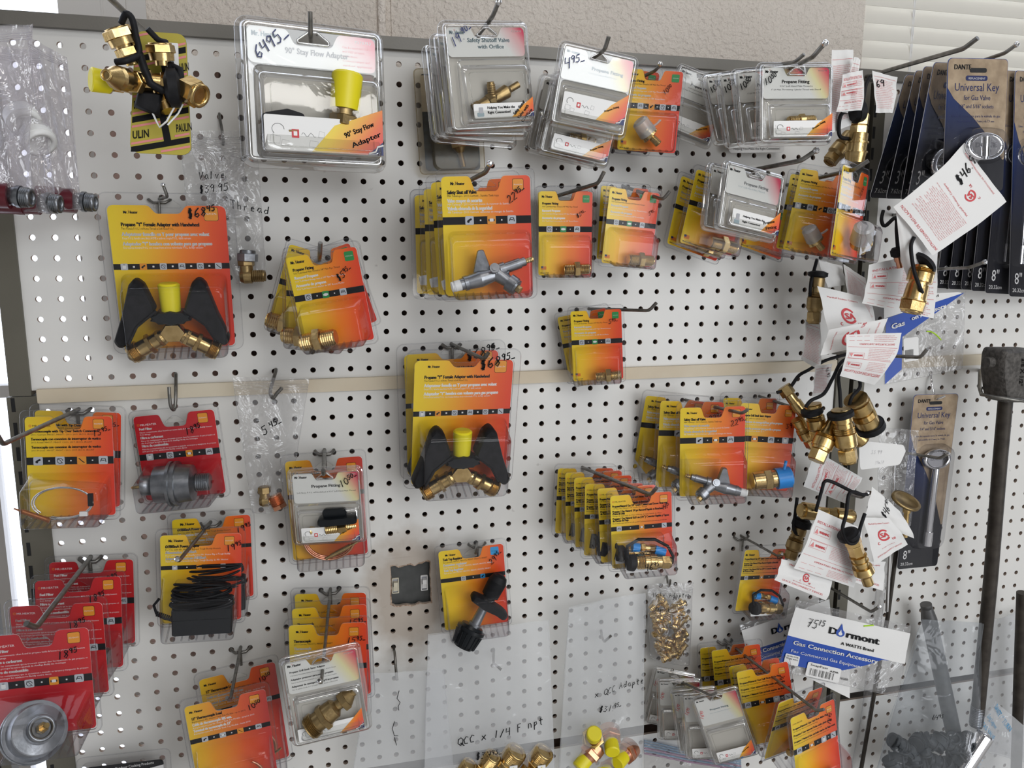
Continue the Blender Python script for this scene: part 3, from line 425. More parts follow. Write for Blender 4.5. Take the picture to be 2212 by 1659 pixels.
def blister(name,ty,W_,H_,c):
    t=thing('blister_pack',None,None); X=W_/2; Z=H_/2; i=c.get('in',(.055,.05,.06,.045)); r=W_*.07
    cx0,cx1,cz0,cz1=-X+W_*i[0],X-W_*i[1],-Z+H_*i[3],Z-H_*i[2]; cw,ch=cx1-cx0,cz1-cz0; k=W_/100.
    nw=c.get('nw',.30)*cw; nd=c.get('nd',15*k); ncx=(cx0+cx1)/2+c.get('nx',0)*cw; rr_=4.5*k
    co=rounded([(cx0,cz0),(cx1,cz0),(cx1,cz1),(ncx+nw/2+3*k,cz1),(ncx+nw/2-2*k,cz1-nd),(ncx-nw/2+2*k,cz1-nd),(ncx-nw/2-3*k,cz1),(cx0,cz1)],[4*k,4*k,rr_,rr_,rr_,rr_,rr_,rr_],4)
    def grow(p,e): 
        cx,cz=(cx0+cx1)/2,(cz0+cz1)/2; return [(cx+(x-cx)*(1+e/cw*2),cz+(z-cz)*(1+e/ch*2)) for x,z in p]
    b=c['box']; bx0,bx1,bz0,bz1=cx0+b[0]*cw,cx0+b[1]*cw,cz1-b[3]*ch,cz1-b[2]*ch; D=b[4]*k
    slot=dslot(ncx,cz1-nd+4.5*k,20*k,7.5*k)
    fp=rrect(bx0,bx1,bz0,bz1,7*k); inside=bz0>cz0-.0
    # shell: flange, step over the card, cover sheet, raised box
    mb=MB(); out=rrect(-X,X,-Z,Z,r,5); g1=grow(co,1.3); g2=grow(co,.5)
    mb.plate(out,0,0,[g1,slot]); mb.tube([(x,-.3,z) for x,z in slot],.5,5,0,closed=True); mb.loft([[(x,0,z) for x,z in g1],[(x,-2.6,z) for x,z in g1],[(x,-3.0,z) for x,z in g2]],0); shell_edge(mb,out,0,1.6)
    mb.tube([(x,-.2,z) for x,z in rrect(-X+.6,X-.6,-Z+.6,Z-.6,r,5)],.55,5,0,closed=True)
    bz0c=max(bz0,cz0+1.5)
    mb.plate(g2,-3.0,0,[rrect(max(bx0,cx0+1),min(bx1,cx1-1),bz0c,bz1,6*k)])
    box_shell(mb,max(bx0,cx0+1),min(bx1,cx1-1),bz0c,bz1,6*k,-3.0,D,slope=c.get('slope',9)*k,lean=c.get('lean',-5)*k)
    if c.get('boxprice'): tx,u,v,hh=c['boxprice']; mb.hand(tx,bx0+u*(bx1-bx0),bz0c+v*(bz1-bz0c),hh*k,1,-D-3.5,.13,.1)
    o=mb.build('plastic_shell',['clear_shell','ink'],t)
    # card with its printing
    mb=MB(); y=-1.2; mb.plate(co,y,0); mb.plate(co,y+.5,K_['card_back']); mb.loft([[(x,y,z) for x,z in co],[(x,y+.5,z) for x,z in co]],K_['print_white'],sm=False); ys=y-.15
    ink,wh=c.get('inks',('ink','print_white')); lx=c.get('lx',.06)
    logo(mb,cx0+c.get('logo',(.05,.075))[0]*cw,cz1-c.get('logo',(.05,.075))[1]*ch,c.get('logow',.20)*cw,ys,c.get('logost','old'),wh if c.get('red') else ink)
    for ln in c['lines']:
        kind,v,txt,w=ln[:4]; m=K_[{'T':ink,'s':ink,'W':wh,'w':wh}[kind]]; big=kind in 'TW'; h=(3.8 if big else 2.25)*k*c.get('ts',1)
        fit(mb,txt,cx0+lx*cw,cz1-v*ch,h,w*cw,m,ys,.038 if big else .004,2 if big else 1)
    v0,v1=c['band']; mb.box(cx0,cx1,ys-.02,ys,cz1-v1*ch,cz1-v0*ch,K_['ink']); s=(v1-v0)*ch*1.12; vm=cz1-(v0+v1)/2*ch
    for n,(u,col,kk) in enumerate(c['icons']):
        icon(mb,cx0+u*cw,vm,s,K_[col],kk,ys)
        if n<len(c['icons'])-1: um=(u+c['icons'][n+1][0])/2; mb.box(cx0+um*cw-.7*k,cx0+um*cw+.7*k,ys-.2,ys,vm-.7*k,vm+.7*k,K_['print_white'])
    tg=c.get('tag')
    if tg:
        col,tx,u,v=tg; s=.12*cw; x=cx0+u*cw; z=cz1-v*ch; mb.plate(rrect(x-s/2-.4,x+s/2+.4,z-s/2-.4,z+s/2+.4,1.6*k),ys-.05,K_['ink'] if col=='icon_orange' else K_[col]); mb.plate(rrect(x-s/2,x+s/2,z-s/2,z+s/2,1.5*k),ys-.15,K_[col]); fit(mb,tx,x-s*.4,z-.6*k,1.5*k,s*.8,K_['print_white'] if col!='icon_blue' else K_['ink'],ys-.3,.01,1)
    pr=c.get('price')
    if pr: tx,u,v,h,ro=pr; mb.hand(tx,cx0+u*cw,cz1-v*ch,h*k,K_['ink'],-3.3,.13,ro)
    if c.get('flag'): flagmark(mb,cx0+.05*cw,cz0+.07*ch,.1*cw,ys); fit(mb,'Made in USA',cx0+.04*cw,cz0+.025*ch,1.5*k,.16*cw,K_['ink'],ys,.02,1)
    cm=list(CM); cm[0]={'red':'card_crimson','dark':'card_dark_fire'}.get(c.get('stock'),'card_fire')
    mb.build('card',cm,t)
    if c.get('make'): c['make'](t,dict(x0=bx0,x1=bx1,z0=bz0c,z1=bz1,D=D,k=k,W=W_,H=H_,cw=cw,ch=ch,cx0=cx0,cz1=cz1))
    return t
def clam(name,ty,W_,H_,c):
    t=thing('clamshell_pack',None,None); X,Z=W_/2,H_/2; k=W_/105.; r=9*k; D=c.get('D',17)*k; sh=c.get('shell','clear_clamshell')
    mb=MB(); R=lambda d,y:[(x,y,z) for x,z in inset(-X,X,-Z,Z,r,d)]
    mb.loft([R(0,1.5),R(0,0),R(.8,-1),R(3.0*k,-1.2),R(3.8*k,-4.5*k),R(4.8*k,-6.6*k),R(6.0*k,-7.0*k),R(7.0*k,-6.6*k),R(7.6*k,-5.2*k)],1)
    py=-5.2*k; out=inset(-X,X,-Z,Z,r,7.6*k); nd=10*k; slot=dslot(c.get('sx',0)*W_,Z-6*k-nd,22*k,8*k)
    w0,w1,wv0,wv1=c.get('win',(.09,.93,.45,.95)); wx0,wx1,wz0,wz1=-X+w0*W_,-X+w1*W_,Z-wv1*H_,Z-wv0*H_
    mb.plate(out,py,0,[slot,rrect(wx0,wx1,wz0,wz1,5*k)]); mb.loft([[(x,py-1.6,z) for x,z in slot],[(x,0,z) for x,z in slot]],1); mb.tube([(x,py-.8,z) for x,z in slot],.9*k,6,1,closed=True)
    tilt=lambda yy,z:yy+(.11*(z-wz0) if yy<-D*.7 else 0)
    def rg(d,yy,t): return [(x,tilt(yy,z),z) for x,z in rrect(wx0+d,wx1-d,wz0+d,wz1-d-t,max(5*k-d*.3,2))]
    R2=[rg(0,py,0),rg(.8,py-2,1.),rg(2.2*k,-D+3*k,4*k),rg(3*k,-D+.8*k,5*k),rg(5*k,-D,6*k)]
    mb.loft(R2[:2],1); mb.loft(R2[1:3],0); mb.loft(R2[2:],1); mb.add(R2[-1],[tuple(range(len(R2[-1])))],0)
    mb.tube([(x,tilt(-D-.1,z),z) for x,z in rrect(wx0+9*k,wx1-9*k,wz0+7*k,wz1-14*k,3*k)],.5,5,0,closed=True)
    mb.build('plastic_shell',[sh,'clear_rim'],t)
    bz1=Z-10*k-nd; mb=MB(); mb.plate(rrect(-X+6*k,X-6*k,-Z+6*k,bz1,4*k),-.4,0); mb.plate(rrect(-X+6*k,X-6*k,-Z+6*k,bz1,4*k),.4,1); mb.build('backing_card',['backing','card_back'],t)
    # insert card above the window
    iv=c.get('iv',.42); ix0,ix1,iz0,iz1=-X+7.5*k,X-7.5*k,Z-iv*H_,Z-7.5*k; ncx=c.get('sx',0)*W_; nw=30*k; rr_=4.5*k
    co=rounded([(ix0,iz0),(ix1,iz0),(ix1,iz1),(ncx+nw/2+3*k,iz1),(ncx+nw/2-2*k,iz1-nd),(ncx-nw/2+2*k,iz1-nd),(ncx-nw/2-3*k,iz1),(ix0,iz1)],[rr_]*8,4)
    mb=MB(); y=py+1.2; mb.plate(co,y,0); mb.plate(co,y+.6,K_['card_back']); mb.loft([[(x,y,z) for x,z in co],[(x,y+.6,z) for x,z in co]],K_['print_white'],sm=False); ys=y-.15; iw=ix1-ix0; ih=iz1-iz0
    logo(mb,ix0+3*k,iz1-6.5*k,.19*iw,ys,'old',c.get('lk','ink'))
    if c.get('code'): fit(mb,c['code'],ix1-15*k,iz1-4.5*k,1.9*k,12*k,K_['print_white'],ys,.02,1)
    for ln in c['lines']:
        kind,u,v,txt,w,h=ln; fit(mb,txt,ix0+u*iw,iz1-v*ih,h*k,w*iw,K_[kind],ys,.028 if h>2.4 else 0.005,2 if h>2.4 else 1)
    pr=c.get('price')
    if pr: tx,u,v,h,ro=pr[:5]; mb.hand(tx,ix0+u*iw,iz1-v*ih,h*k,K_[pr[5] if len(pr)>5 else 'ink'],-1.4*k+py,.12 if len(pr)<7 else pr[6],ro)
    cm=list(CM); cm[0]=c.get('stock','card_white'); mb.build('card',cm,t)
    # folded label in the bottom of the window
    if c.get('lab'):
        a0,a1,b0,b1=c['lab']; lx0,lx1,lz0,lz1=-X+a0*W_,-X+a1*W_,Z-b1*H_,Z-b0*H_; y=-D+1.6*k; mb=MB(); lw,lh=lx1-lx0,lz1-lz0
        mb.plate(rrect(lx0,lx1,lz0,lz1,1.5*k),y,K_['print_white']); mb.plate(rrect(lx0,lx1,lz0,lz1,1.5*k),y+.6,K_['card_back'])
        dg=c.get('diag',.55); mb.plate([(lx0+dg*lw,lz0),(lx1,lz0),(lx1,lz1+lh*c.get('peak',.45)),(lx0+(dg+.2)*lw,lz0+lh*.8)],y-.15,0)
        mb.plate([(lx1-.14*lw,lz0),(lx1,lz0),(lx1,lz0+lh*.4)],y-.3,K_['print_navy']); mb.tube([(lx1-.13*lw,y-.4,lz0+lh*.04),(lx1-.07*lw,y-.4,lz0+lh*.1),(lx1-.05*lw,y-.4,lz0+lh*.25),(lx1,y-.4,lz0+lh*.3)],lh*.03,5,K_['print_white'])
        if c.get('help'):
            for a,b,r_ ,mm in ((.1,.62,.11,'print_pink_'),(.08,.4,.13,'x'),(.14,.22,.15,'y'),(.2,.45,.1,'z')): pass
            fit(mb,'Helping You Make the',lx0+.22*lw,lz0+lh*.62,2.7*k,.46*lw,K_['ink'],y-.3,.02); fit(mb,'Right Connection!',lx0+.22*lw,lz0+lh*.3,2.7*k,.38*lw,K_['ink'],y-.3,.02)
            mb.plate(rrect(lx0+.05*lw,lx0+.16*lw,lz0+lh*.12,lz0+lh*.4,1),y-.3,K_['faint_print']); mb.plate(rrect(lx0+.08*lw,lx0+.15*lw,lz0+lh*.35,lz0+lh*.75,1),y-.35,K_['print_grey'])
        else:
            yy=y-.3; q=.16
            mb.tube([(lx0+lw*(.11+.05*math.cos(a*.5)),yy,lz0+lh*(.60+.16*math.sin(a*.5))) for a in range(9)],q*1.3,4,K_['ink']); mb.plate(rrect(lx0+.22*lw,lx0+.28*lw,lz0+lh*.38,lz0+lh*.62,.4),yy,K_['print_red']); mb.plate(rrect(lx0+.235*lw,lx0+.265*lw,lz0+lh*.44,lz0+lh*.56,.3),yy-.1,K_['print_white']); mb.tube([(lx0+lw*(.30+.013*a),yy,lz0+lh*(.48+.06*math.sin(a*1.3))) for a in range(10)],q,4,K_['ink'])
            for bx,bz,bw,bh in ((.04,.2,.08,.2),(.13,.15,.06,.14),(.44,.42,.05,.16),(.36,.14,.07,.16)): mb.tube([(lx0+lw*a,yy,lz0+lh*b) for a,b in ((bx,bz),(bx+bw,bz),(bx+bw*1.1,bz+bh),(bx+.01,bz+bh*1.15),(bx,bz))],q*.7,4,K_['print_grey'])
        for n,tx in enumerate(c.get('corner',['Propane Fitting'])):
            L=c.get('cl',.24)*lw; fit(mb,tx,lx1-.33*lw+n*.06*lw,lz0+lh*(c.get('cz',.42)-n*.28),c.get('cs',2.4)*k,L,K_['ink'],y-.4,.02,2,c.get('ca',.5))
        cm=list(CM); cm[0]='label_corner'; mb.build('label_card',cm,t)
    if c.get('make'): c['make'](t,dict(x0=wx0,x1=wx1,z0=wz0,z1=wz1,D=D,k=k,W=W_,H=H_,clam=1))
    return t
# ---- the goods inside ----
def nipple(t,g,cx=.70,L=44,r=9.5,fz=12,caps=None,yy=.5):
    k=g['k']; x=g['x0']+cx*(g['x1']-g['x0']); z=g['z0']+fz*k*.7; y=-g['D']*yy; mb=MB()
    if g.get('clam'): L,r=36,5.6; z=g['z0']+25*k; y=-g['D']*.42; x=g['x0']+.55*(g['x1']-g['x0'])
    mb.axis((x-L/2*k,y,z-.6),(x+L/2*k,y-1,z+.6),[('o',1.2,r*.8*k,r*.8*k),('t',12,r*k),('h',7,r*1.35*k,r*1.35*k),('t',12,r*.95*k),('c',1.2,r*.8*k)],0); mb.build('brass_fitting',['brass'],t)
def m_fit(t,g): nipple(t,g)
def m_fit_l(t,g): nipple(t,g,.24,46,11,14)
def m_flare(t,g):
    k=g['k']; x=(g['x0']+g['x1'])/2; z=g['z0']+12*k; y=-g['D']*.55; mb=MB(); mb.axis((x-8*k,y-6,z+14*k),(x+16*k,y,z-4*k),[('o',3,12*k),('c',8,12*k,14*k),('c',3,14*k,7*k),('t',12,6*k)],0); mb.build('brass_fitting',['brass'],t)
    mb=MB(); mb.axis((x-18*k,y-12,z+26*k),(x-2*k,y-4,z+10*k),[('c',2,9*k,12*k),('c',16,12.5*k,14*k)],0); mb.tube([(x-2*k,y-8,z+14*k),(x+10*k,y-10,z+24*k),(x+14*k,y-10,z+29*k)],1.8*k,8); mb.build('frosted_cap',['frost_cap'],t)
def m_wing(t,g):
    k=g['k']; y=-g['D']*.62; c=Vector((g['cx0']+g['cw']*.47,0,g['z0']+21*k*.7)); X=lambda x,z,yy=0:(c.x+x*k*.50,y+yy,c.z+z*k*.56); q=k*.53
    mb=MB(); mb.prism([(c.x+18*q*math.cos(a*math.pi/3),c.z+2*q+15*q*math.sin(a*math.pi/3)) for a in range(6)],y-12*q,y+10*q,0,1)
    for s in(-1,1): mb.axis(X(s*10,-2),X(s*66,-30),[('c',8,10*q,12*q),('h',5,13*q,13*q),('c',10,12*q,12*q),('h',6,16*q,16*q),('c',14,12.5*q),('t',12,16*q),('o',3,14*q)],0)
    mb.axis(X(0,6),X(0,40),[('c',6,8*q),('c',14,9*q),('c',3,12*q)],0); mb.build('brass_adapter',['brass'],t)
    mb=MB(); mb.axis(X(0,32),X(0,72),[('c',2,14*q),('c',36,14*q,15.5*q),('c',2,15.5*q,13*q)],0,28); mb.build('yellow_cap',['yellow_plastic'],t)
    mb=MB(); mb.prism([(c.x+(26+4*(a%2))*q*math.cos(a*math.pi/10),c.z+26*q+(9+2*(a%2))*q*math.sin(a*math.pi/10)) for a in range(20)],y-18*q,y+16*q,0,2); mb.build('hand_nut',['black_plastic'],t)
    for s in(-1,1):
        mb=MB(); pts=[X(s*x,z) for x,z in ((20,36),(34,72),(46,82),(56,72),(70,30),(86,-8),(78,-20),(64,-10),(50,14),(34,26))]
        mb.prism(rounded([(p[0],p[2]) for p in pts],7*q,3),y-15*q-(4 if s>0 else 0),y+13*q,0,5*q); mb.tube([(pts[i][0],y-16*q,pts[i][2]) for i in (0,9,8,7)],2.2*q,6); mb.build('hand_wheel',['rubber'],t)
def m_valve(flip=False):
    def f(t,g):
        k=g['k']; s=-1 if flip else 1; cx=(g['x0']+g['x1'])/2; z=g['z0']+13*k; y=-g['D']*.6; P_=lambda x,zz,yy=0:(cx+s*x*k,y+yy,z+zz*k)
        mb=MB(); mb.axis(P_(-32,-3,-6),P_(16,9,2),[('c',4,6*k),('c',4,7.5*k),('c',14,7*k,8.5*k),('c',16,8.5*k,6.5*k),('h',6,8*k,8*k),('c',10,5*k,5*k)]); mb.axis(P_(8,10),P_(34,18,2),[('c',4,7*k),('c',12,5.5*k),('c',4,4.5*k)]); mb.axis(P_(6,6),P_(24,-8,-8),[('c',10,8*k,6*k),('c',6,9*k,9*k),('o',2,8*k)])
        mb.prism(rounded([(cx+s*a*k,z+b*k) for a,b in ((-20,4),(-14,30),(-8,31),(0,8))],2.5*k,3),y-4*k,y+5*k,0,1.5); mb.axis(P_(2,12,-9),P_(2,13,-12),[('c',2,5*k),('c',1,3*k)]); mb.build('valve_body',['zinc'],t)
        mb=MB(); mb.axis(P_(-41,-5,-8),P_(-31,-3,-6),[('c',3,5*k),('c',8,5.5*k)]); mb.build('white_stem',['white_plastic'],t)
        mb=MB(); mb.axis(P_(34,18,2),P_(42,20,3),[('t',6,3*k),('c',2,2.6*k)]); mb.build('brass_tip',['brass'],t); mb=MB(); mb.axis(P_(22,-7,-10),P_(27,-11,-13),[('h',4,4*k,4*k)]); mb.build('brass_plug',['brass'],t)
    return f
def m_quick(t,g):
    k=g['k']; cx=(g['x0']+g['x1'])/2; z=g['z0']+12*k; y=-g['D']*.55; mb=MB()
    mb.axis((cx-18*k,y-4,z+3*k),(cx+32*k,y-4,z-2*k),[('c',2,9*k),('t',8,11*k),('c',6,10*k),('c',8,11.5*k),('c',6,9*k),('h',10,10*k,10*k),('o',2,8*k)]); mb.axis((cx-14*k,y+6,z+20*k),(cx+12*k,y+6,z+16*k),[('c',6,5*k),('h',8,7*k,7*k),('c',8,5*k),('t',8,6*k)]); mb.build('brass_coupling',['brass'],t)
    mb=MB(); L=[(cx-24*k,y-7,z+3*k),(cx-30*k,y-5,z+12*k),(cx-29*k,y,z+25*k),(cx-12*k,y+2,z+33*k),(cx+12*k,y+2,z+31*k),(cx+30*k,y,z+20*k),(cx+36*k,y-4,z+6*k),(cx+33*k,y-6,z-4*k)]; mb.tube(L,2.3*k,8); mb.axis((cx-30*k,y-7,z+4*k),(cx-20*k,y-5,z+2*k),[('c',8,11*k,12*k),('c',3,12*k,9*k)]); mb.build('rubber_strap',['rubber'],t)
    mb=MB(); mb.axis((cx-20*k,y+6,z+21*k),(cx-10*k,y+6,z+19*k),[('c',8,6.5*k)]); mb.axis((cx+13*k,y+6,z+14*k),(cx+27*k,y+4,z+9*k),[('c',8,6.5*k)]); mb.build('blue_cap',['blue_plastic'],t)
    mb=MB(); q=[(g['x0']+8*k,-g['D']*.8,g['z0']+1*k),(g['x0']+52*k,-g['D']*.85,g['z0']+2*k),(g['x0']+50*k,-g['D']*.4,g['z0']+7*k),(g['x0']+30*k,-g['D']*.5,g['z0']+11*k),(g['x0']+10*k,-g['D']*.6,g['z0']+13*k)]; mb.add(q,[(0,1,2,3,4)]); mb.build('folded_leaflet',['paper_white'],t)
def m_plug(t,g):
    k=g['k']*(.6 if g.get('clam') else 1); cx=(g['x0']+g['x1'])/2; z=g['z0']+12*k; y=-g['D']*.5; mb=MB(); mb.axis((cx-14*k,y,z+4*k),(cx+16*k,y,z),[('c',4,5*k),('c',5,7*k,5*k),('c',6,5*k),('h',7,9*k,9*k),('t',10,7*k)]); mb.build('brass_plug',['brass'],t)
    mb=MB(); mb.axis((cx+14*k,y,z),(cx+24*k,y-2,z-2*k),[('c',8,9*k)]); mb.build('blue_cap',['blue_plastic'],t)
def m_filter(t,g):
    k=g['k']; cx=(g['x0']+g['x1'])/2; z=g['z0']+20*k; y=-g['D']*.55; mb=MB()
    mb.axis((cx-36*k,y-4,z+3*k),(cx+36*k,y+2,z-1*k),[('o',12,11*k),('c',2,11*k,19*k),('c',15,20*k,21*k),('c',3,25*k),('c',3,23*k),('c',3,25*k),('c',15,21.5*k,20*k),('c',3,20*k,11*k),('t',14,10*k),('c',1,8*k)],0,36); mb.build('filter_body',['zinc'],t)
    mb=MB(); mb.axis((cx-48*k,y-5,z+2*k),(cx-30*k,y-3,z+2*k),[('c',2,.8*k,1.8*k),('c',12,1.8*k),('h',8,5*k,5*k)]); mb.build('brass_pin',['brass'],t)
def m_filter2(t,g):
    k=g['k']; cx=(g['x0']+g['x1'])/2-6*k; z=g['z0']+14*k; y=-g['D']*.5; mb=MB()
    mb.axis((cx-12*k,y+20,z-14*k),(cx+16*k,y-20,z+12*k),[('t',10,14*k),('c',3,16*k,24*k),('c',14,26*k),('c',3,29*k),('c',3,26*k),('c',3,28*k),('c',12,25*k,23*k),('c',4,22*k,14*k),('o',8,12*k)],0,36); mb.build('filter_body',['zinc'],t)
    mb=MB(); mb.axis((cx+14*k,y-17,z+10*k),(cx+22*k,y-26,z+17*k),[('h',6,5*k,5*k),('c',8,2.4*k)]); mb.build('brass_pin',['brass'],t)
def m_couple(t,g):
    k=g['k']; cx=(g['x0']+g['x1'])/2; z=(g['z0']+g['z1'])/2-2*k; y=-g['D']*.7; mb=MB()
    for q,o in ((1,0),(1.06,2)): mb.tube([(cx+29*q*k*math.cos(a*math.pi/14),y-o,z-2*k+17*q*k*math.sin(a*math.pi/14)) for a in range(-9,18)],.8*k,6)
    mb.tube([(cx-10*k,y,z-20*k),(cx+8*k,y-2,z-19*k),(cx+22*k,y-2,z-14*k)],1.2*k,6); mb.build('thermocouple_wire',['bright_steel'],t)
    mb=MB(); mb.axis((cx-48*k,y-4,z-6*k),(cx-14*k,y,z-22*k),[('c',4,.8*k,1*k),('c',3,1*k,2.6*k),('c',10,2.6*k),('c',1,3.2*k),('c',8,2.6*k),('c',3,2.6*k,3.2*k)]); mb.build('copper_tip',['amber_copper'],t)
    mb=MB(); mb.box(cx+26*k,cx+31*k,y-4,y,z-6*k,z+8*k); mb.build('black_tie',['rubber'],t); mb=MB(); mb.box(cx+17*k,cx+25*k,y-4,y,z-17*k,z-12*k); mb.build('wire_tag',['print_white'],t)
def m_copper(t,g):
    k=g['k']; cx=(g['x0']+g['x1'])/2; z=g['z0']+24*k; y=-g['D']*.6; mb=MB()
    for q,o in ((1,0),(1.05,2),(.96,-2)): mb.tube([(cx+29*q*k*math.cos(a*math.pi/14),y-o,z+8*k+27*q*k*math.sin(a*math.pi/14)) for a in range(-17,5)],1.3*k,6)
    mb.build('copper_coil',['copper'],t); mb=MB(); mb.axis((cx-6*k,y-3,z-18*k),(cx+36*k,y-3,z+2*k),[('c',6,2*k),('c',22,3*k),('c',12,1.5*k)]); mb.build('brass_tip',['brass'],t)
def m_power(t,g):
    k=g['k']; cx=(g['x0']+g['x1'])/2+2*k; z=g['z0']+2*k; y=-g['D']*.55; D=g['D']
    mb=MB(); mb.prism(rrect(cx-30*k,cx+36*k,z,z+34*k,2*k),-D+3,-6,0,1.5*k); mb.box(cx-29*k,cx+35*k,-D+2.4,-D+3,z+20*k,z+20.6*k,0); mb.build('adapter_brick',['black_plastic'],t)
    mb=MB(); random.seed(5)
    for j in range(11):
        dz=j*2.4; ph=random.uniform(-.4,.4); mb.tube([(cx+3*k+(35-j*.5)*k*math.cos(a*math.pi/12+ph),y-10+(14 if j%2 else 8)*math.sin(a*math.pi/12),z+(38+dz)*k+4*k*math.sin(a*math.pi/12+j)) for a in range(24)],1.5*k,6,closed=True)
    mb.tube([(cx-44*k,y-4,z+44*k),(cx-50*k,y-4,z+36*k),(cx-47*k,y-6,z+26*k),(cx-38*k,y-8,z+20*k),(cx-30*k,y-8,z+18*k)],1.6*k,8)
    for j in range(9): mb.axis((cx-(47-j*2)*k,y-6,z+(26-j)*k),(cx-(45.6-j*2)*k,y-6,z+(25.4-j)*k),[('c',1,3*k)],0,10)
    mb.build('coiled_cable',['rubber'],t)
def m_reg(t,g):
    k=g['k']; cx=(g['x0']+g['x1'])/2; z=g['z0']+20*k; y=-g['D']*.6; P_=lambda x,zz,yy=0:(cx+x*k,y+yy,z+zz*k)
    mb=MB(); mb.axis(P_(-10,-10,-8),P_(18,30,2),[('c',6,9*k),('c',20,7*k,6*k),('h',8,8*k,8*k)]); mb.build('zinc_neck',['zinc'],t)
    mb=MB(); mb.axis(P_(-26,-32,-14),P_(-9,-6,-6),[('c',3,12*k,14*k),('c',14,15.5*k,18*k),('c',3,20*k),('c',3,17*k,15*k)],0,30)
    d=Vector(P_(-9,-6,-6))-Vector(P_(-26,-32,-14)); d.normalize(); u=d.cross(Vector((0,1,0))).normalized(); w=d.cross(u); a0=Vector(P_(-25,-30,-13))
    for j in range(16):
        o=(u*math.cos(j*math.pi/8)+w*math.sin(j*math.pi/8)); mb.tube([a0+o*15.5*k,a0+d*19*k+o*18.5*k],1.1*k,6)
    mb.build('ribbed_nut',['black_plastic'],t)
    mb=MB(); e=Vector(P_(14,22,0)); mb.prism(rounded([(cx+a*k,z+b*k) for a,b in ((-10,34),(-4,42),(14,30),(34,12),(40,4),(34,-4),(24,6),(6,18))],4*k,3),y-14*k,y+4*k,0,3*k); mb.build('knob',['rubber'],t)
    mb=MB(); mb.axis(P_(16,28,0),P_(36,58,4),[('c',4,9*k),('c',22,12*k,13*k),('c',8,13*k,10*k),('c',3,10*k,5*k)],0,26); mb.build('cap',['rubber'],t)
def m_steak(t,g):
    k=g['k']; cx=(g['x0']+g['x1'])/2; z=g['z0']+26*k; y=-g['D']*.55; mb=MB()
    mb.axis((cx-30*k,y-4,z-8*k),(cx+34*k,y+2,z+26*k),[('o',2,14*k),('t',9,16*k),('c',8,13*k),('h',7,18*k,18*k),('c',12,14*k,13*k),('c',4,13*k,8*k),('c',6,7*k),('h',8,14*k,14*k),('c',8,12*k,6*k),('c',3,5*k)],0,28); mb.build('brass_adapter',['old_brass'],t)
def m_tankcap(t,g):
    k=g['k']; cx=(g['x0']+g['x1'])/2; z=g['z0']+20*k; y=-g['D']*.6; mb=MB()
    mb.axis((cx-24*k,y,z-4*k),(cx+22*k,y,z+4*k),[('o',2,13*k),('c',14,14*k),('h',10,17*k,17*k),('c',14,14*k)],0,28); mb.build('brass_adapter',['brass'],t); mb=MB(); mb.axis((cx+14*k,y,z+2*k),(cx+38*k,y,z+7*k),[('c',20,17*k),('c',2,17*k,14*k)],0,28); mb.tube([(cx+22*k,y-8,z+20*k),(cx+24*k,y-8,z+34*k)],2.5*k,8); mb.build('blue_cap',['blue_plastic'],t)
def m_orif(t,g):
    k=g['k']*.86; cx=(g['x0']+g['x1'])/2; z=g['z0']+28*k; y=-g['D']*.45; mb=MB(); mb.axis((cx-30*k,y+4,z-10*k),(cx+30*k,y-3,z+18*k),[('t',8,9*k),('c',10,8*k),('h',8,10*k,10*k),('c',18,7*k,8.5*k),('c',4,8.5*k,4*k),('c',12,4.2*k)]); mb.axis((cx-6*k,y,z+2*k),(cx-8*k,y-2,z+22*k),[('c',4,7*k),('t',10,5.4*k),('o',2,4.4*k)]); mb.build('brass_valve',['old_brass'],t)
def m_elbow90(t,g):
    k=g['k']*.62*1.05; cx=g['x0']+.66*(g['x1']-g['x0']); z=g['z0']; y=-g['D']*.55; mb=MB(); mb.axis((cx-2*k,y,z+14*k),(cx+4*k,y,z+58*k),[('c',20,13*k),('c',3,13*k,10*k),('c',4,8*k),('c',2,13*k),('h',14,17*k,17*k),('c',12,13*k)],0,26); mb.axis((cx-60*k,y,z+24*k),(cx-8*k,y,z+26*k),[('h',10,15*k,15*k),('c',20,9*k),('c',20,11*k)]); mb.build('brass_adapter',['old_brass'],t)
    mb=MB(); mb.axis((cx+4*k,y,z+55*k),(cx+9*k,y,z+94*k),[('c',30,16*k,17*k),('c',2,17*k,15*k)],0,28); mb.build('yellow_cap',['yellow_plastic'],t)
    mb=MB(); mb.prism(rounded([(g['x0']+a*k,z+b*k) for a,b in ((4,16),(4,44),(30,50),(46,46),(50,30),(60,28),(90,34),(104,46),(106,40),(92,24),(60,16))],4*k,3),y-14,y+10,0,3); mb.build('hand_wheel',['rubber'],t)
def m_wheel(t,g):
    k=g['k']; cx=(g['x0']+g['x1'])/2+4*k; z=g['z0']+21*k; y=-g['D']*.55; mb=MB(); mb.axis((cx-34*k,y,z-2*k),(cx+34*k,y,z+4*k),[('c',4,3*k,7*k),('c',5,7*k,5*k),('c',12,4*k),('t',14,9*k),('h',10,9*k,9*k),('t',12,7*k)]); mb.build('brass_fitting',['brass'],t)
    mb=MB(); mb.prism(rounded([(cx-18*k,z+8*k),(cx+36*k,z+10*k),(cx+36*k,z+20*k),(cx-18*k,z+18*k)],3*k,3),y-12,y+8,0,2); mb.prism(rrect(cx-12*k,cx+22*k,z+16*k,z+30*k,6*k),y-4,y+6,0,2); mb.build('hand_wheel',['black_plastic'],t)
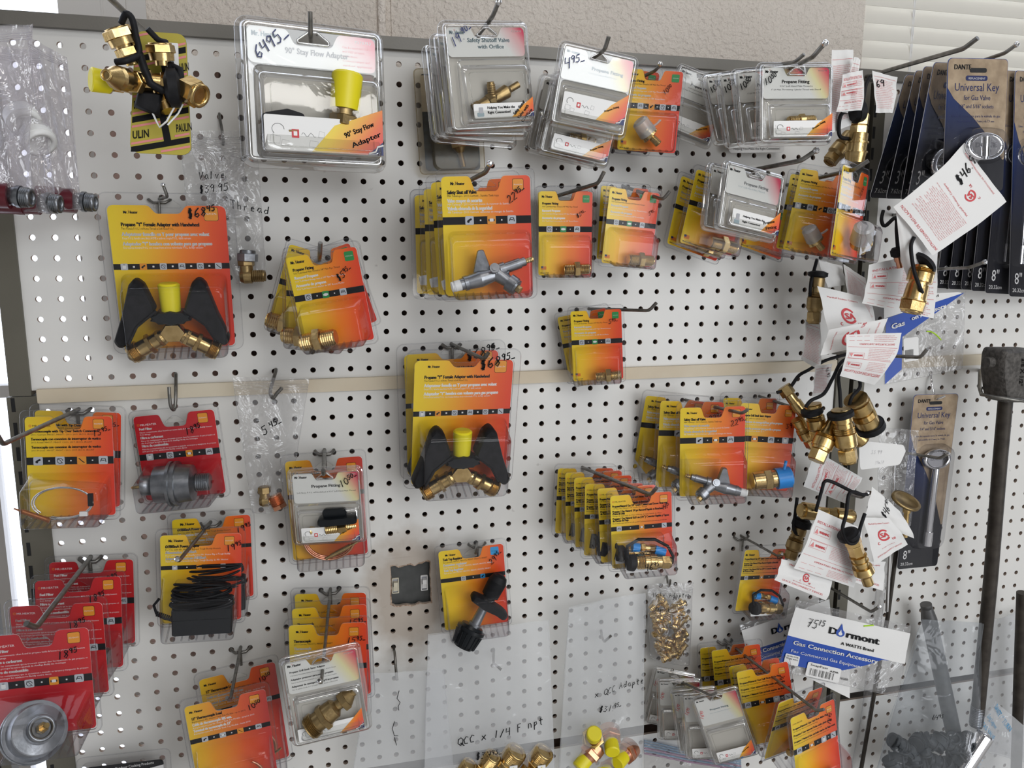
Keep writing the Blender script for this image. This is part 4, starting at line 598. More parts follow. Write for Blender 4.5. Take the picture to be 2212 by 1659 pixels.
# ---- the kinds of package ----
G=lambda *a:list(a)
FIT=G(('T',.155,'Propane Fitting',.30),('s',.187,'9/16" Left Hand Male Thread x 3/8" Male Pipe Thread',.66),('W',.24,'Raccord Propane',.34),('w',.272,'9/16 "Left Hand filetage male x 3/8" Pipe Thread Homme',.72),('W',.325,'Accesorio de propane',.43),('w',.357,'9/16 "Left Hand rosca macho de 3/8" Rosca Macho',.68))
BX=(.04,.97,.51,.985,30)
def fitc(**k):
    d=dict(lines=FIT,band=(.412,.478),icons=[(.2,'icon_grey','o'),(.46,'icon_green','f'),(.72,'icon_grey','h')],box=BX,tag=('icon_green','F276153',.88,.085),flag=1,make=m_fit,price=('$5^95-',.72,.31,6,.5)); d.update(k); return d
SAF=G(('T',.145,'Safety Shut off Valve',.33),('s',.17,'MH Tanktops - 2011-Current , Sunrite Tank tops',.58),('W',.215,'Valve coupee de securite',.39),('w',.24,'MH Tanktops - 2011-Current, dessus de reservoir de Sunrite',.70),('W',.28,'Valvula obturada de la seguridad',.50),('w',.305,'Mh Tanktops - 2011-Current, camisetas sin mangas de Sunrite',.74))
YL=G(('T',.14,'Propane "Y" Female Adapter with Handwheel',.66),('s',.163,"Two Female P.O.L.'s w/Acme Thread x Soft Nose P.O.L.",.44),('W',.205,'Adaptateur femelle en Y pour propane avec volant',.74),('w',.228,'Deux P.O.L. femelle avec filets ACME x embout souple P.O.L. debit restreint',.58),('W',.27,'Adaptador "Y" hembra con volante para gas propano',.76),('w',.292,'Dos tuercas hembra P.O.L. con roscas Acme x boca redondeada P.O.L. de flujo excesivo',.68))
QC=G(('T',.16,'Propane/Natural Gas 1/4" Quick Connect and Excess Flow Plug',.90),('s',.187,'1/4" Male Pipe Thread x 1/4" Female Pipe Thread',.56),('T',.232,'Propane / Gaz Naturel 1/4 po Raccord Rapide et Bouchon',.82),('T',.262,"d'Exces de Debit",.2),('s',.288,'Filetage de tuyau male de 1/4 po x filetage de tuyau femelle de 1/4 po',.80),('T',.33,'Propane / Gas Natural 0,63 cm (1/4 ") Conector Rapido y Tapon',.92),('T',.358,'de Exceso de Flujo',.26),('s',.388,'Rosca macho para tuberia de 0,63 cm (1/4 ") x Rosca hembra para tuberia de 0,63 cm',.88))
FF=G(('T',.17,'Propane/Natural Gas Full Flow Male Plug',.80),('s',.20,'1/4" Male Pipe Thread x Full Flow Male Plug',.55),('T',.255,'Propane / Gaz naturel Fiche male plein debit',.86),('s',.285,'Filetage de tuyau male de 1/4 po x fiche male a plein debit',.64),('T',.34,'Propane / Natural Gas enchufe macho de flujo total',.93),('s',.37,'Rosca macho para tuberia de 0,63 cm (1/4") x enchufe macho de flujo total',.78))
FU=G(('W',.165,'Fuel Filter',.16),('w',.20,'Filters contaminants often found in propane tanks & hoses to protect Buddy heaters',.90),('w',.225,'from damage',.13),('W',.268,'Filtre a carburant',.28),('w',.30,'Filtres les contaminants qui se trouvent souvent dans les reservoirs de gaz propane et',.92),('w',.325,'afin de proteger les autres appareils de chauffage Buddy des dommages',.70),('W',.365,'Filtro de combustible',.33),('w',.398,'Filtra los contaminantes que se encuentran a menudo en tanques y mangueras de propano',.92),('w',.422,'para proteger los calefactores Buddy contra danos',.55))
TC=G(('T',.19,'Thermocouple',.22),('s',.218,'2011-Current, MH15TS, MH30TS, MH45T',.50),('W',.27,'Thermocouple',.22),('w',.30,'Courant 2011, MH15TS, MH30TS, MH45T',.50),('W',.35,'Termocupla',.2),('w',.38,'2011-Actual, MH15TS, MH30TS, MH45T',.50))
TL12=G(('T',.145,'12" Thermocouple Lead',.37),('s',.17,'Replacement Mr. Heater Tank Top Models - up to 2010',.66),('W',.205,'Cable de thermocouple 305 mm.',.48),('w',.23,'Remplacement pour Mr. Heater Tank Top Models - jusqu\'en 2010',.76),('W',.265,'Terminal de termocopla de 12"',.46),('w',.29,'Reemplazo para Mr. Heater Tank Top Models - hasta 2010',.70))
TIP=G(('T',.155,'Thermocouple with Tip Over Switch Connection',.78),('s',.183,'2011- Current: MH15T, MH30T / 2011- 2019: SRC15, SRC30T',.74),('T',.232,'Termocupla con conexion de interruptor de vuelco',.80),('s',.26,'2011-Actual: MH15T, MH30T / 2011- 2019: SRC15, SRC30T',.70),('T',.312,'Termocupla con conexion de interruptor de vuelco',.80),('s',.34,'2011-Present : MH15T, MH30T / 2011- 2019: SRC15, SRC30T',.72))
PO=G(('T',.14,'6V/800mA Power Adapter',.42),('s',.17,"For Use with Mr. Heater's Big and Tough Buddy Heaters",.68),('W',.205,'Alimentation 6V/800mA',.38),('w',.235,'Pour utilisation avec les chaufferettes Mr. Heater Big et Tough Buddy',.80),('W',.275,'Adaptador de corriente 6V/800mA',.50),('w',.30,'Para uso con calentadoras Big y Tough Buddy de Mr. Heater.',.78))
RG=G(('T',.125,'Tank Top Regulator',.30),('s',.155,'For use with: MH15T, MH15TS, MH30T, MH30TS, MH45T',.68),('W',.195,'Detendeur regulateur',.36),('w',.222,"Pour l'usage avec : MH15T, MH15TS, MH30T, MH30TS, MH45T",.76),('W',.262,'Tank Top Regulator',.30),('w',.29,'Para el uso con: MH15T, MH15TS, MH30T, MH30TS, MH45T',.72))
SS=G(('T',.15,'Propane Grill Steak Saver Adapter',.5),('s',.18,'Propane grill on a cylinder P.O.L.',.4),('W',.225,'Adaptateur de sauvegardePour gril au propane',.72),('w',.25,'Adaptateur de propane sur un cylindre 1 lb',.5),('W',.30,'Adaptador protector para parrilla a propano',.70),('w',.325,'Para propane en un cilindro de 1"',.4))
def mk(lines,band,icons,box,**k): d=dict(lines=lines,band=band,icons=icons,box=box); d.update(k); return d
gy,og,gn='icon_grey','icon_orange','icon_green'
TYS={'bfit':fitc(),'bfit2':fitc(),
'bsaf':mk(SAF,(.335,.40),[(.3,gy,'v'),(.55,og,'f'),(.78,gy,'h')],(.05,.985,.455,.985,30),tag=(og,'Accessories',.86,.075),price=('22^95-',.76,.235,7.5,.6),make=m_valve(),logow=.16,logo=(.1,.07)),
'by':mk(YL,(.395,.435),[(.09,gy,'b'),(.25,og,'v'),(.42,gy,'o'),(.58,gy,'h'),(.74,gy,'o'),(.9,gy,'l')],(.05,.97,.46,.985,27),**{'in':(.07,.07,.075,.03)},tag=(og,'F271176',.87,.055),price=('$68^45',.67,.085,7,.15),make=m_wing,nw=.25,nd=10,logow=.12,logo=(.13,.055),lx=.1,ts=.8,slope=6),
'bqc':mk(QC,(.425,.485),[(.13,gy,'h'),(.5,og,'f'),(.87,gy,'l')],(.06,.99,.51,.985,36),tag=(og,'F276185',.87,.09),price=('HP',.86,.235,7,.3),make=m_quick,logost='new',logo=(.03,.095),logow=.22,lx=.03,ts=.85),
'bff':mk(FF,(.42,.49),[(.12,gy,'h'),(.4,og,'f'),(.68,gy,'b'),(.9,gy,'l')],(.06,.99,.51,.985,32),tag=(og,'F276281',.86,.1),price=('16^95-',.78,.3,7.5,.9),make=m_plug,logost='new',logo=(.03,.1),logow=.22,lx=.03,ts=.9),
'bfuel':mk(FU,(.45,.52),[(.13,gy,'b'),(.38,gy,'o'),(.62,og,'f'),(.87,gy,'h')],(.02,.99,.57,1.12,42),stock='red',red=1,inks=('print_white','print_white'),tag=(og,'F273699',.85,.085),price=('18^95',.62,.27,8,.25),make=m_filter,logost='new',logo=(.03,.115),logow=.24,lx=.05,ts=.78),
'btip':mk(TIP,(.40,.475),[(.13,gy,'v'),(.38,gy,'o'),(.63,og,'l'),(.88,gy,'h')],(.0,.97,.55,.99,36),tag=(og,'F237345',.84,.075),price=('13^95-',.78,.2,7,.25),make=m_couple,logost='new',logo=(.04,.1),logow=.25,ts=.8),
'btcl':mk(TL12,(.33,.375),[(.18,gy,'v'),(.4,gy,'f'),(.62,og,'l'),(.85,gy,'h')],(.04,.98,.42,.985,28),stock='dark',tag=(og,'F273117',.85,.075),price=('10^50',.76,.17,7,.35),make=m_copper,logow=.16),
'btc':mk(TC,(.44,.50),[(.2,gy,'v'),(.5,og,'l'),(.8,gy,'h')],(.04,.98,.53,.985,26),tag=(og,'Accessories',.84,.095),price=('15^95-',.74,.215,8,0),make=m_copper,logow=.16,logo=(.09,.085)),
'bpow':mk(PO,(.34,.385),[(.17,gy,'b'),(.47,og,'f'),(.77,gy,'v')],(.0,.97,.44,1.12,40),tag=(og,'F276127',.85,.08),price=('19^95',.82,.2,8,.3),make=m_power,logow=.18,logo=(.1,.075)),
'breg':mk(RG,(.345,.395),[(.35,gy,'o'),(.65,'icon_blue','v')],(.03,1.0,.44,1.1,34),tag=('icon_blue','Propane',.86,.075),price=('29^95-',.8,.24,8,.7),make=m_reg,logow=.16,logo=(.1,.07)),
'bss':mk(SS,(.375,.44),[(.3,og,'f'),(.6,gy,'h'),(.86,gy,'b')],(.05,1.0,.5,.985,34),tag=(og,'F273171',.87,.09),price=('39^95-',.84,.27,8,.2),make=m_tankcap,logow=.16)}
TITLE2=lambda a,w,h=4.:[('ink',.5-w/2,.42,a,w,h)]
TYS.update({
'cpf':dict(lines=[('ink',.28,.50,'Propane Fitting',.42,4.2),('ink',.25,.62,'9/16" Left Hand Male Thread x',.5,2),('ink',.12,.73,'1"-20 Male Throwaway Cylinder Thread with Shutoff',.76,2)],code='F276138',iv=.44,win=(.09,.93,.45,.95),lab=(.15,.91,.72,.91),price=('10^50',.02,.60,8,.45,'ink',.16),make=m_fit),
'cpf2':dict(lines=[('faint_print',.28,.50,'Propane Fitting',.45,4.2),('faint_print',.25,.62,'9/16" Left Hand Male Thread x',.5,2)],code='F276281',iv=.42,win=(.09,.93,.45,.95),lab=(.15,.91,.77,.91),price=('16^95',.06,.72,8,1.1,'print_red'),make=m_plug),
'cso':dict(stock='card_pink',lines=[('faint_print',.25,.50,'Safety Shutoff Valve',.55,4.2),('faint_print',.38,.72,'with Orifice',.34,4.)],code='F276133',lk='faint_print',iv=.32,win=(.15,.94,.34,.93),lab=(.24,.92,.74,.87),help=1,corner=['Safety Shutoff','Valve with','Orifice'],cl=.26,cz=.1,cs=3.4,ca=.75,diag=.62,peak=.35,price=('19.^90-',.07,.70,9,.6,'print_navy'),make=m_orif),
'chelp':dict(stock='card_pink',lines=[('print_grey',.32,.55,'Propane Fitting',.46,4.4),('faint_print',.22,.68,'9/16" Left Hand Male Thread',.5,2)],iv=.46,win=(.09,.93,.47,.95),lab=(.16,.91,.68,.91),help=1,corner=['Propane','Fitting'],cl=.24,cz=.45,cs=4,ca=.35,diag=.62),
'c90':dict(stock='card_pink',lines=[('print_grey',.28,.66,'90\u00b0 Stay Flow Adapter',.5,4.2),('print_red',.73,.35,'Can be used with NEW',.24,1.6),('print_red',.73,.47,'and OLD propane',.18,1.6),('print_red',.73,.6,'connections',.12,1.6),('print_red',.73,.73,'Connects camper and',.22,1.6),('print_red',.73,.86,'outdoor appliances',.24,1.6)],code='F273753',iv=.31,win=(.10,.94,.32,.94),lab=(.13,.92,.67,.90),corner=['90\u00b0 Stay Flow','Adapter'],cl=.28,cz=.46,cs=3.6,ca=.42,diag=.38,peak=.35,price=('6495-',.08,.92,8,.7,'print_navy'),D=24,lk='faint_print',make=m_elbow90),
'bss2':dict(lines=[('ink',.05,.34,'Propane Grill Steak Saver Adapter',.5,2.6),('ink',.05,.44,'1"-20 Female Throwaway Cylinder Thread x Female P.O.L. & Acme Thread',.64,1.6),('ink',.05,.58,'Adaptador protector para parrilla propano',.6,2.6),('ink',.05,.67,'Tuerca cilindrica hembra desechable de 1"-20 x P.O.L. y Acme hembra',.64,1.6),('ink',.05,.80,'Adaptateur de sauvegardePour gril au propane',.66,2.6),('ink',.05,.89,'Filet de cylindre femelle de 1"-20 jetable x P.O.L. femelle et filet ACME',.64,1.6)],code='F276171',iv=.40,win=(.1,.93,.42,.93),lab=(.1,.9,.77,.91),corner=[],diag=.62,peak=.6,make=m_steak,D=12)})
import builtins
def place(o,p): o.location=Vector((p[0],p[1],p[2]+ZZ))*.001; o.rotation_mode='YXZ'; o.rotation_euler=(p[4],p[5],p[3])
ROOT={}
def pack(n,ty,over=None,label='',grp=None):
    p=PK[n]; c=dict(TYS[ty]); c.update(over or {}); f=clam if ty[0]=='c' or ty=='bss2' else blister
    t=f(n,ty,p[6],p[7],c); place(t,p); tag(t,label,'package',grp); ROOT[n]=t; return t
def more(src,n,label,grp=None):
    t=copy_tree(ROOT[src]); place(t,PK[n]); tag(t,label,'package'); 
    if grp: t['group']=grp
    ROOT[n]=t; return t
g1='steak of packs'
pack('p1','c90',None,'large clear clamshell with yellow capped brass 90 degree adapter, price 64 95, top row')
pack('p2','cso',None,'clear clamshell of brass safety shutoff valve marked 19.90, front of its stack')
GP='clamshells of the 19.90 shutoff valve'; ROOT['p2']['group']=GP
more('p2','p2b','clear clamshell directly behind the one marked 19.90',GP); more('p2','p2c','clear clamshell rearmost of the 19.90 stack, only its left rim showing',GP)
pack('p3','cpf',dict(price=('4^95-',.04,.72,13,.35,'print_navy',.1),make=None,code=None,lines=[('faint_print',.42,.55,'Propane Fitting',.46,4.2),('faint_print',.38,.68,'9/16" Left Hand Male Thread',.42,1.8)],lab=(.13,.91,.6,.85),lk='faint_print'),'tilted glossy clear clamshell marked 4 95 with nothing but its label in the window')
GP='clamshells fanned behind the one marked 4 95'; 
def regroup(*ns,g): 
    for n in ns: ROOT[n]['group']=g
pack('p3b','cpf',dict(price=None),'clear clamshell right behind the one marked 4 95, swung to the left'); ROOT['p3b']['group']=GP
more('p3b','p3c','clear clamshell rearmost of the fan behind the one marked 4 95',GP)
BG=dict(icons=[(.1,gy,'b'),(.33,gy,'h'),(.52,og,'v'),(.71,gy,'o'),(.9,gy,'h')],make=m_flare,price=('10^50',.72,.30,7,.75),tag=(gn,'F276154',.88,.085),flag=1)
pack('p4','bfit',BG,'yellow and red carded fitting with frosted cap and green square, marked 10 50, top row')
more('p4','p4b','yellow carded fitting half hidden behind the 10 50 card with frosted cap')
pack('p5','cpf',dict(price=None,make=None),'white carded clamshell tilted steeply between the 10 50 red card and the clamshell stack')
pack('p6','cpf',None,'clear clamshell Propane Fitting marked 10 50, front of the top right stack'); GP='10 50 clamshells top right'; ROOT['p6']['group']=GP
for n,l in (('p6b','second'),('p6c','third'),('p6d','fourth and rearmost')): more('p6',n,'clear clamshell marked 10 50, %s from the front in the top right stack'%l,GP)
pack('q1','bsaf',None,'large carded grey safety valve marked 22 95, upper middle, front of its stack'); GP='safety valve cards upper middle'; ROOT['q1']['group']=GP
for n,l in (('q1b','second'),('q1c','third'),('q1d','rearmost')): more('q1',n,'carded safety valve, %s of the upper middle stack, only its left edge showing'%l,GP)
pack('q2','bfit2',None,'small carded brass fitting marked $5 95 hanging right of the large safety valve'); more('q2','q2b','carded brass fitting hidden behind the $5 95 card right of the safety valve')
pack('q3','bfit2',dict(price=('5^95-',.82,.31,6,.4)),'small carded brass fitting tilted clockwise, marked 5 95, third in the second row'); more('q3','q3b','yellow edge of a carded fitting behind the tilted 5 95 card')
pack('q4','chelp',dict(make=None),'bright clear clamshell reading Helping You Make the Right Connection with Propane Fitting corner'); GP='Helping You clamshells'; more('q4','q4b','clear clamshell with $5 on its corner behind the Helping You clamshell'); regroup('q4','q4b',g=GP)
pack('q4c','bfit',dict(make=m_fit,price=None),'yellow carded brass fitting just behind the two Helping You clamshells'); more('q4c','q4d','yellow carded fitting furthest left in the cluster of the Helping You clamshell')
pack('q4e','bfit',dict(price=None,make=None),'tilted carded fitting whose red lower corner sticks out under the Helping You clamshell')
pack('q5','bfit',dict(BG,price=None),'yellow and red carded fitting left of the one turned sideways, second row right'); more('q5','q5b','carded fitting behind the one left of the sideways card')
pack('q6','bfit',dict(BG),'yellow and red carded fitting turned sideways at the right end of the second row')
pack('n1','bfit',dict(make=m_fit_l,price=('$5^95-',.68,.33,8,.5),icons=[(.2,gy,'o'),(.45,gn,'f'),(.7,gy,'h')]),'carded brass fitting marked $5 95 tilted counterclockwise, front of the left fan of three'); GP='fan of $5 95 carded fittings, left middle'
more('n1','n1b','nearly upright carded fitting right behind the tilted $5 95 card',GP); more('n1','n1c','carded fitting swung to the left, box sticking out left of the $5 95 fan',GP); more('n1','n1d','rearmost carded fitting of the $5 95 fan, swung to the right',GP); ROOT['n1']['group']=GP
pack('s1','bfit2',dict(price=('5^95-',.74,.20,8,.05)),'small carded brass fitting marked 5 95 hanging alone below over the wood strip'); more('s1','s1b','carded fitting behind the 5 95 card over the wood strip')
pack('y1','by',None,'large carded Y adapter with black hand wheels and yellow cap, marked $68, left side')
pack('y2','by',dict(price=('$68^95-',.66,.075,9,.2)),'large carded Y adapter marked 68 95, in the middle below the wood strip, front one'); more('y2','y2b','carded Y adapter right behind the one marked 68 95')
pack('u1','btcl',dict(price=None,tag=(og,'F273117',.85,.1)),'tall yellow and red carded copper thermocouple behind the small Propane Fitting clamshell')
pack('u2','cpf',dict(code='F273757',lines=[('ink',.28,.48,'Propane Fitting',.44,4.4),('ink',.05,.66,'Soft Nose P.O.L. w/Handwheel x 9/16" Left Hand Male Thread',.9,2.2)],price=('10^50-',.74,.52,10,.5,'ink',.12),make=m_wheel),'clear clamshell with black hand wheel marked 10 50, hanging before the copper thermocouple card')
pack('m1','breg',None,'carded tank top regulator with black ribbed nut, marked 29 95, right of the light switches')
pack('v1','bqc',dict(boxprice=('46^95',.38,.12,9)),'carded quick connect coupling with black strap and blue caps, marked HP, front of six'); GP='row of six quick connect cards'; ROOT['v1']['group']=GP
for n,l in (('v1b','second'),('v1c','third'),('v1d','fourth'),('v1e','fifth'),('v1f','sixth and rearmost')): more('v1',n,'yellow edge of a quick connect card, %s of six from the front'%l,GP)
pack('w1','bsaf',dict(make=m_valve(True),price=('22^95-',.78,.22,8,.25)),'carded grey safety valve marked 22 95, lower right of centre, front of three'); GP='three safety valve cards lower right of centre'; more('w1','w1b','carded safety valve, second of three behind the lower 22 95 card',GP); more('w1','w1c','carded safety valve, rearmost of three and tilted, behind the lower 22 95 card',GP); regroup('w1',g=GP)
pack('x1','bss',None,'red and orange carded brass adapter with blue cap marked 39 95'); more('x1','x1b','card behind the 39 95 adapter with blue cap')
pack('x2','bqc',dict(price=('38^95',.8,.2,6,.3),logost='old'),'small carded coupling with black strap marked 38 95, hanging left of the paper tags')
pack('z1','bff',None,'yellow and red male plug card, front of the tilted stack of four, bottom right'); GP='four tilted male plug cards'; ROOT['z1']['group']=GP
for n,l in (('z1b','second'),('z1c','third'),('z1d','fourth and rearmost')): more('z1',n,'male plug card, %s of the tilted stack of four'%l,GP)
pack('z2','bff',dict(price=('16^95',.84,.3,8,1.1)),'male plug card marked 16 95 nearest the camera at the bottom edge'); more('z2','z2b','male plug card turned left behind the nearest one at the bottom edge')
pack('z3','cpf2',None,'glaring white clear clamshell marked 16 95 at the bottom, front of five'); GP='five 16 95 clamshells at the bottom'; ROOT['z3']['group']=GP
for n,l in (('z3b','second'),('z3c','third'),('z3d','fourth'),('z3e','fifth and rearmost')): more('z3',n,'clear clamshell, %s of five behind the glaring white one at the bottom'%l,GP)
pack('l1','btip',None,'carded thermocouple wire coil marked 13 95 at the left edge under the wood strip'); more('l1','l1b','card behind the 13 95 thermocouple coil at the left edge')
pack('l2','bfuel',None,'crimson carded fuel filter hanging alone on the J shaped hook')
pack('l3','bpow',None,'carded black power adapter with coiled cable marked 19 95, front one'); more('l3','l3b','carded power adapter behind the one marked 19 95')
pack('l4d','bfuel',dict(logo=(.03,.09)),'crimson fuel filter card, rearmost of four at the lower left'); GP='four crimson fuel filter cards lower left'; ROOT['l4d']['group']=GP
more('l4d','l4c','crimson fuel filter card, third from the front at the lower left',GP); more('l4d','l4b','crimson fuel filter card, second from the front at the lower left',GP)
pack('l4','bfuel',dict(make=m_filter2,price=('18^95',.68,.28,8,.15)),'crimson fuel filter card with big round metal filter, nearest one at the lower left',GP)
pack('l5','btcl',None,'12 inch thermocouple lead card marked 10 50 at the bottom edge, front of two'); more('l5','l5b','12 inch thermocouple lead card marked 10 50, rear of two near the bottom')
pack('l6b','btc',None,'thermocouple card marked 15 95, front of three behind the grill adapter clamshell'); GP='three thermocouple cards'; ROOT['l6b']['group']=GP
more('l6b','l6c','thermocouple card, second of three behind the grill adapter clamshell',GP); more('l6b','l6d','thermocouple card, rearmost of three behind the grill adapter clamshell',GP)
pack('l6','bss2',None,'clear white carded clamshell grill adapter with large old brass fitting')
# ---------------- hooks (base in its hole, bend, tip) ----------------
hook((115.6,-0.0,1655.4),(113.1,-275.0,1636.7),(108.8,-290.0,1638.0),'long steel hook top left carrying the brass valve cluster, running out of the picture',r=3)
hook((294.1,-0.0,1652.5),(293.6,-104.0,1654.6),(294.1,-116.0,1678.2),'steel hook through the large 90 degree adapter clamshell',False,2.6)
hook((493.3,-0.0,1669.7),(501.7,-146.0,1678.8),(506.2,-158.0,1691.9),'steel hook through the 19.90 clamshells with its ball tip at the top picture edge',True,2.6)
hook((636.6,-0.0,1647.3),(645.0,-138.0,1652.1),(647.0,-146.0,1665.9),'steel hook through the glossy 4 95 clamshell',False,2.6)
hook((729.7,-0.0,1642.1),(740.7,-78.0,1646.2),(743.8,-84.0,1653.3),'small steel hook through the red 10 50 card in the top row')
hook((834.0,-0.0,1658.8),(863.1,-212.0,1633.8),(867.9,-222.0,1640.8),'steel hook through the 10 50 clamshells, flat cut tip',False)
hook((942.2,-0.0,1655.2),(870.0,-236.0,1634.1),(875.9,-250.0,1647.1),'steel hook with ball tip rising just above the 10 50 clamshells',True,2.8)
hook((1121.9,-0.0,1673.0),(1070.3,-250.0,1652.6),(1074.1,-266.0,1661.2),'long steel hook reaching right in front of the blind, flat tip',False,3)
hook((1243.8,-0.0,1677.3),(1197.7,-185.0,1670.3),(1203.3,-196.0,1678.6),'steel hook with ball tip through the shiny key card top right',True,2.6)
hook((468.0,-0.0,1487.6),(480.9,-200.0,1496.0),(484.5,-208.0,1505.0),'bright steel hook through the large safety valve cards',True,2.8)
hook((609.5,-0.0,1479.9),(652.2,-104.0,1495.3),(657.2,-112.0,1509.4),'steel hook above the small $5 95 card, flat tip',False,2.6)
hook((728.3,-0.0,1501.6),(747.6,-98.0,1476.5),(754.5,-104.0,1487.2),'steel hook through the tilted 5 95 card',False)
hook((872.8,-0.0,1516.7),(889.6,-196.0,1520.6),(903.7,-206.0,1532.3),'dark steel hook with ball tip over the Helping You clamshell',True,3)
hook((998.9,-0.0,1508.5),(976.4,-186.0,1513.0),(987.1,-198.0,1523.1),'steel hook through the sideways card and its neighbour',False,2.8)
hook((293.8,-0.0,1395.5),(293.8,-178.0,1404.8),(294.7,-186.0,1416.6),'steel hook seen end on in the left $5 95 fan',False,2.6)
hook((679.4,-0.0,1323.6),(726.8,-110.0,1327.8),(733.7,-118.0,1338.9),'long straight steel hook of the single 5 95 cards over the wood strip',False)
hook((99.2,-0.0,1472.7),(116.3,-46.0,1472.8),(112.7,-50.0,1486.7),'small steel hook of the left Y adapter card',True,1.9,True)
hook((472.5,-0.0,1276.8),(500.9,-92.0,1266.0),(505.3,-98.0,1275.3),'steel hook of the middle Y adapter cards',False,2.6,True)
hook((290.4,-0.0,1132.0),(287.8,-116.0,1128.7),(287.5,-122.0,1136.4),'steel hook of the thermocouple and hand wheel packages',False,2.6,True)
hook((507.5,-0.0,975.2),(494.1,-56.0,980.0),(496.1,-60.0,990.4),'short steel hook of the tank top regulator card',False,1.8,True)
hook((673.2,-0.0,1080.7),(706.4,-178.0,1089.7),(710.0,-188.0,1101.9),'dark steel hook of the six quick connect cards',False,2.6)
hook((841.9,-0.0,1178.5),(861.7,-134.0,1183.1),(866.5,-140.0,1189.3),'steel hook of the lower safety valve cards',False,2.4)
hook((970.6,-0.0,1178.7),(995.8,-92.0,1170.1),(999.8,-98.0,1176.7),'steel hook of the 39 95 adapter card',False,2.2)
hook((950.4,-0.0,946.1),(965.1,-86.0,942.4),(968.1,-92.0,948.2),'empty looking steel hook with crossbar above the 38 95 card',True,1.9,True)
hook((930.1,-0.0,764.5),(920.8,-262.0,796.3),(925.2,-270.0,803.2),'long steel hook of the male plug cards, running to the lower right',False,2.2,True)
hook((826.6,-0.0,715.0),(818.5,-160.0,774.1),(824.4,-166.0,781.1),'thin wire hook of the 16 95 clamshells',False,1.8)
hook((-16.6,-0.0,1205.3),(-30.1,-215.0,1211.3),(-30.5,-225.0,1223.4),'long steel hook reaching past the left picture edge under the wood strip',False,2.6,True)
hook((103.5,-0.0,1247.0),None or (0,0,0),(0,0,0),'J shaped bright steel hook holding the single crimson fuel filter card',False,2.2,pts=[(104.6,-8.0,1245.7),(105.5,-20.0,1230.4),(104.8,-26.0,1213.1),(103.2,-30.0,1204.8),(101.1,-36.0,1209.1),(100.4,-38.0,1218.6),(100.5,-38.0,1236.0)],mat='hook_steel')
hook((134.2,-0.0,1039.3),(113.0,-128.0,1036.1),(113.1,-136.0,1041.7),'steel hook with round tip in front of the power adapter card',True,2.4,True)
hook((-18.8,-0.0,1003.9),(-9.8,-238.0,1018.9),(-14.5,-250.0,1029.9),'thick steel hook of the four crimson fuel filter cards',False,3,True)
hook((163.3,-0.0,850.5),(162.5,-138.0,849.9),(159.8,-144.0,858.4),'steel hook of the 12 inch thermocouple lead cards',False,2.3,True)
hook((290.9,-0.0,924.9),(275.0,-190.0,887.7),(273.1,-196.0,894.5),'long steel hook before the grill adapter clamshell',True,2.2,True)
hook((177.2,-0.0,1579.3),(0,0,0),(0,0,0),'thin steel hook holding the zip bag priced 39.95',False,1.8,pts=[(179.1,-12.0,1569.0),(181.3,-20.0,1555.0),(182.4,-26.0,1544.2),(182.5,-30.0,1538.1)])
hook((230.4,-0.0,1248.0),(0,0,0),(0,0,0),'dark steel hook holding the zip bag priced 5.45',False,2.4,pts=[(229.5,-10.0,1243.8),(224.6,-22.0,1228.9),(223.4,-30.0,1220.9),(227.1,-38.0,1215.9),(232.3,-42.0,1222.6),(239.2,-44.0,1230.1)])
hook((379.7,-0.0,818.7),(0,0,0),(0,0,0),'thin steel hook left of the big poly bags, hanging down',False,2,pts=[(379.6,-14.0,817.2),(379.6,-30.0,796.4),(380.2,-36.0,788.7)])
hook((532.5,-0.0,799.5),(0,0,0),(0,0,0),'thin steel hook poking through the QCC bag',False,2,pts=[(529.4,-14.0,795.0),(526.2,-28.0,787.8),(524.1,-50.0,801.7),(531.4,-58.0,796.9)])
hook((709.0,-0.0,808.5),(0,0,0),(0,0,0),'thin steel hook poking through the bag with yellow capped adapters',False,2,pts=[(705.4,-14.0,806.5),(703.2,-30.0,806.3),(700.7,-46.0,817.1),(705.8,-52.0,826.4)])
hook((820.2,-0.0,888.7),(0,0,0),(0,0,0),'thin steel hook of the Male Adaptor zip bag',False,1.8,pts=[(815.4,-14.0,886.5),(813.6,-20.0,879.9),(811.7,-30.0,889.1),(810.3,-34.0,897.9)])
hook((1129.6,-0.0,835.2),(1081.6,-158.0,871.0),(1088.7,-166.0,882.8),'bright steel hook with ball tip above the printed bag priced 75',True,2.4)
hook((1195.5,-0.0,1465.4),(1119.9,-165.0,1462.7),(1131.7,-176.0,1472.3),'bright steel hook with ball tip through the upside down $46.95 paper',True,2.8)
hook((1218.3,-0.0,1375.9),(1178.0,-180.0,1385.3),(1189.0,-194.0,1393.2),'bright steel hook with ball tip left of the 8 inch numbers',True,2.4)
hook((1101.7,-0.0,1245.0),(1111.3,-178.0,1260.2),(1114.4,-186.0,1272.9),'steel hook with flat tip in front of the crumpled instruction papers',False,2.6)
hook((1233.3,-0.0,1072.2),(1230.7,-104.0,1086.5),(1238.0,-112.0,1095.5),'bright steel hook with ball tip holding the blank looking paper tag',True,2.4)
hook((1124.8,-0.0,1009.8),(1080.4,-120.0,1038.7),(1083.0,-128.0,1048.9),'dark steel hook holding the lower brass couplings',True,2.2)
hook((1293.3,-0.0,1204.4),(0,0,0),(0,0,0),'bright wire hook holding the single blue key card',False,1.6,pts=[(1288.6,-10.0,1191.0),(1289.3,-18.0,1168.6),(1284.3,-30.0,1165.5),(1292.7,-38.0,1172.0)],mat='chrome')
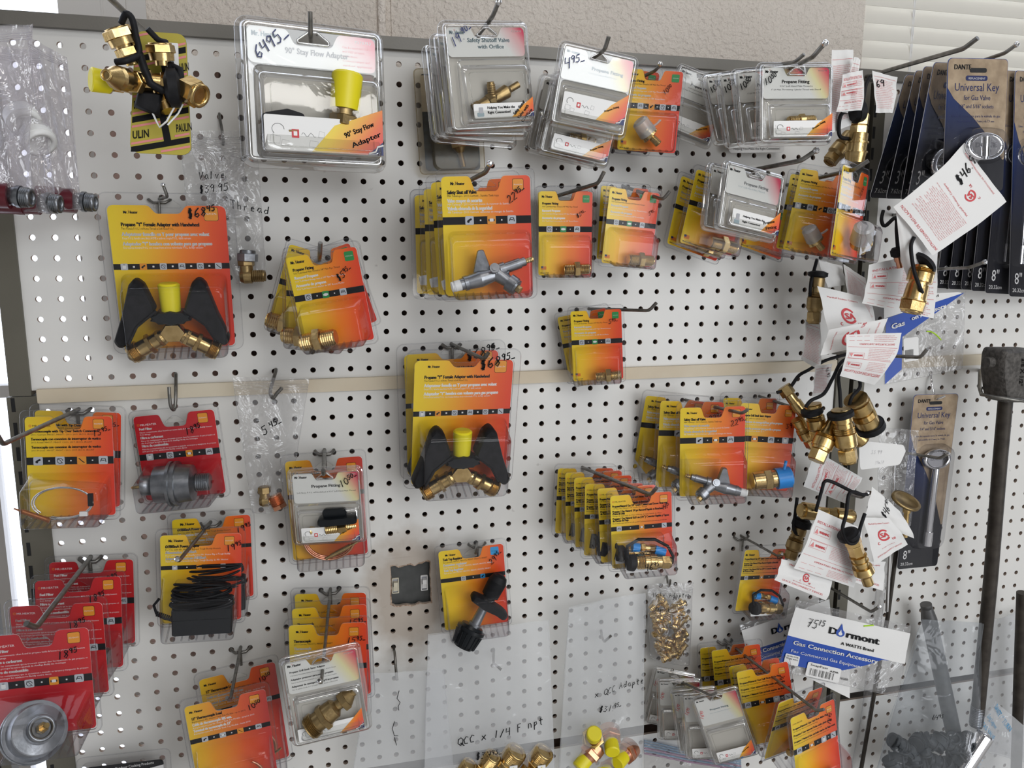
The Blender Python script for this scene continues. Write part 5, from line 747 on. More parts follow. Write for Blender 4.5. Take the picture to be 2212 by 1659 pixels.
# ---------------- bags, loose fittings, papers, key cards ----------------
def cloud(u,v,a,s=0): return a*(math.sin(7*u+3*v+s)+.7*math.sin(13*v-5*u+2*s)+.5*math.sin(17*u+9*v))
def bag(name,label,c,film_='zip_film',th=9,wr=2.2,zipper=True,seed=0,text=(),jag=0,seams=True,nu=24,nv=30,cat='bag'):
    TL,TR,BR,BL=c; mp,w,h=sheet(TL,TR,BR,BL); base=Vector(BL)*.5+Vector(BR)*.5
    pil=lambda u,v:(max(math.sin(math.pi*min(max(u,0),1)),0)**.6)*(1-min(max(v,0),1)**2.5)*th
    def F(x,z,off=0): u,v=x/w,z/h; return mp(x,z,off-pil(u,v)/2-cloud(u,v,wr,seed))
    def Bk(x,z,off=0): u,v=x/w,z/h; return mp(x,z,off+pil(u,v)/2-cloud(u,v,wr*.5,seed+2))
    t=thing(name,label,cat,base); mb=MB(); grid(mb,F,w,h,nu,nv); grid(mb,Bk,w,h,nu,nv)
    if seams:
        for xx in (0,w): mb.tube([F(xx,h*j/12) for j in range(13)],.45,5,0)
        mb.tube([F(w*j/10,0) for j in range(11)],.5,5,0)
    if zipper:
        for dz in (8,10.5,12.5,15): mb.tube([F(w*j/10,h-dz) for j in range(11)],.45,5,0)
    o=mb.build('film',[film_],t,loc=base); o.location=(0,0,0)
    if text:
        mb=MB()
        for tx,x,z,hh,ro in text: mb.hand(tx,x*w,z*h,hh,0,-2.4,.12,ro,mp=F)
        o=mb.build('handwriting',['ink'],t,loc=base); o.location=(0,0,0)
    return t,base,F,w,h
def child(t,base,mb,name,mats,label=None):
    o=mb.build(name,mats,t,loc=base); o.location=(0,0,0)
    if label: o['label']=label
    return o
# zip bags of white fittings, top left corner
for i,(c,l) in enumerate([(((-16.1,-60.0,1646.1),(21.7,-60.0,1625.5),(24.6,-66.0,1455.6),(-10.0,-62.0,1453.7)),'right hand zip bag with maroon and silver end at the left edge'),
  (((-62.0,-90.0,1627.7),(1.5,-90.0,1625.3),(6.1,-96.0,1448.6),(-46.9,-92.0,1453.2)),'middle zip bag with round white fittings at the left edge'),
  (((-62.5,-120.0,1638.6),(7.9,-120.0,1643.7),(-12.3,-124.0,1458.0),(-67.9,-122.0,1451.4)),'nearest zip bag cut by the left picture edge')]):
    t,b,F,w,h=bag('zip_bag',l,c,'zip_cloudy',16,3.5,True,i*2.1)
    mb=MB(); p=Vector(F(w*.5,h*.06,16)); mb.axis(p+Vector((-30,-6,2)),p+Vector((10,-6,0)),[('c',16,15),('c',10,14)],0,24); child(t,b,mb,'maroon_cap',[pm('maroon',(.10,.008,.015),.3)])
    mb=MB(); mb.axis(p+Vector((10,-6,0)),p+Vector((32,-8,-2)),[('c',8,9.5,11),('c',4,12),('t',8,11),('o',3,10)],0,24); child(t,b,mb,'silver_fitting',['zinc'])
    mb=MB(); mb.tube([p+Vector((-10+13*math.cos(a*.5),-3,13*math.sin(a*.5))) for a in range(13)],3,8,closed=True); mb.box(p.x-14,p.x-6,p.y-6,p.y-3,p.z-8,p.z+8); child(t,b,mb,'white_clip',['white_plastic'])
    if i==1:
        for q,(u,v) in enumerate(((.62,.58),(.8,.47))):
            p=Vector(F(w*u,h*v,10)); mb=MB(); mb.axis(p+Vector((-6,6,8)),p+Vector((4,-6,-8)),[('c',3,14),('c',10,17,18),('o',4,17)],0,28); child(t,b,mb,'white_ring',['white_plastic'])
# brass valve cluster with the tag card behind it
t=thing('brass_valve_cluster','brass multi port valve with black straps and yellow end, hanging top left','valve',(135.3,-215.0,1567.9)); B=Vector((135.3,-215.0,1567.9))
V=lambda x,y,d:Vector(eval_at(x,y,d)) 
mb=MB(); mb.axis((128.1,-205.0,1572.1),(105.4,-262.0,1568.9),[('c',10,8),('h',8,11,11),('c',8,8),('c',3,8,11),('c',8,11.5),('c',4,11.5,10),('c',10,10.5,5),('o',2,5.5)],0,28)
mb.axis((120.9,-215.0,1575.0),(160.5,-208.0,1574.0),[('c',12,9),('h',10,10.5,10.5),('c',10,8.5),('h',8,10,10),('c',8,8),('c',6,5)],0,28)
mb.axis((122.4,-222.0,1587.6),(111.2,-228.0,1619.6),[('c',8,6.5),('c',3,8),('h',11,11.5,11.5),('c',3,9),('c',9,13,13.5),('h',12,15.5,15),('o',2,12)],0,28)
mb.axis((147.9,-212.0,1590.3),(147.0,-216.0,1610.8),[('c',6,7),('c',9,11.5,12),('h',10,14,13.5),('o',2,11)],0,28)
mb.axis((154.6,-205.0,1577.4),(183.6,-226.0,1560.1),[('c',10,6,8),('c',4,8,11),('h',14,14,14),('o',2,12)],0,28); mb.axis((117.8,-212.0,1569.3),(99.8,-224.0,1569.6),[('c',10,7),('c',10,8),('h',4,9,9)],0,24); mb.axis((141.5,-200.0,1571.0),(149.5,-205.0,1547.9),[('c',10,8),('h',8,9.5,9.5),('c',8,8)],0,24)
child(t,B,mb,'brass_body',['brass'])
mb=MB(); mb.axis((101.5,-224.0,1569.2),(85.0,-232.0,1570.2),[('c',2,9),('c',22,10.5,11.5),('c',1.5,11.5,10)],0,28); child(t,B,mb,'yellow_cap',['yellow_plastic'])
mb=MB(); mb.tube(smooth([(116.5,-232.0,1623.1),(122.4,-238.0,1630.2),(127.0,-236.0,1626.9),(128.5,-232.0,1613.3),(129.4,-228.0,1597.4),(120.8,-240.0,1587.8),(110.0,-238.0,1585.9)]),3.2,8); mb.tube([(138.0,-225.0,1621.3),(145.8,-220.0,1613.2),(149.0,-214.0,1612.7),(152.6,-210.0,1613.0)],3,8); mb.tube([(129.4,-228.0,1597.4),(132.3,-222.0,1583.8),(136.5,-220.0,1571.3),(146.4,-218.0,1565.6),(159.1,-216.0,1566.6),(164.8,-216.0,1573.5),(163.9,-216.0,1586.8),(157.0,-214.0,1591.2),(151.4,-212.0,1578.1)],4,8)
mb.axis((148.4,-216.0,1568.3),(164.2,-214.0,1569.5),[('c',4,10,17),('c',10,19),('c',4,19,12)],0,24); mb.prism([(q[0],q[2]) for q in ((122.4,-205.0,1564.7),(146.2,-205.0,1563.6),(140.3,-205.0,1542.1),(117.9,-205.0,1550.2))],-214,-196,0,3); child(t,B,mb,'rubber_strap',['rubber'])
mb=MB(); mb.tube([(154.7,-212.0,1562.7),(157.9,-214.0,1553.5),(148.4,-216.0,1536.2),(141.1,-214.0,1530.4),(138.1,-212.0,1536.4),(134.9,-210.0,1544.3)],1,6); mb.tube([(164.2,-212.0,1554.2),(159.4,-213.0,1544.8),(148.7,-214.0,1532.9)],1,6); child(t,B,mb,'clear_tie',['white_plastic'])
# yellow striped card behind it
c=((120.5,-190.0,1627.4),(168.7,-190.0,1627.0),(167.1,-195.0,1505.8),(107.4,-195.0,1506.8)); mp,w,h=sheet(*c); B=Vector(c[3]); clr('pl_yellow',(.46,.38,.045),.5)
mb=MB(); o_=rrect(0,w,0,h,9); mb.plate(o_,0,0,mp=lambda x,z,y:mp(x,z,y)); mb.plate(o_,1,1,mp=lambda x,z,y:mp(x,z,y))
def band_(x0,z0,x1,z1,wd,m,y):
    d=Vector((x1-x0,z1-z0)).normalized(); n=Vector((-d.y,d.x))*wd/2; mb.add([mp(x0+n.x,z0+n.y,y),mp(x1+n.x,z1+n.y,y),mp(x1-n.x,z1-n.y,y),mp(x0-n.x,z0-n.y,y)],[(0,1,2,3)],m)
cl=lambda z:min(max(z,1),h-1)
def strip_(z0,th,m,y,u0=0.,u1=1.):
    n=10; P_=[u0+(u1-u0)*q/n for q in range(n+1)]; lo=[cl(z0+13*u) for u in P_]; hi=[cl(z0+13*u+th) for u in P_]
    for q in range(n):
        if hi[q]-lo[q]>.3 and hi[q+1]-lo[q+1]>.3: mb.add([mp(1+(w-2)*P_[q],lo[q],y),mp(1+(w-2)*P_[q+1],lo[q+1],y),mp(1+(w-2)*P_[q+1],hi[q+1],y),mp(1+(w-2)*P_[q],hi[q],y)],[(0,1,2,3)],m)
for k in range(-1,6):
    z=k*30.; off=.38 if k%2 else .62; strip_(z,6,1,-.3); strip_(z+8,2.2,2,-.35,0,off-.08); strip_(z+8,2.2,2,-.35,off+.12,1); strip_(z+25,2.2,2,-.35,0,off-.08); strip_(z+25,2.2,2,-.35,off+.12,1)
    if 2<z+13*off and z+40<h: band_(w*off,z+13*off+3,w*off-5,z+13*off+33,6.5,1,-.36)
    if k>=0 and z+34<h:
        mb.text('PAULIN',w*(off+.14),z+13*(off+.14)+13,8,1,-.6,sx=.40 if off>.5 else .62,bold=.02,rot=.19,mp=mp,sk=.15); mb.text('PAULIN'[-(4 if off>.5 else 2):],2,z+14,8,1,-.6,sx=.62,bold=.02,rot=.19,mp=mp,sk=.15)
mb.plate(rrect(w*.62,w*.84,h*.52,h*.92,1),-.8,3,mp=mp)
for k in range(16): band_(w*.65,h*(.66+.012*k),w*.75,h*(.66+.012*k),.6+.7*(k*7%3),1,-1.)
o=mb.build('tag_card',['pl_yellow','ink','print_pink','print_white'],loc=B); tag(o,'yellow and black striped product card behind the brass valve cluster','card')
# zip bags with fittings, left half
def elbow(t,b,p,s=1,nm='brass_elbow',mat='old_brass'):
    mb=MB(); p=Vector(p); mb.axis(p+Vector((0,0,-2))*s,p+Vector((0,0,16))*s,[('c',8,7*s),('h',8,9*s,9*s)],0,20); mb.axis(p+Vector((-7,0,-5))*s,p+Vector((20,-2,-4))*s,[('c',4,6*s,8*s),('c',8,8*s),('t',12,7*s),('o',2,6*s)],0,20); child(t,b,mb,nm,[mat])
t,b,F,w,h=bag('zip_bag','long clear zip bag reading Thread with a brass elbow, left of centre',((138.7,-26.0,1554.3),(222.6,-26.0,1530.3),(225.5,-26.0,1374.4),(189.1,-26.0,1366.4)),'zip_film',8,2,True,1.,(('Thread',.40,.52,11,0),),seams=True)
elbow(t,b,(202.1,-30.0,1380.6),1.15); mb=MB(); mb.axis((204.0,-30.0,1394.1),(204.8,-30.0,1408.8),[('h',12,13,13),('c',4,10),('o',1,9)]); child(t,b,mb,'steel_nut',['zinc'])
t,b,F,w,h=bag('zip_bag','clear zip bag handwritten Valve 39.95 behind the big adapter clamshell',((133.4,-34.0,1552.4),(204.7,-34.0,1555.6),(207.2,-34.0,1449.4),(135.7,-34.0,1448.6)),'zip_film',5,1.4,True,3.,(('Valve',.25,.44,9,.05),('$39.95',.24,.28,9,.1)))
t,b,F,w,h=bag('zip_bag','clear zip bag priced 5.45 with two small brass fittings, below the wood strip',((178.6,-40.0,1246.6),(274.4,-40.0,1240.4),(239.1,-40.0,1063.9),(193.0,-40.0,1061.1)),'zip_film',10,3,True,5.,(('5.^45-',.38,.58,11,.5),))
elbow(t,b,(210.1,-42.0,1081.7),.95); mb=MB(); mb.axis((222.3,-44.0,1084.7),(229.8,-46.0,1066.6),[('o',2,9),('t',16,9.5),('h',8,10,10)]); child(t,b,mb,'copper_nipple',['copper'])
# big poly bags along the bottom
t,b,F,w,h=bag('poly_bag','big milky poly bag with two scribbled marks, bottom left of the middle',((341.3,-48.0,811.8),(446.8,-48.0,803.8),(462.9,-48.0,593.9),(303.8,-48.0,623.4)),'poly_film',6,2,False,1.)
mb=MB(); mb.tube([F(w*.40,h*.86,-2.4),F(w*.38,h*.80,-2.4),F(w*.42,h*.77,-2.4),F(w*.40,h*.74,-2.4),F(w*.41,h*.71,-2.4)],.5,4); mb.tube([F(w*.37,h*.62,-2.4),F(w*.35,h*.56,-2.4),F(w*.38,h*.50,-2.4),F(w*.42,h*.50,-2.4)],.5,4); mb.tube([F(w*.38,h*.49,-2.4),F(w*.41,h*.42,-2.4)],.5,4); child(t,b,mb,'handwriting',['ink'])
t,b,F,w,h=bag('poly_bag','big milky poly bag handwritten QCC x 1/4 with brass fittings at the bottom',((424.0,-58.0,865.5),(604.4,-58.0,866.5),(616.2,-62.0,580.0),(411.9,-62.0,602.3)),'poly_film',9,2.2,False,2.,(('QCC x 1/4 F npt',.24,.345,12.5,.16),('$34^95-',.38,.25,11,.06)))
for k,(x,y,r_,lb) in enumerate(((1060,1650,15,1),(1110,1640,19,1),(1170,1640,18,1),(1010,1668,14,0),(1140,1672,18,0))):
    p=Vector(eval_at(x,y,62)); mb=MB(); mb.axis(p+Vector((-18,6,-22)),p+Vector((4,-4,16)),[('c',10,r_*.8),('h',8,r_,r_),('c',4,r_*.8),('t',12,r_*.9),('o',2,r_*.85)],0,24); child(t,b,mb,'brass_fitting',['brass'])
    if lb: mb=MB(); q=p+Vector((-6,-r_-2,-2)); mb.box(q.x-6,q.x+6,q.y-1,q.y,q.z-9,q.z+7); mb.add([(q.x-3,q.y-1.3,q.z-1),(q.x+3,q.y-1.3,q.z-1),(q.x,q.y-1.3,q.z+5)],[(0,1,2)],1); child(t,b,mb,'white_sticker',['print_white','yellow_plastic'])
t,b,F,w,h=bag('poly_bag','milky poly bag handwritten QCC Adapter $31 with yellow capped brass fittings',((636.5,-52.0,880.5),(759.6,-52.0,890.6),(764.6,-56.0,544.0),(622.0,-56.0,558.3)),'poly_film',12,2.6,False,4.,(('x QCC Adapte',.36,.545,10,.10),('$31.^95-',.42,.465,10,-.05)))
for k,(x,y,a,u_) in enumerate(((1282,1590,-.6,1),(1320,1605,.3,1),(1345,1635,1.0,1),(1265,1640,-1.2,0),(1310,1668,2.6,1))):
    p=Vector(eval_at(x,y,58)); d=Vector((math.cos(.5+a),-.45,math.sin(.5+a)*.9)); d=[Vector((-.15,-.55,.6)),Vector((-.2,-.85,-.25)),Vector((-.7,-.55,-.1)),Vector((-.7,-.3,-.5)),Vector((-.5,-.4,.2))][k].normalized()
    mb=MB(); mb.axis(p-d*30,p,[('c',4,12,15),('c',10,17),('h',8,18,18),('c',6,13,11)],0,24); child(t,b,mb,'brass_adapter',['copper' if k else 'brass'])
    mb=MB(); mb.axis(p-d*2,p+d*18,[('c',18,11.5),('c',1.5,11.5,10)],0,28); child(t,b,mb,'yellow_cap',['yellow_plastic'])
t,b,F,w,h=bag('zip_bag','small clear zip bag handwritten Male Adaptor stuffed with brass air fittings',((773.0,-30.0,893.2),(851.8,-30.0,887.9),(849.2,-34.0,748.7),(779.9,-34.0,770.9)),'zip_film',20,1.2,True,6.,(('Male Adaptor',.10,.84,7.2,0),('Quick',.12,.66,7.2,0)))
random.seed(11)
for k in range(32):
    u,v=random.uniform(.2,.8),.06+.72*(k/32); p=Vector(F(w*u,h*v,8)); a=random.uniform(-.7,.9)+(1.57 if k%4==3 else 0); d=Vector((math.cos(a),random.uniform(-.3,.3),math.sin(a))).normalized(); L=random.uniform(12,16)
    mb=MB(); mb.axis(p-d*L,p+d*L,[('o',1,4.6),('t',7,5.3),('h',4,7,7),('c',3,4.2),('c',2,5.8),('c',4,4.2),('c',2,5.6,4.2)],0,14); child(t,b,mb,'air_fitting',['brass'])
t,b,F,w,h=bag('zip_bag','blue and pink striped zipper bag at the bottom behind the 16 95 clamshells',((785.8,-10.0,610.1),(966.7,-10.0,543.6),(982.5,-12.0,398.4),(790.0,-12.0,445.6)),'zip_film',4,1,False,2.)
for k,m in enumerate(('blue_film','blue_film','blue_film','pink_film','blue_film','pink_film')): mb=MB(); mb.tube([F(w*j/8,h-2-k*4.2,-1) for j in range(9)],1.3,6); child(t,b,mb,'zipper_stripe',[m])
# bag of black pipe fittings, right
clr('black_iron',(.03,.035,.04),.55,.2)
t,b,F,w,h=bag('poly_bag','large milky poly bag of black iron pipe fittings, price 14, bottom right',((1248.9,-80.0,801.4),(1371.3,-80.0,780.9),(1400.8,-86.0,448.6),(1164.9,-86.0,479.1)),'poly_thin',62,3,False,3.,(('14^95',.30,.50,9,0),))
random.seed(21)
for k in range(34):
    x=1928+(k*37%158)+random.random()*10; y=1596+random.random()*80; p=Vector(eval_at(x,y,84)); d=Vector((random.uniform(-1,1),random.uniform(-.8,.3),random.uniform(-1,1))).normalized(); mb=MB(); r_=random.uniform(11,15)
    mb.axis(p-d*12,p+d*12,[('o',3,r_),('c',6,r_*.85),('h' if k%2 else 'c',10,r_*1.05,r_*1.05),('c',6,r_*.85),('o',3,r_)],0,18); child(t,b,mb,'iron_fitting',['black_iron'])
t,b,F,w,h=bag('poly_bag','milky poly bag printed in blue around a chrome tube, bottom right corner',((1430.8,-70.0,619.1),(1560.5,-70.0,511.5),(1519.9,-76.0,400.1),(1351.3,-76.0,505.1)),'poly_film',14,3,False,7.)
mb=MB()
for tx,u,v,hh,bo in (('DANTE 1" TURN',.01,.93,9,.02),('Log Lighter',.0,.78,8,0),('GAS VALVE',-.02,.65,8,.0)): mb.text(tx,u*w,v*h,hh,0,-2,sx=.75,bold=bo,rot=-.25,mp=F)
for k in range(5): mb.text('Installation and operating instructions enclosed',.0*w,h*(.34-.055*k),2.2,0,-2,sx=.7,rot=-.25,mp=F,res=1)
child(t,b,mb,'blue_printing',['print_sky'])
mb=MB(); mb.axis((1338.4,-96.0,503.5),(1401.3,-84.0,567.0),[('c',60,15),('o',3,15)],0,32); child(t,b,mb,'chrome_tube',['chrome'])
t,b,F,w,h=bag('poly_bag','milky poly bag hanging behind the pipe at the far right edge',((1443.5,-20.0,743.0),(1577.7,-20.0,768.0),(1634.0,-24.0,419.3),(1462.6,-24.0,487.6)),'poly_film',6,2,False,8.)
# connector bags with white and blue printed header
def dormont(c,label,seed,full=True,price='75^15'):
    t,b,F,w,h=bag('printed_bag',label,c,'zip_film',8,.45,False,seed,nu=24,nv=24); mb=MB()
    L0=Vector((0,0)); H=lambda x,z,y=0:F(x*w,z*h,y-1.2)
    def reg(poly,m,y): 
        # fine strips so the print follows the film
        n=14
        for i in range(n):
            for j in range(7):
                a,b_=i/n,(i+1)/n; L=lambda u,q:poly[0](u)+(poly[1](u)-poly[0](u))*q/7
                mb.add([H(a,L(a,j),y),H(b_,L(b_,j),y),H(b_,L(b_,j+1),y),H(a,L(a,j+1),y)],[(0,1,2,3)],m,True)
    top=.90; wave=lambda u:.50-.03*u; low=lambda u:max(.12+.95*max(0,u-.32)**1.35,.05 if u<.05 else 0)
    reg((lambda u:wave(u),lambda u:top),0,-.2); reg((lambda u:min(low(u),wave(u)),lambda u:wave(u)),1,-.2)
    tx=lambda s,u,v,hh,wd,m,bo=0.:fit(mb,s,u*w,v*h,hh,wd*w,m,-2.6,bo,mp=F)
    tx('D',.30,.66,11,.07,2,.05); tx('rmont',.442,.66,11,.29,2,.05); tx('A WATTS Brand',.42,.545,5,.28,2,.02)
    dr=[(.395+.030*math.sin(a)*(1 if a<math.pi*1.0 else 1),.70-.05*math.cos(a)) for a in [k*math.pi/8 for k in range(16)]]; 
    pts=[(.395,.83)]+[(.395+.036*math.cos(a),.70+.052*math.sin(a)) for a in [math.radians(60-30*k) for k in range(11)]]
    mb.plate([(u*w,v*h) for u,v in pts],-2.7,1,mp=F); mb.plate([((.395+(u-.395)*.45)*w,(.69+(v-.70)*.45)*h) for u,v in pts],-3.0,0,mp=F)
    tx('Gas Connection Accessory',.05,.40,7,.70,0,.02); tx('For Commercial Gas Equipment',.05,.29,5,.58,0)
    mb.plate([(u*w,v*h) for u,v in rrect(.20,.47,.02,.22,.02)],-3.0,0,mp=F); fit(mb,'SnapFast',.22*w,.175*h,3.4,.14*w,2,-3.4,mp=F); fit(mb,'A75R',.38*w,.15*h,2.6,.07*w,2,-3.4,.03,mp=F)
    for k in range(26): 
        if (k*5)%7!=3: x=(.225+k*.0075)*w; ww=.3+.5*((k*3)%4)/3; mb.plate([(x,.045*h),(x+ww,.045*h),(x+ww,.14*h),(x,.14*h)],-3.4,2,mp=F)
    mb.plate([(u*w,v*h) for u,v in rrect(.02,.13,.12,.26,.01)],-3.0,0,mp=F); fit(mb,'SCAN FOR',.03*w,.225*h,2.4,.09*w,2,-3.4,mp=F); fit(mb,'MORE INFO',.03*w,.19*h,2.4,.09*w,2,-3.4,mp=F)
    if price: mb.hand(price,.12*w,.68*h,14,2,-3.2,.1,0,mp=F)
    child(t,b,mb,'printed_header',['paper_white','print_blue','ink'])
    if full:
        mb=MB(); mb.add([F(.2*w,.0*h,6),F(.62*w,-.18*h,6),F(.55*w,.35*h,6),F(.1*w,.3*h,6)],[(0,1,2,3)]); 
        fit(mb,'DANGER',.45*w,.06*h,3.6,.12*w,1,4,.02,mp=F); child(t,b,mb,'folded_leaflet',['paper_white','ink']); mb=MB(); mb.tube([F(.58*w,.86*h,-2),F(.66*w,.90*h,-2)],1.2,6); child(t,b,mb,'green_tie',[pm('lime_tie',(.45,.75,.02),.4)])
    return t,b,F,w,h
dormont(((993.7,-100.0,873.9),(1209.4,-100.0,804.5),(1192.9,-104.0,683.4),(962.6,-104.0,763.8)),'clear bag with blue and white printed header priced 75, lower right',1.)
dormont(((932.9,-40.0,810.3),(1095.2,-40.0,846.7),(1108.9,-44.0,749.2),(958.5,-44.0,718.0)),'blue and white printed header bag tilted behind, left of the one priced 75',2.,False,None)
t,b,F,w,h=bag('printed_bag','clear bag with blue slanted header under the 8 inch key cards',((1155.6,-40.0,1338.1),(1310.4,-40.0,1343.6),(1316.6,-44.0,1218.6),(1167.1,-44.0,1197.5)),'zip_film',6,.4,False,3.,nu=22,nv=22); mb=MB()
mb.plate([(0,h*.0),(w*.20,h*.14),(w*.21,h*.52),(w*.98,h*.99),(w*.02,h*.75)],-1.6,1,mp=F); mb.plate([(0,h*.75),(w*.95,h*.98),(w*.9,h),(0,h)],-1.5,0,mp=F)
fit(mb,'Gas',.08*w,.62*h,8,.16*w,0,-2.4,.03,mp=F,rot=.2); fit(mb,'on Accessory',.32*w,.70*h,7,.44*w,0,-2.4,.03,mp=F,rot=.24); fit(mb,'Equipment',.38*w,.57*h,5,.30*w,0,-2.4,mp=F,rot=.2); fit(mb,'s Brand',.44*w,.92*h,4.5,.22*w,2,-2.4,mp=F,rot=.15)
mb.plate([(u*w,v*h) for u,v in rrect(.22,.40,.22,.50,.02)],-2.2,0,mp=F)
for k in range(12): x=(.235+k*.0085)*w; mb.plate([(x,.25*h),(x+.5,.25*h),(x+.5,.36*h),(x,.36*h)],-2.6,2,mp=F)
child(t,b,mb,'printed_header',['paper_white','print_blue','ink']); mb=MB(); mb.tube([F(w*(.5+.03*k),h*(.55-.012*k*k*.3),-2) for k in range(7)],1.1,6); child(t,b,mb,'green_tie',['lime_tie'])
# ---------------- universal key cards ----------------
def keycard(c,num,cm,front=False):
    mp,w,h=sheet(*c); L=Vector(c[3]); t=thing('key_card',None,None,L); T=lambda mb,n,m,lb=None:child(t,L,mb,n,m,lb)
    mb=MB(); o_=rrect(0,w,0,h,6); mb.plate(o_,0,0,mp=mp); mb.plate(o_,1,2,mp=mp); mb.loft([[mp(x,z,0) for x,z in o_],[mp(x,z,1) for x,z in o_]],2,sm=False)
    arc=[(w*(.02),h)]+[(w*(.02+.96*math.sin(a)),h*(.99-.62*(1-math.cos(a)) if 0 else 1-(h*.0)-.60*(1-math.cos(a)))) for a in [k*math.pi/2/9 for k in range(1,10)]]+[(w-1,h-6)]
    mb.plate(rounded([(1,h*.78),(w*.12,h*.70),(w*.45,h*.56),(w*.75,h*.40),(w-.6,h*.22),(w-.6,h-.6),(.6,h-.6)],[2,2,8,8,2,6,6],3),-.25,1,mp=mp); k=w/75
    fit(mb,'DANTE',.10*w,h-11*k,5*k,.28*w,3,-.6,.02,mp=mp); mb.plate([(x,z) for x,z in rrect(.3*w,.66*w,h-22*k,h-17*k,2*k)],-.6,4,mp=mp); fit(mb,'REPLACEMENT',.34*w,h-20.7*k,2*k,.28*w,5,-.9,.01,mp=mp)
    fit(mb,'Universal Key',.12*w,h-32*k,8*k,.74*w,4,-.6,.01,mp=mp); fit(mb,'for Gas Valve',.28*w,h-41*k,5*k,.44*w,4,-.6,0,mp=mp); fit(mb,'1/4" and 5/16" sockets',.2*w,h-49*k,4*k,.58*w,4,-.6,0,mp=mp); fit(mb,'Llave de repuesto para la valvula de gas',.1*w,h-58*k,2.6*k,.8*w,4,-.6,0,mp=mp,res=1); fit(mb,'para enchufes de 6,3 mm y de 7,9 mm',.2*w,h-63*k,2.6*k,.6*w,4,-.6,0,mp=mp,res=1)
    fit(mb,num,.10*w,14*k,13*k,.17*w if len(num)<4 else .2*w,5,-.6,0,mp=mp); fit(mb,cm,.06*w,5*k,4.5*k,.30*w,5,-.6,0,mp=mp)
    T(mb,'card',['card_navy','cardboard_tan','print_grey','ink','print_navy','print_white'])
    mb=MB(); z1=h-88*k; cx=.5*w+6*k; zb=34*k if not front else 30*k
    mb.loft([[mp(cx+a*24*k*math.cos(q*math.pi/14),z1+a*14*k*math.sin(q*math.pi/14),-y) for q in range(28)] for a,y in ((.80,5),(1,6),(1,10),(.9,12),(.78,12),(.74,11))],0); mb.plate([(cx+.76*24*k*math.cos(q*math.pi/14),z1+.76*14*k*math.sin(q*math.pi/14)) for q in range(28)],-11,0,mp=mp)
    fit(mb,'DANTE',cx-13*k,z1-1*k,5*k,26*k,0,-11.8,.03,mp=mp)
    mb.tube([mp(cx,z1-13*k,-8),mp(cx,zb+18*k,-8)],4.6*k,16); mb.tube([mp(cx,zb+20*k,-8),mp(cx,zb,-8)],6*k,16); T(mb,'chrome_key',['chrome'])
    mb=MB(); P0=[mp(x,z,-.9) for x,z in rrect(cx-27*k,cx+27*k,zb-6*k,z1+20*k,14*k)]; P1=[mp(x,z,-15) for x,z in rrect(cx-25*k,cx+25*k,zb-3*k,z1+17*k,13*k)]; n=len(P0); mb.plate(rrect(1,w-1,1,h-1,5),-1.1,0,mp=mp); mb.loft([P0,P1],0); mb.add(P1,[tuple(range(n))]); T(mb,'plastic_bubble',['clear_shell'])
    mb=MB(); mb.plate(rounded([(w*.36,h-14*k),(w*.64,h-14*k),(w*.64,h-9.5*k),(w*.36,h-9.5*k)],2*k,3),-.9,0,mp=mp); T(mb,'hang_slot',['dark_slot'])
    return t
def kc(c,num,cm,label,grp=None): tag(keycard(c,num,cm),label,'key card',grp)
kc(((1115.1,-176.0,1661.2),(1212.3,-176.0,1665.5),(1221.5,-180.0,1490.4),(1121.7,-180.0,1488.5)),'3"','7.62cm','shiny 3 inch key card with chrome key, front of its stack, top right')
GP='3 inch key cards seen edge on'
for k,(a,b_,d) in enumerate(((2018,1960,150),(1996,1946,128),(1978,1914,104),(1957,1879,80))):
    kc((eval_at(a,134+k*9,d),eval_at(a+96,138+k*9,d-42),eval_at(b_+86,430,d-42),eval_at(b_,433-k*2,d)),'3"','7.62cm','dark 3 inch key card, %s behind the shiny one at the top right'%('first','second','third','fourth')[k],GP)
GP='8 inch key cards seen edge on'
for k,(a,b_,d,yb) in enumerate(((2193,2180,64,640),(2172,2128,56,633),(2150,2098,48,628),(2130,2076,40,625),(2110,2048,32,624),(2090,2022,24,622))):
    kc((eval_at(a,152,d),eval_at(a+96,158,d-20),eval_at(b_+92,yb+4,d-20),eval_at(b_,yb,d)),'8"','20.32cm','dark 8 inch key card, %s from the right picture edge'%('first','second','third','fourth','fifth','sixth')[k],GP)
kc(((1237.8,-30.0,1174.6),(1334.7,-22.0,1171.3),(1320.4,-26.0,867.1),(1231.5,-34.0,872.6)),'8"','20.32cm','8 inch key card with navy bottom and chrome key, alone on the right bay')
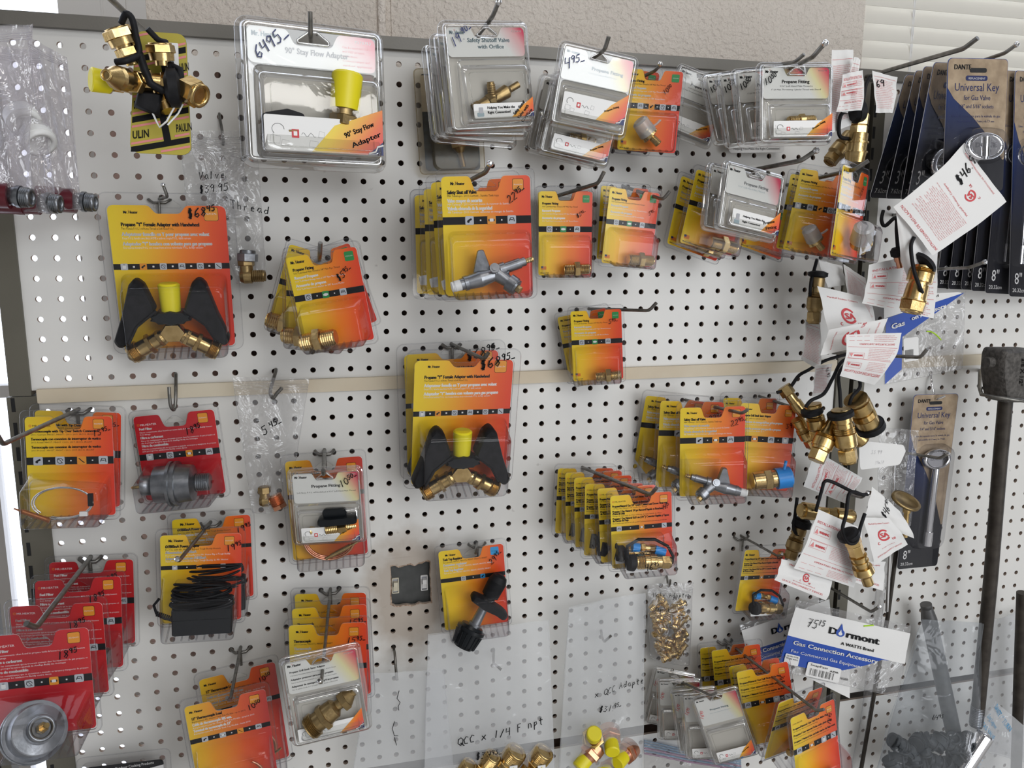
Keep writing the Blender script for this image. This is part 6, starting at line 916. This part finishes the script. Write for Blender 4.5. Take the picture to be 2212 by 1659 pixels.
# ---------------- paper tags ----------------
def paper(c,label,kind='a',bend=8,price=None,seed=0,cat='paper'):
    bf=lambda u,v:bend*math.sin(math.pi*(v*.9+.1*seed))*(.6+.4*u)+cloud(u,v,.9,seed)
    mp,w,h=sheet(*c,bulge=bf); L=(Vector(c[2])+Vector(c[3]))*.5; mb=MB(); grid(mb,mp,w,h,14,14,0); R=1
    def ln(x0,x1,z,th=.35): mb.add([mp(x0+(x1-x0)*q/6,z,-.5) for q in range(7)]+[mp(x0+(x1-x0)*q/6,z+th,-.5) for q in range(7)],[(q,q+1,q+8,q+7) for q in range(6)],R)
    def para(x0,x1,z0,z1,st=2.3):
        z=z1
        while z>z0:
            tx=random.choice(['DO NOT USE WITH CHLORINATED SOLVENTS ON GAS','INSTALL IN ACCORDANCE WITH LOCAL CODES','ONLY WITH LEAK TEST SOLUTION AFTER USE','PRIOR TO INSPECTING PLUG CHECK THE VALVE']); fit(mb,tx,x0,z,1.15,(x1-x0)*random.uniform(.8,1),R,-.5,.0,1,mp=mp); z-=st
    def warn(x,z,s): 
        for a,b_ in (((x,z),(x+s*3,z)),((x,z+s),(x+s*3,z+s))): ln(a[0],b_[0],a[1],.3)
        mb.plate([(x,z),(x+.3,z),(x+.3,z+s),(x,z+s)],-.5,R,mp=mp); mb.plate([(x+s*3,z),(x+s*3+.3,z),(x+s*3+.3,z+s),(x+s*3,z+s)],-.5,R,mp=mp); mb.plate([(x+.15*s,z+.15*s),(x+.8*s,z+.15*s),(x+.48*s,z+.8*s)],-.5,2,mp=mp); fit(mb,'WARNING',x+.95*s,z+.3*s,.34*s,1.85*s,R,-.5,.03,mp=mp)
    def csa(x,z,s):
        for r0,r1 in ((s,.72*s),):
            n=22; mb.add([mp(x+r*math.cos(a),z+r*math.sin(a),-.5) for r in(r0,r1) for a in [math.radians(35+290*q/n) for q in range(n+1)]],[(q,q+1,n+2+q,n+1+q) for q in range(n)],R)
        fit(mb,'SA',x-.55*s,z-.38*s,.78*s,1.3*s,R,-.5,.05,mp=mp); fit(mb,'C',x-1.5*s,z-1.2*s,.4*s,.35*s,R,-.5,.02,mp=mp); fit(mb,'US',x+1.0*s,z-1.2*s,.4*s,.6*s,R,-.5,.02,mp=mp)
    if kind=='inst':
        fit(mb,'INSTALLATION INSTRUCTIONS',.06*w,.80*h,4.2,.88*w,R,-.5,.015,mp=mp); warn(.06*w,.62*h,.12*h); para(.50*w,.96*w,.56*h,.74*h); ln(.03*w,.97*w,.53*h); warn(.06*w,.40*h,.12*h); para(.46*w,.96*w,.30*h,.5*h); ln(.03*w,.97*w,.27*h); fit(mb,'OPERATING INSTRUCTIONS',.25*w,.19*h,2.6,.66*w,R,-.5,.0,mp=mp)
        for q in range(3): ln((.05+.14*q)*w,(.15+.14*q)*w,.04*h,.3); ln((.05+.14*q)*w,(.15+.14*q)*w,.13*h,.3)
        para(.52*w,.95*w,.02*h,.14*h)
    elif kind=='csa': csa(.5*w,.55*h,.12*h+2); fit(mb,'QUICK DISCONNECT DEVICES',.12*w,.12*h,2.6,.76*w,R,-.5,.01,mp=mp); fit(mb,'Design Certified',.30*w,.26*h,1.6,.4*w,R,-.5,0,1,mp=mp); fit(mb,'Marshall Excelsior Company',.15*w,.84*h,2.6,.7*w,R,-.5,0,mp=mp)
    elif kind=='span': fit(mb,'INSTRUCCIONES DE INSTALACION',.04*w,.92*h,3.8,.9*w,R,-.5,.015,mp=mp) ; para(.12*w,.9*w,.52*h,.84*h,2.6); fit(mb,'Marshall Excelsior Company',.2*w,.46*h,2.8,.6*w,R,-.5,0,mp=mp); csa(.40*w,.30*h,8.5); fit(mb,'DISPOSITIVOS DE DESCONEXION RAPIDA',.2*w,.06*h,2.4,.7*w,R,-.5,0,mp=mp)
    elif kind=='text': ln(.05*w,.95*w,.88*h); para(.08*w,.92*w,.10*h,.80*h)
    if price: mb.hand(price[0],price[1]*w,price[2]*h,price[3],3,-.9,.13,price[4],mp=mp)
    o=mb.build('instruction_paper',['paper_white','print_red','print_pink','ink'],loc=L); return tag(o,label,cat,'paper instruction tags of the brass couplings')
random.seed(4)
paper(((955.7,-150.0,1667.8),(987.8,-150.0,1669.7),(993.0,-150.0,1574.8),(957.1,-150.0,1560.4)),'narrow white paper standing behind the 10 50 clamshells at the right','text',3)
paper(((980.2,-165.0,1657.7),(990.2,-165.0,1654.8),(975.0,-165.0,1586.5),(957.9,-165.0,1589.8)),'thin folded paper strip right of the 10 50 clamshells','text',3,seed=1)
paper(((961.7,-170.0,1633.9),(987.1,-176.0,1639.7),(986.1,-176.0,1588.0),(953.2,-170.0,1585.9)),'curled paper reading INSTRUCTIONS above the top brass coupling','inst',8,seed=2)
paper(((1036.8,-130.0,1651.0),(1078.1,-130.0,1644.7),(1066.8,-134.0,1595.3),(1044.0,-130.0,1595.7)),'paper with 69 on it left of the dark key cards','text',5,('69',.1,.6,9,.3),seed=3)
paper(((1117.0,-178.0,1402.0),(1047.8,-178.0,1466.6),(1144.9,-182.0,1552.3),(1224.4,-182.0,1475.9)),'large paper reading INSTRUCCIONES upside down, priced $46.95, at the right','span',10,('$46.95',.62,.34,14,-1.4),seed=1)
paper(((1052.4,-176.0,1466.2),(1124.4,-168.0,1403.2),(1129.8,-146.0,1330.8),(1089.5,-148.0,1396.7)),'torn lower end of the upside down paper hanging by its hook','blank',10,seed=2)
paper(((1060.7,-120.0,1388.7),(1183.1,-112.0,1409.9),(1183.8,-116.0,1308.6),(1051.5,-124.0,1333.9)),'flat paper reading INSTALLATION INST behind the largest brass coupling','inst',3,seed=0)
paper(((991.4,-105.0,1358.3),(1069.5,-100.0,1342.4),(1103.1,-100.0,1271.4),(1013.2,-108.0,1267.9)),'creased paper with a round red certification mark, left of the flat one','csa',7,seed=2)
paper(((1050.7,-80.0,1389.5),(1090.8,-80.0,1368.7),(1110.8,-86.0,1274.5),(1053.2,-84.0,1341.7)),'paper strip with upright red lines behind the creased one','text',6,seed=3)
paper(((1013.3,-70.0,1396.2),(1059.8,-66.0,1386.5),(1062.2,-66.0,1357.4),(1029.3,-72.0,1354.5)),'blank paper corner under the second row of cards','blank',4,seed=4)
paper(((971.2,-150.0,1263.6),(986.2,-146.0,1299.3),(1082.5,-140.0,1313.2),(1057.5,-150.0,1278.2)),'folded paper reading QUICK DISCONNECT DEVICES upside down','csa',4,seed=5)
paper(((989.9,-168.0,1236.8),(1049.9,-166.0,1221.0),(1083.5,-166.0,1295.1),(989.5,-172.0,1295.4)),'crumpled paper reading INSTALLATION upside down pierced by the flat tipped hook','inst',12,seed=1)
paper(((1006.3,-60.0,1306.2),(1032.4,-60.0,1300.0),(1028.8,-66.0,1228.3),(998.1,-62.0,1245.9)),'grey looking paper behind, left of the crumpled ones','text',5,seed=2)
paper(((1002.0,-96.0,1240.6),(1034.7,-92.0,1241.7),(1021.1,-96.0,1196.5),(996.1,-98.0,1195.1)),'paper edge marked $46.95 above the brass bunch','text',3,('46.95',.6,.9,5,-1.3),seed=2)
paper(((1017.8,-66.0,1043.9),(1033.0,-70.0,1101.5),(1117.8,-66.0,1053.4),(1096.9,-60.0,1010.1)),'paper reading INSTRUCTIONS sideways between the two brass bunches','inst',7,seed=3)
paper(((983.8,-150.0,1038.0),(1068.4,-140.0,997.4),(1055.3,-146.0,908.6),(942.8,-156.0,955.1)),'paper reading INSTALLATION INSTRUC in front, lower right of centre','inst',7,seed=1)
paper(((930.7,-148.0,965.9),(1026.0,-140.0,929.8),(1010.1,-144.0,892.0),(915.5,-152.0,937.8)),'paper end with round red mark reading QUICK DISCONNECT DEVICES','csa',4,seed=2)
paper(((1092.0,-128.0,1057.0),(1149.1,-124.0,1012.3),(1175.6,-124.0,967.2),(1075.0,-130.0,1010.9)),'paper marked $46.95 beside the round brass key head','blank',5,('$46^95',.42,.25,12,1.2),seed=2)
paper(((1066.9,-140.0,1015.0),(1114.4,-138.0,1010.3),(1153.7,-138.0,963.9),(1089.9,-146.0,939.0)),'folded paper with a round red mark right of the hanging coupling','csa',5,seed=0)
paper(((1074.2,-112.0,932.9),(1145.5,-108.0,924.2),(1137.9,-110.0,878.6),(1065.1,-116.0,906.7)),'white paper lowest behind the hanging coupling','csa',3,seed=6)
# ---------------- brass couplings on black straps ----------------
def coupling(a,b_,r,label,strap=None,secs=None,cap=None,mat='brass'):
    t=thing('brass_coupling',label,'coupling',b_,group='brass couplings on black straps'); L=Vector(b_); mb=MB(); r=r*1.0
    mb.axis(a,b_,secs or [('o',2,r*.95),('c',10,r),('c',2,r*.85),('c',4,r*.92),('t',6,r*1.08),('c',12,r*1.12),('c',4,r*1.1,r*.8),('h',12,r*.95,r*.95),('o',2,r*.75)],0,26); child(t,L,mb,'brass_body',[mat])
    if strap: mb=MB(); mb.tube(smooth(strap),2.6,8); child(t,L,mb,'rubber_strap',['rubber'])
    if cap: mb=MB(); mb.axis(cap[0],cap[1],[('c',2,r*.9,r*1.2),('c',5,r*1.3),('c',2,r*1.2,r*.7)],0,26); child(t,L,mb,'rubber_cap',['rubber'])
    return t
S3=[('h',12,12,12),('h',8,12,12),('c',8,13),('c',1.5,15),('c',8,13),('c',1.5,15),('c',10,14,12)]
coupling((1007.5,-150.0,1589.7),(1002.9,-150.0,1525.8),12,'tall brass coupling in the top right under the curled paper, black ring round it',[(1000.7,-172.0,1632.7),(996.2,-170.0,1621.3),(996.5,-165.0,1599.0),(992.4,-160.0,1592.1),(973.1,-158.0,1588.1),(971.6,-154.0,1573.4),(977.8,-150.0,1559.3),(995.3,-146.0,1557.5)],S3,((987.1,-158.0,1589.3),(1002.4,-158.0,1594.1)))
coupling((1023.9,-110.0,1568.3),(991.3,-110.0,1529.7),11,'brass coupling half hidden left of the tall top right one',None,None,None,'old_brass')
coupling((1114.2,-165.0,1386.6),(1097.5,-168.0,1322.3),15,'largest brass coupling, hex end down, in front of the flat instruction paper',[(1089.4,-172.0,1427.1),(1085.3,-172.0,1415.8),(1085.3,-176.0,1397.0),(1086.5,-182.0,1378.2),(1093.1,-184.0,1362.4),(1103.1,-180.0,1351.3)],[('c',3,15),('t',6,17.5),('c',12,17),('c',4,13),('c',20,14.5,15.5),('c',2,17),('h',14,18,17),('o',2,13)],((1108.7,-166.0,1387.3),(1115.7,-166.0,1393.0)))
coupling((1097.5,-130.0,1406.4),(1105.9,-130.0,1384.7),7,'thin strap end with a small copper coloured plug left of the largest coupling',[(1080.1,-118.0,1465.2),(1075.0,-122.0,1452.0),(1077.0,-128.0,1443.4),(1088.7,-134.0,1454.9),(1092.1,-134.0,1435.6),(1098.9,-132.0,1406.4)],[('c',8,5),('c',6,4)],((1096.9,-130.0,1413.0),(1101.3,-130.0,1399.2)),'copper')
coupling((1013.7,-70.0,1370.3),(1009.0,-74.0,1300.3),11,'brass coupling hanging behind the creased paper',[(1013.8,-66.0,1396.2),(1000.5,-74.0,1362.4),(997.6,-78.0,1342.1)],None,((1013.8,-70.0,1369.0),(1014.6,-70.0,1379.2)),'old_brass')
coupling((1032.3,-150.0,1198.8),(1065.6,-142.0,1155.9),16,'brass coupling showing its open round end towards the camera',[(1095.0,-100.0,1253.4),(1054.4,-130.0,1247.6),(1039.7,-140.0,1238.7),(1041.6,-146.0,1216.0),(1025.9,-150.0,1201.8),(1023.0,-148.0,1181.3)],[('o',4,17),('c',10,17.5),('c',3,13),('t',6,17),('c',12,16.5)],((1063.5,-142.0,1161.5),(1072.6,-140.0,1148.1)))
coupling((1001.4,-160.0,1187.4),(1018.5,-164.0,1108.9),14,'longest brass coupling hanging straight down in the middle bunch',[(1093.2,-90.0,1252.9),(1033.4,-125.0,1247.0),(1009.4,-140.0,1233.1),(1003.8,-152.0,1211.9),(999.6,-162.0,1190.5)],None,((998.5,-162.0,1185.3),(1001.6,-162.0,1175.8)))
coupling((1005.5,-140.0,1168.3),(973.7,-150.0,1110.9),13,'slanting brass coupling with square cut hex end at the bottom of the bunch',None,[('c',14,7,9),('c',10,9,12),('t',6,15),('c',12,15),('c',4,13),('h',16,13,13)])
coupling((984.4,-120.0,1188.6),(996.4,-124.0,1134.8),12,'brass coupling under a black strap left in the middle bunch',[(1094.5,-78.0,1252.0),(1040.5,-105.0,1247.4),(1017.0,-118.0,1226.1),(997.4,-126.0,1204.2),(975.3,-128.0,1195.3),(968.3,-126.0,1185.1)],None,((980.4,-122.0,1182.3),(984.2,-122.0,1172.5)))
coupling((973.5,-60.0,1204.4),(998.7,-78.0,1163.5),11,'brass coupling with hex head tilted at the upper left of the bunch',[(1101.5,-40.0,1248.5),(1051.6,-52.0,1241.4),(1014.4,-60.0,1227.9),(997.5,-62.0,1220.3),(981.4,-64.0,1202.6),(961.7,-62.0,1195.9)],[('h',14,11,11),('c',12,8),('c',12,10),('c',8,8)])
coupling((980.5,-90.0,1159.8),(1006.4,-96.0,1116.8),10,'brass coupling with pointed end at the lower left of the bunch',None,None,None)
coupling((1054.7,-110.0,1145.9),(1079.1,-112.0,1125.7),10,'short brass stub sticking out right behind the longest coupling',None,[('c',10,10),('c',8,10,13),('o',2,13)])
coupling((981.3,-110.0,1023.6),(1068.2,-118.0,1008.9),10,'brass coupling lying level in the lower bunch',[(1083.3,-128.0,1046.0),(1058.8,-134.0,1051.2),(1019.1,-132.0,1070.7),(1006.2,-130.0,1072.4),(1001.8,-130.0,1058.6),(995.5,-128.0,1026.3)],[('c',3,10),('c',10,13),('c',5,13,10),('c',8,9),('h',10,10,10),('c',16,11),('o',2,10)])
coupling((1024.5,-172.0,1001.5),(1057.7,-176.0,925.8),12,'hanging brass coupling in front between the two lower papers',[(1058.9,-150.0,1053.3),(1033.2,-152.0,1060.1),(1023.4,-160.0,1031.1),(1012.9,-168.0,1010.2),(1011.2,-184.0,997.3),(1024.9,-184.0,997.5),(1040.7,-170.0,1012.0),(1054.9,-160.0,1028.5)],[('h',12,12,12),('h',14,11,11),('c',2,12.5),('c',5,11),('c',2,12.5),('c',6,11),('c',8,14,15),('c',5,15,9),('c',10,8),('o',1,8)],((1017.8,-172.0,1007.7),(1023.2,-172.0,998.8)))
coupling((997.4,-90.0,987.4),(978.8,-96.0,940.5),11,'dark brass coupling left behind the INSTALLATION INSTRUC paper',[(996.1,-80.0,1032.7),(989.1,-88.0,1009.8),(982.9,-96.0,987.1),(998.7,-98.0,971.5)],None,((1000.6,-92.0,1002.8),(996.1,-92.0,986.8)),'old_brass')
# loose items of the right bay
c=((1073.4,-112.0,1126.0),(1162.7,-112.0,1113.5),(1150.6,-112.0,1083.4),(1079.8,-112.0,1080.1)); mp,w,h=sheet(*c); mb=MB(); 
o_=rounded([(0,0),(w,0),(w,h*.7),(w*.9,h),(0,h)],5); mb.plate(o_,0,0,mp=mp); mb.plate(o_,.6,0,mp=mp); mb.hand('33.99',w*.25,h*.55,6,1,-.4,.06,math.pi*0,mp=mp); mb.hand('34x38',w*.35,h*.15,5,1,-.4,.06,0,mp=mp)
tag(mb.build('paper_tag',['paper_white','print_grey'],loc=c[3]),'blank looking rounded white paper tag with faint pencil writing','paper tag')
t,b,F,w,h=bag('plastic_sleeve','long clear sleeve holding a flat key, hanging left of the single blue key card',((1151.6,-60.0,1131.9),(1226.0,-60.0,1121.7),(1228.1,-60.0,960.6),(1163.7,-60.0,962.2)),'zip_film',7,1.4,False,2.)
mb=MB(); mb.tube([F(w*.45,h*.85,6),F(w*.4,h*-.9,6)],3,10); child(t,b,mb,'steel_rod',['bright_steel'])
t=thing('brass_key','oval brass gas key head in front of the single blue key card','key',(1178.5,-100.0,998.1)); L=Vector((1178.5,-100.0,998.1)); ce=Vector((1178.1,-100.0,1019.5)); mb=MB(); ux=Vector((.96,0,-.25)); uy=Vector((.12,.75,.45)).normalized(); n_=ux.cross(uy)
mb.loft([[ce+ux*26*a*math.cos(q*math.pi/16)+uy*20*a*math.sin(q*math.pi/16)+n_*y for q in range(32)] for a,y in ((.0,1),(.75,1),(.8,2.2),(1,2),(1,-2),(.8,-2.2),(.75,-1),(0,-1))],0); child(t,L,mb,'oval_head',['old_brass']); mb=MB(); mb.axis((1181.1,-100.0,1007.1),(1182.4,-100.0,959.3),[('c',10,6),('c',60,4)],0,14); child(t,L,mb,'key_shaft',['brass'])
mb=MB(); mb.tube([(1238.8,-20.0,899.8),(1233.2,-20.0,781.3),(1216.6,-22.0,635.6),(1195.8,-24.0,440.4)],3.6,12); tag(mb.build('black_rod',['rod_iron'],loc=(1195.8,-24.0,440.4)),'thin black rod hanging beside the uprights under the lower papers','rod')
mb=MB(); mb.tube([(1219.7,-16.0,900.1),(1213.7,-16.0,720.9),(1207.2,-16.0,579.6),(1188.8,-16.0,435.8)],7.5,16); tag(mb.build('clear_tube',['zip_film'],loc=(1188.8,-16.0,435.8)),'clear plastic tube hanging left of the thin black rod','tube')
mb=MB(); a_,b_=Vector((1291.4,-40.0,805.4)),Vector((1406.7,-50.0,439.6)); mb.axis(a_,b_,[('o',3,9.5),('c',10,9.5,13),('c',150,13)],0,26); tag(mb.build('grey_pipe',['iron_pipe'] if 0 else [noisy('iron_pipe',(.10,.10,.10),(.16,.155,.15),.45,.5,40)],loc=b_),'grey tapered pipe leaning behind the bag of black iron fittings','pipe')
t=thing('pipe_wrench_rod','rough black iron rod with heavy cast head marked 3/8 x 1/2, right side','tool',(1393.2,-70.0,584.5)); L=Vector((1393.2,-70.0,584.5))
mb=MB(); q0=[(1324.3,-92.0,1257.0),(1396.0,-92.0,1255.0),(1394.5,-92.0,1219.0),(1384.6,-92.0,1169.3),(1338.7,-92.0,1171.4),(1325.2,-92.0,1221.4)]; mb.prism(rounded([(Vector(q).x,Vector(q).z) for q in q0][::-1],7,4),-112,-66,0,6); mb.axis((1330.7,-92.0,1234.6),(1312.9,-92.0,1234.5),[('t',12,9)],0,18)
child(t,L,mb,'cast_head',['iron']); mb=MB(); mp=lambda x,z,y:(Vector((1356.0,-92.0,1220.3)).x+x,-112.6+y,Vector((1356.0,-92.0,1220.3)).z+z); fit(mb,'3/8 X 1/2"',4,22,7,44,0,-.4,.03,rot=-1.57,mp=mp); child(t,L,mb,'cast_lettering',['iron'])
mb=MB(); mb.tube([(1367.3,-84.0,1168.6),(1373.9,-80.0,1063.1),(1387.2,-74.0,856.4),(1399.4,-66.0,599.0)],11,16); child(t,L,mb,'iron_rod',['rod_iron']); mb=MB(); mb.axis((1398.7,-66.0,612.6),(1398.4,-66.0,573.9),[('t',20,11.6),('o',2,10.5)],0,20); child(t,L,mb,'threaded_end',['zinc'])
mb=MB(); mb.tube([(1393.9,-2.0,1205.8),(1376.2,-20.0,1204.3),(1337.9,-60.0,1187.1),(1312.3,-90.0,1182.7),(1308.7,-120.0,1183.8),(1358.2,-126.0,1176.8),(1408.8,-120.0,1171.8)],3,8); mb.tube([(1348.9,-50.0,1185.0),(1369.6,-60.0,1184.2),(1359.1,-80.0,1178.9),(1385.8,-90.0,1176.5)],2.6,8); tag(mb.build('pipe_bracket',['hook_steel'],loc=(1393.9,-2.0,1205.8)),'bent grey steel bracket carrying the iron rod with the cast head','bracket')
mb=MB(); mb.tube([(1473.8,-60.0,815.5),(1495.0,-54.0,659.2),(1522.9,-50.0,418.5)],9,12); tag(mb.build('black_pipe',['rod_iron'],loc=(1522.9,-50.0,418.5)),'second dark iron pipe cut by the right picture edge','pipe')
# black carded package at the bottom edge
pack('l7','bblk' if 'bblk' in TYS else 'bfit',None,'black card reading Outdoor Cooking Products at the bottom left edge') if 0 else None
p=PK['l7']; t=thing('blister_pack','clear pack with black card lettered in white italics cut by the bottom edge','package'); place(t,p); w,h=p[6],p[7]; mb=MB(); out=rrect(-w/2,w/2,-h/2,h/2,8); mb.plate(out,0,0); mb.tube([(x,-.3,z) for x,z in out],.6,5,closed=True); mb.loft([[(x,0,z) for x,z in rrect(-w/2+6,w/2-6,-h/2+4,h/2-8,8)],[(x,-9,z) for x,z in rrect(-w/2+8,w/2-8,-h/2+6,h/2-10,8)]],0); mb.plate(rrect(-w/2+8,w/2-8,-h/2+6,h/2-10,8),-9,0); mb.build('plastic_shell',['clear_shell'],t)
mb=MB(); mb.plate(rrect(-w/2+12,w/2-9,-h/2+8,h/2-14,5),-2,0); mb.plate([(-w/2+20,h/2-38),(w/2-9,h/2-22),(w/2-9,h/2-60),(-w/2+20,h/2-60)],-2.3,1); fit(mb,'Outdoor Cooking Products',-w*.1,h/2-22,4,w*.42,1,-2.6,.01,rot=.06); fit(mb,'Metal Fusion Inc.',w*.12,h/2-28,2.6,w*.2,1,-2.6,.02,rot=.06); mb.build('card',['ink','print_white'],t)
mb=MB(); mb.tube([(509.7,-12.0,1637.2),(509.7,-12.0,1637.2)],1,4) if 0 else None

p=PK['p2z']; t=thing('blister_pack','yellowed old blister with blue card and brass valve, behind the 19.90 clamshells','package'); place(t,p); w,h=p[6],p[7]; mb=MB(); out=rrect(-w/2,w/2,-h/2,h/2,6); mb.plate(out,0,0); mb.tube([(x,-.3,z) for x,z in out],.7,5,closed=True); mb.loft([[(x,0,z) for x,z in rrect(-w/2+18,w/2-8,-h/2+4,h/2-50,10)],[(x,-10,z) for x,z in rrect(-w/2+20,w/2-10,-h/2+6,h/2-56,10)]],0); mb.plate(rrect(-w/2+20,w/2-10,-h/2+6,h/2-56,10),-10,0); mb.build('plastic_shell',['old_shell'],t)
mb=MB(); mb.plate(rrect(-w/2+8,w/2-6,-h/2+4,h/2-6,5),1,0); mb.plate([(-w/2+8,h/2-54),(w/2-6,h/2-54),(w/2-6,h/2-8),(-w/2+8,h/2-8)],.7,1); mb.build('card',[noisy('old_blue',(.01,.02,.05),(.03,.07,.14),.5,0,90),'paper_white'],t)
mb=MB(); mb.axis((14,-6,-h/2+8),(6,-6,-h/2+52),[('c',16,4),('c',6,5,9),('h',8,11,11),('c',8,8)]); mb.build('brass_valve',['old_brass'],t)
p=PK['p6z']; mb=MB(); t=thing('header_card','white card ending in Make the Right Connection below the top right clamshells','card'); place(t,p); w,h=p[6],p[7]; mb.plate(rrect(-w/2,w/2,-h/2,h/2,5),0,0); mb.plate(rrect(-w/2,w/2,-h/2,h/2,5),1,0); fit(mb,'Helping You Make the Right Connection!',-w*.42,-h/2+4,3.6,w*.84,1,-.3,.01); mb.build('card_stock',['paper_white','ink'],t)
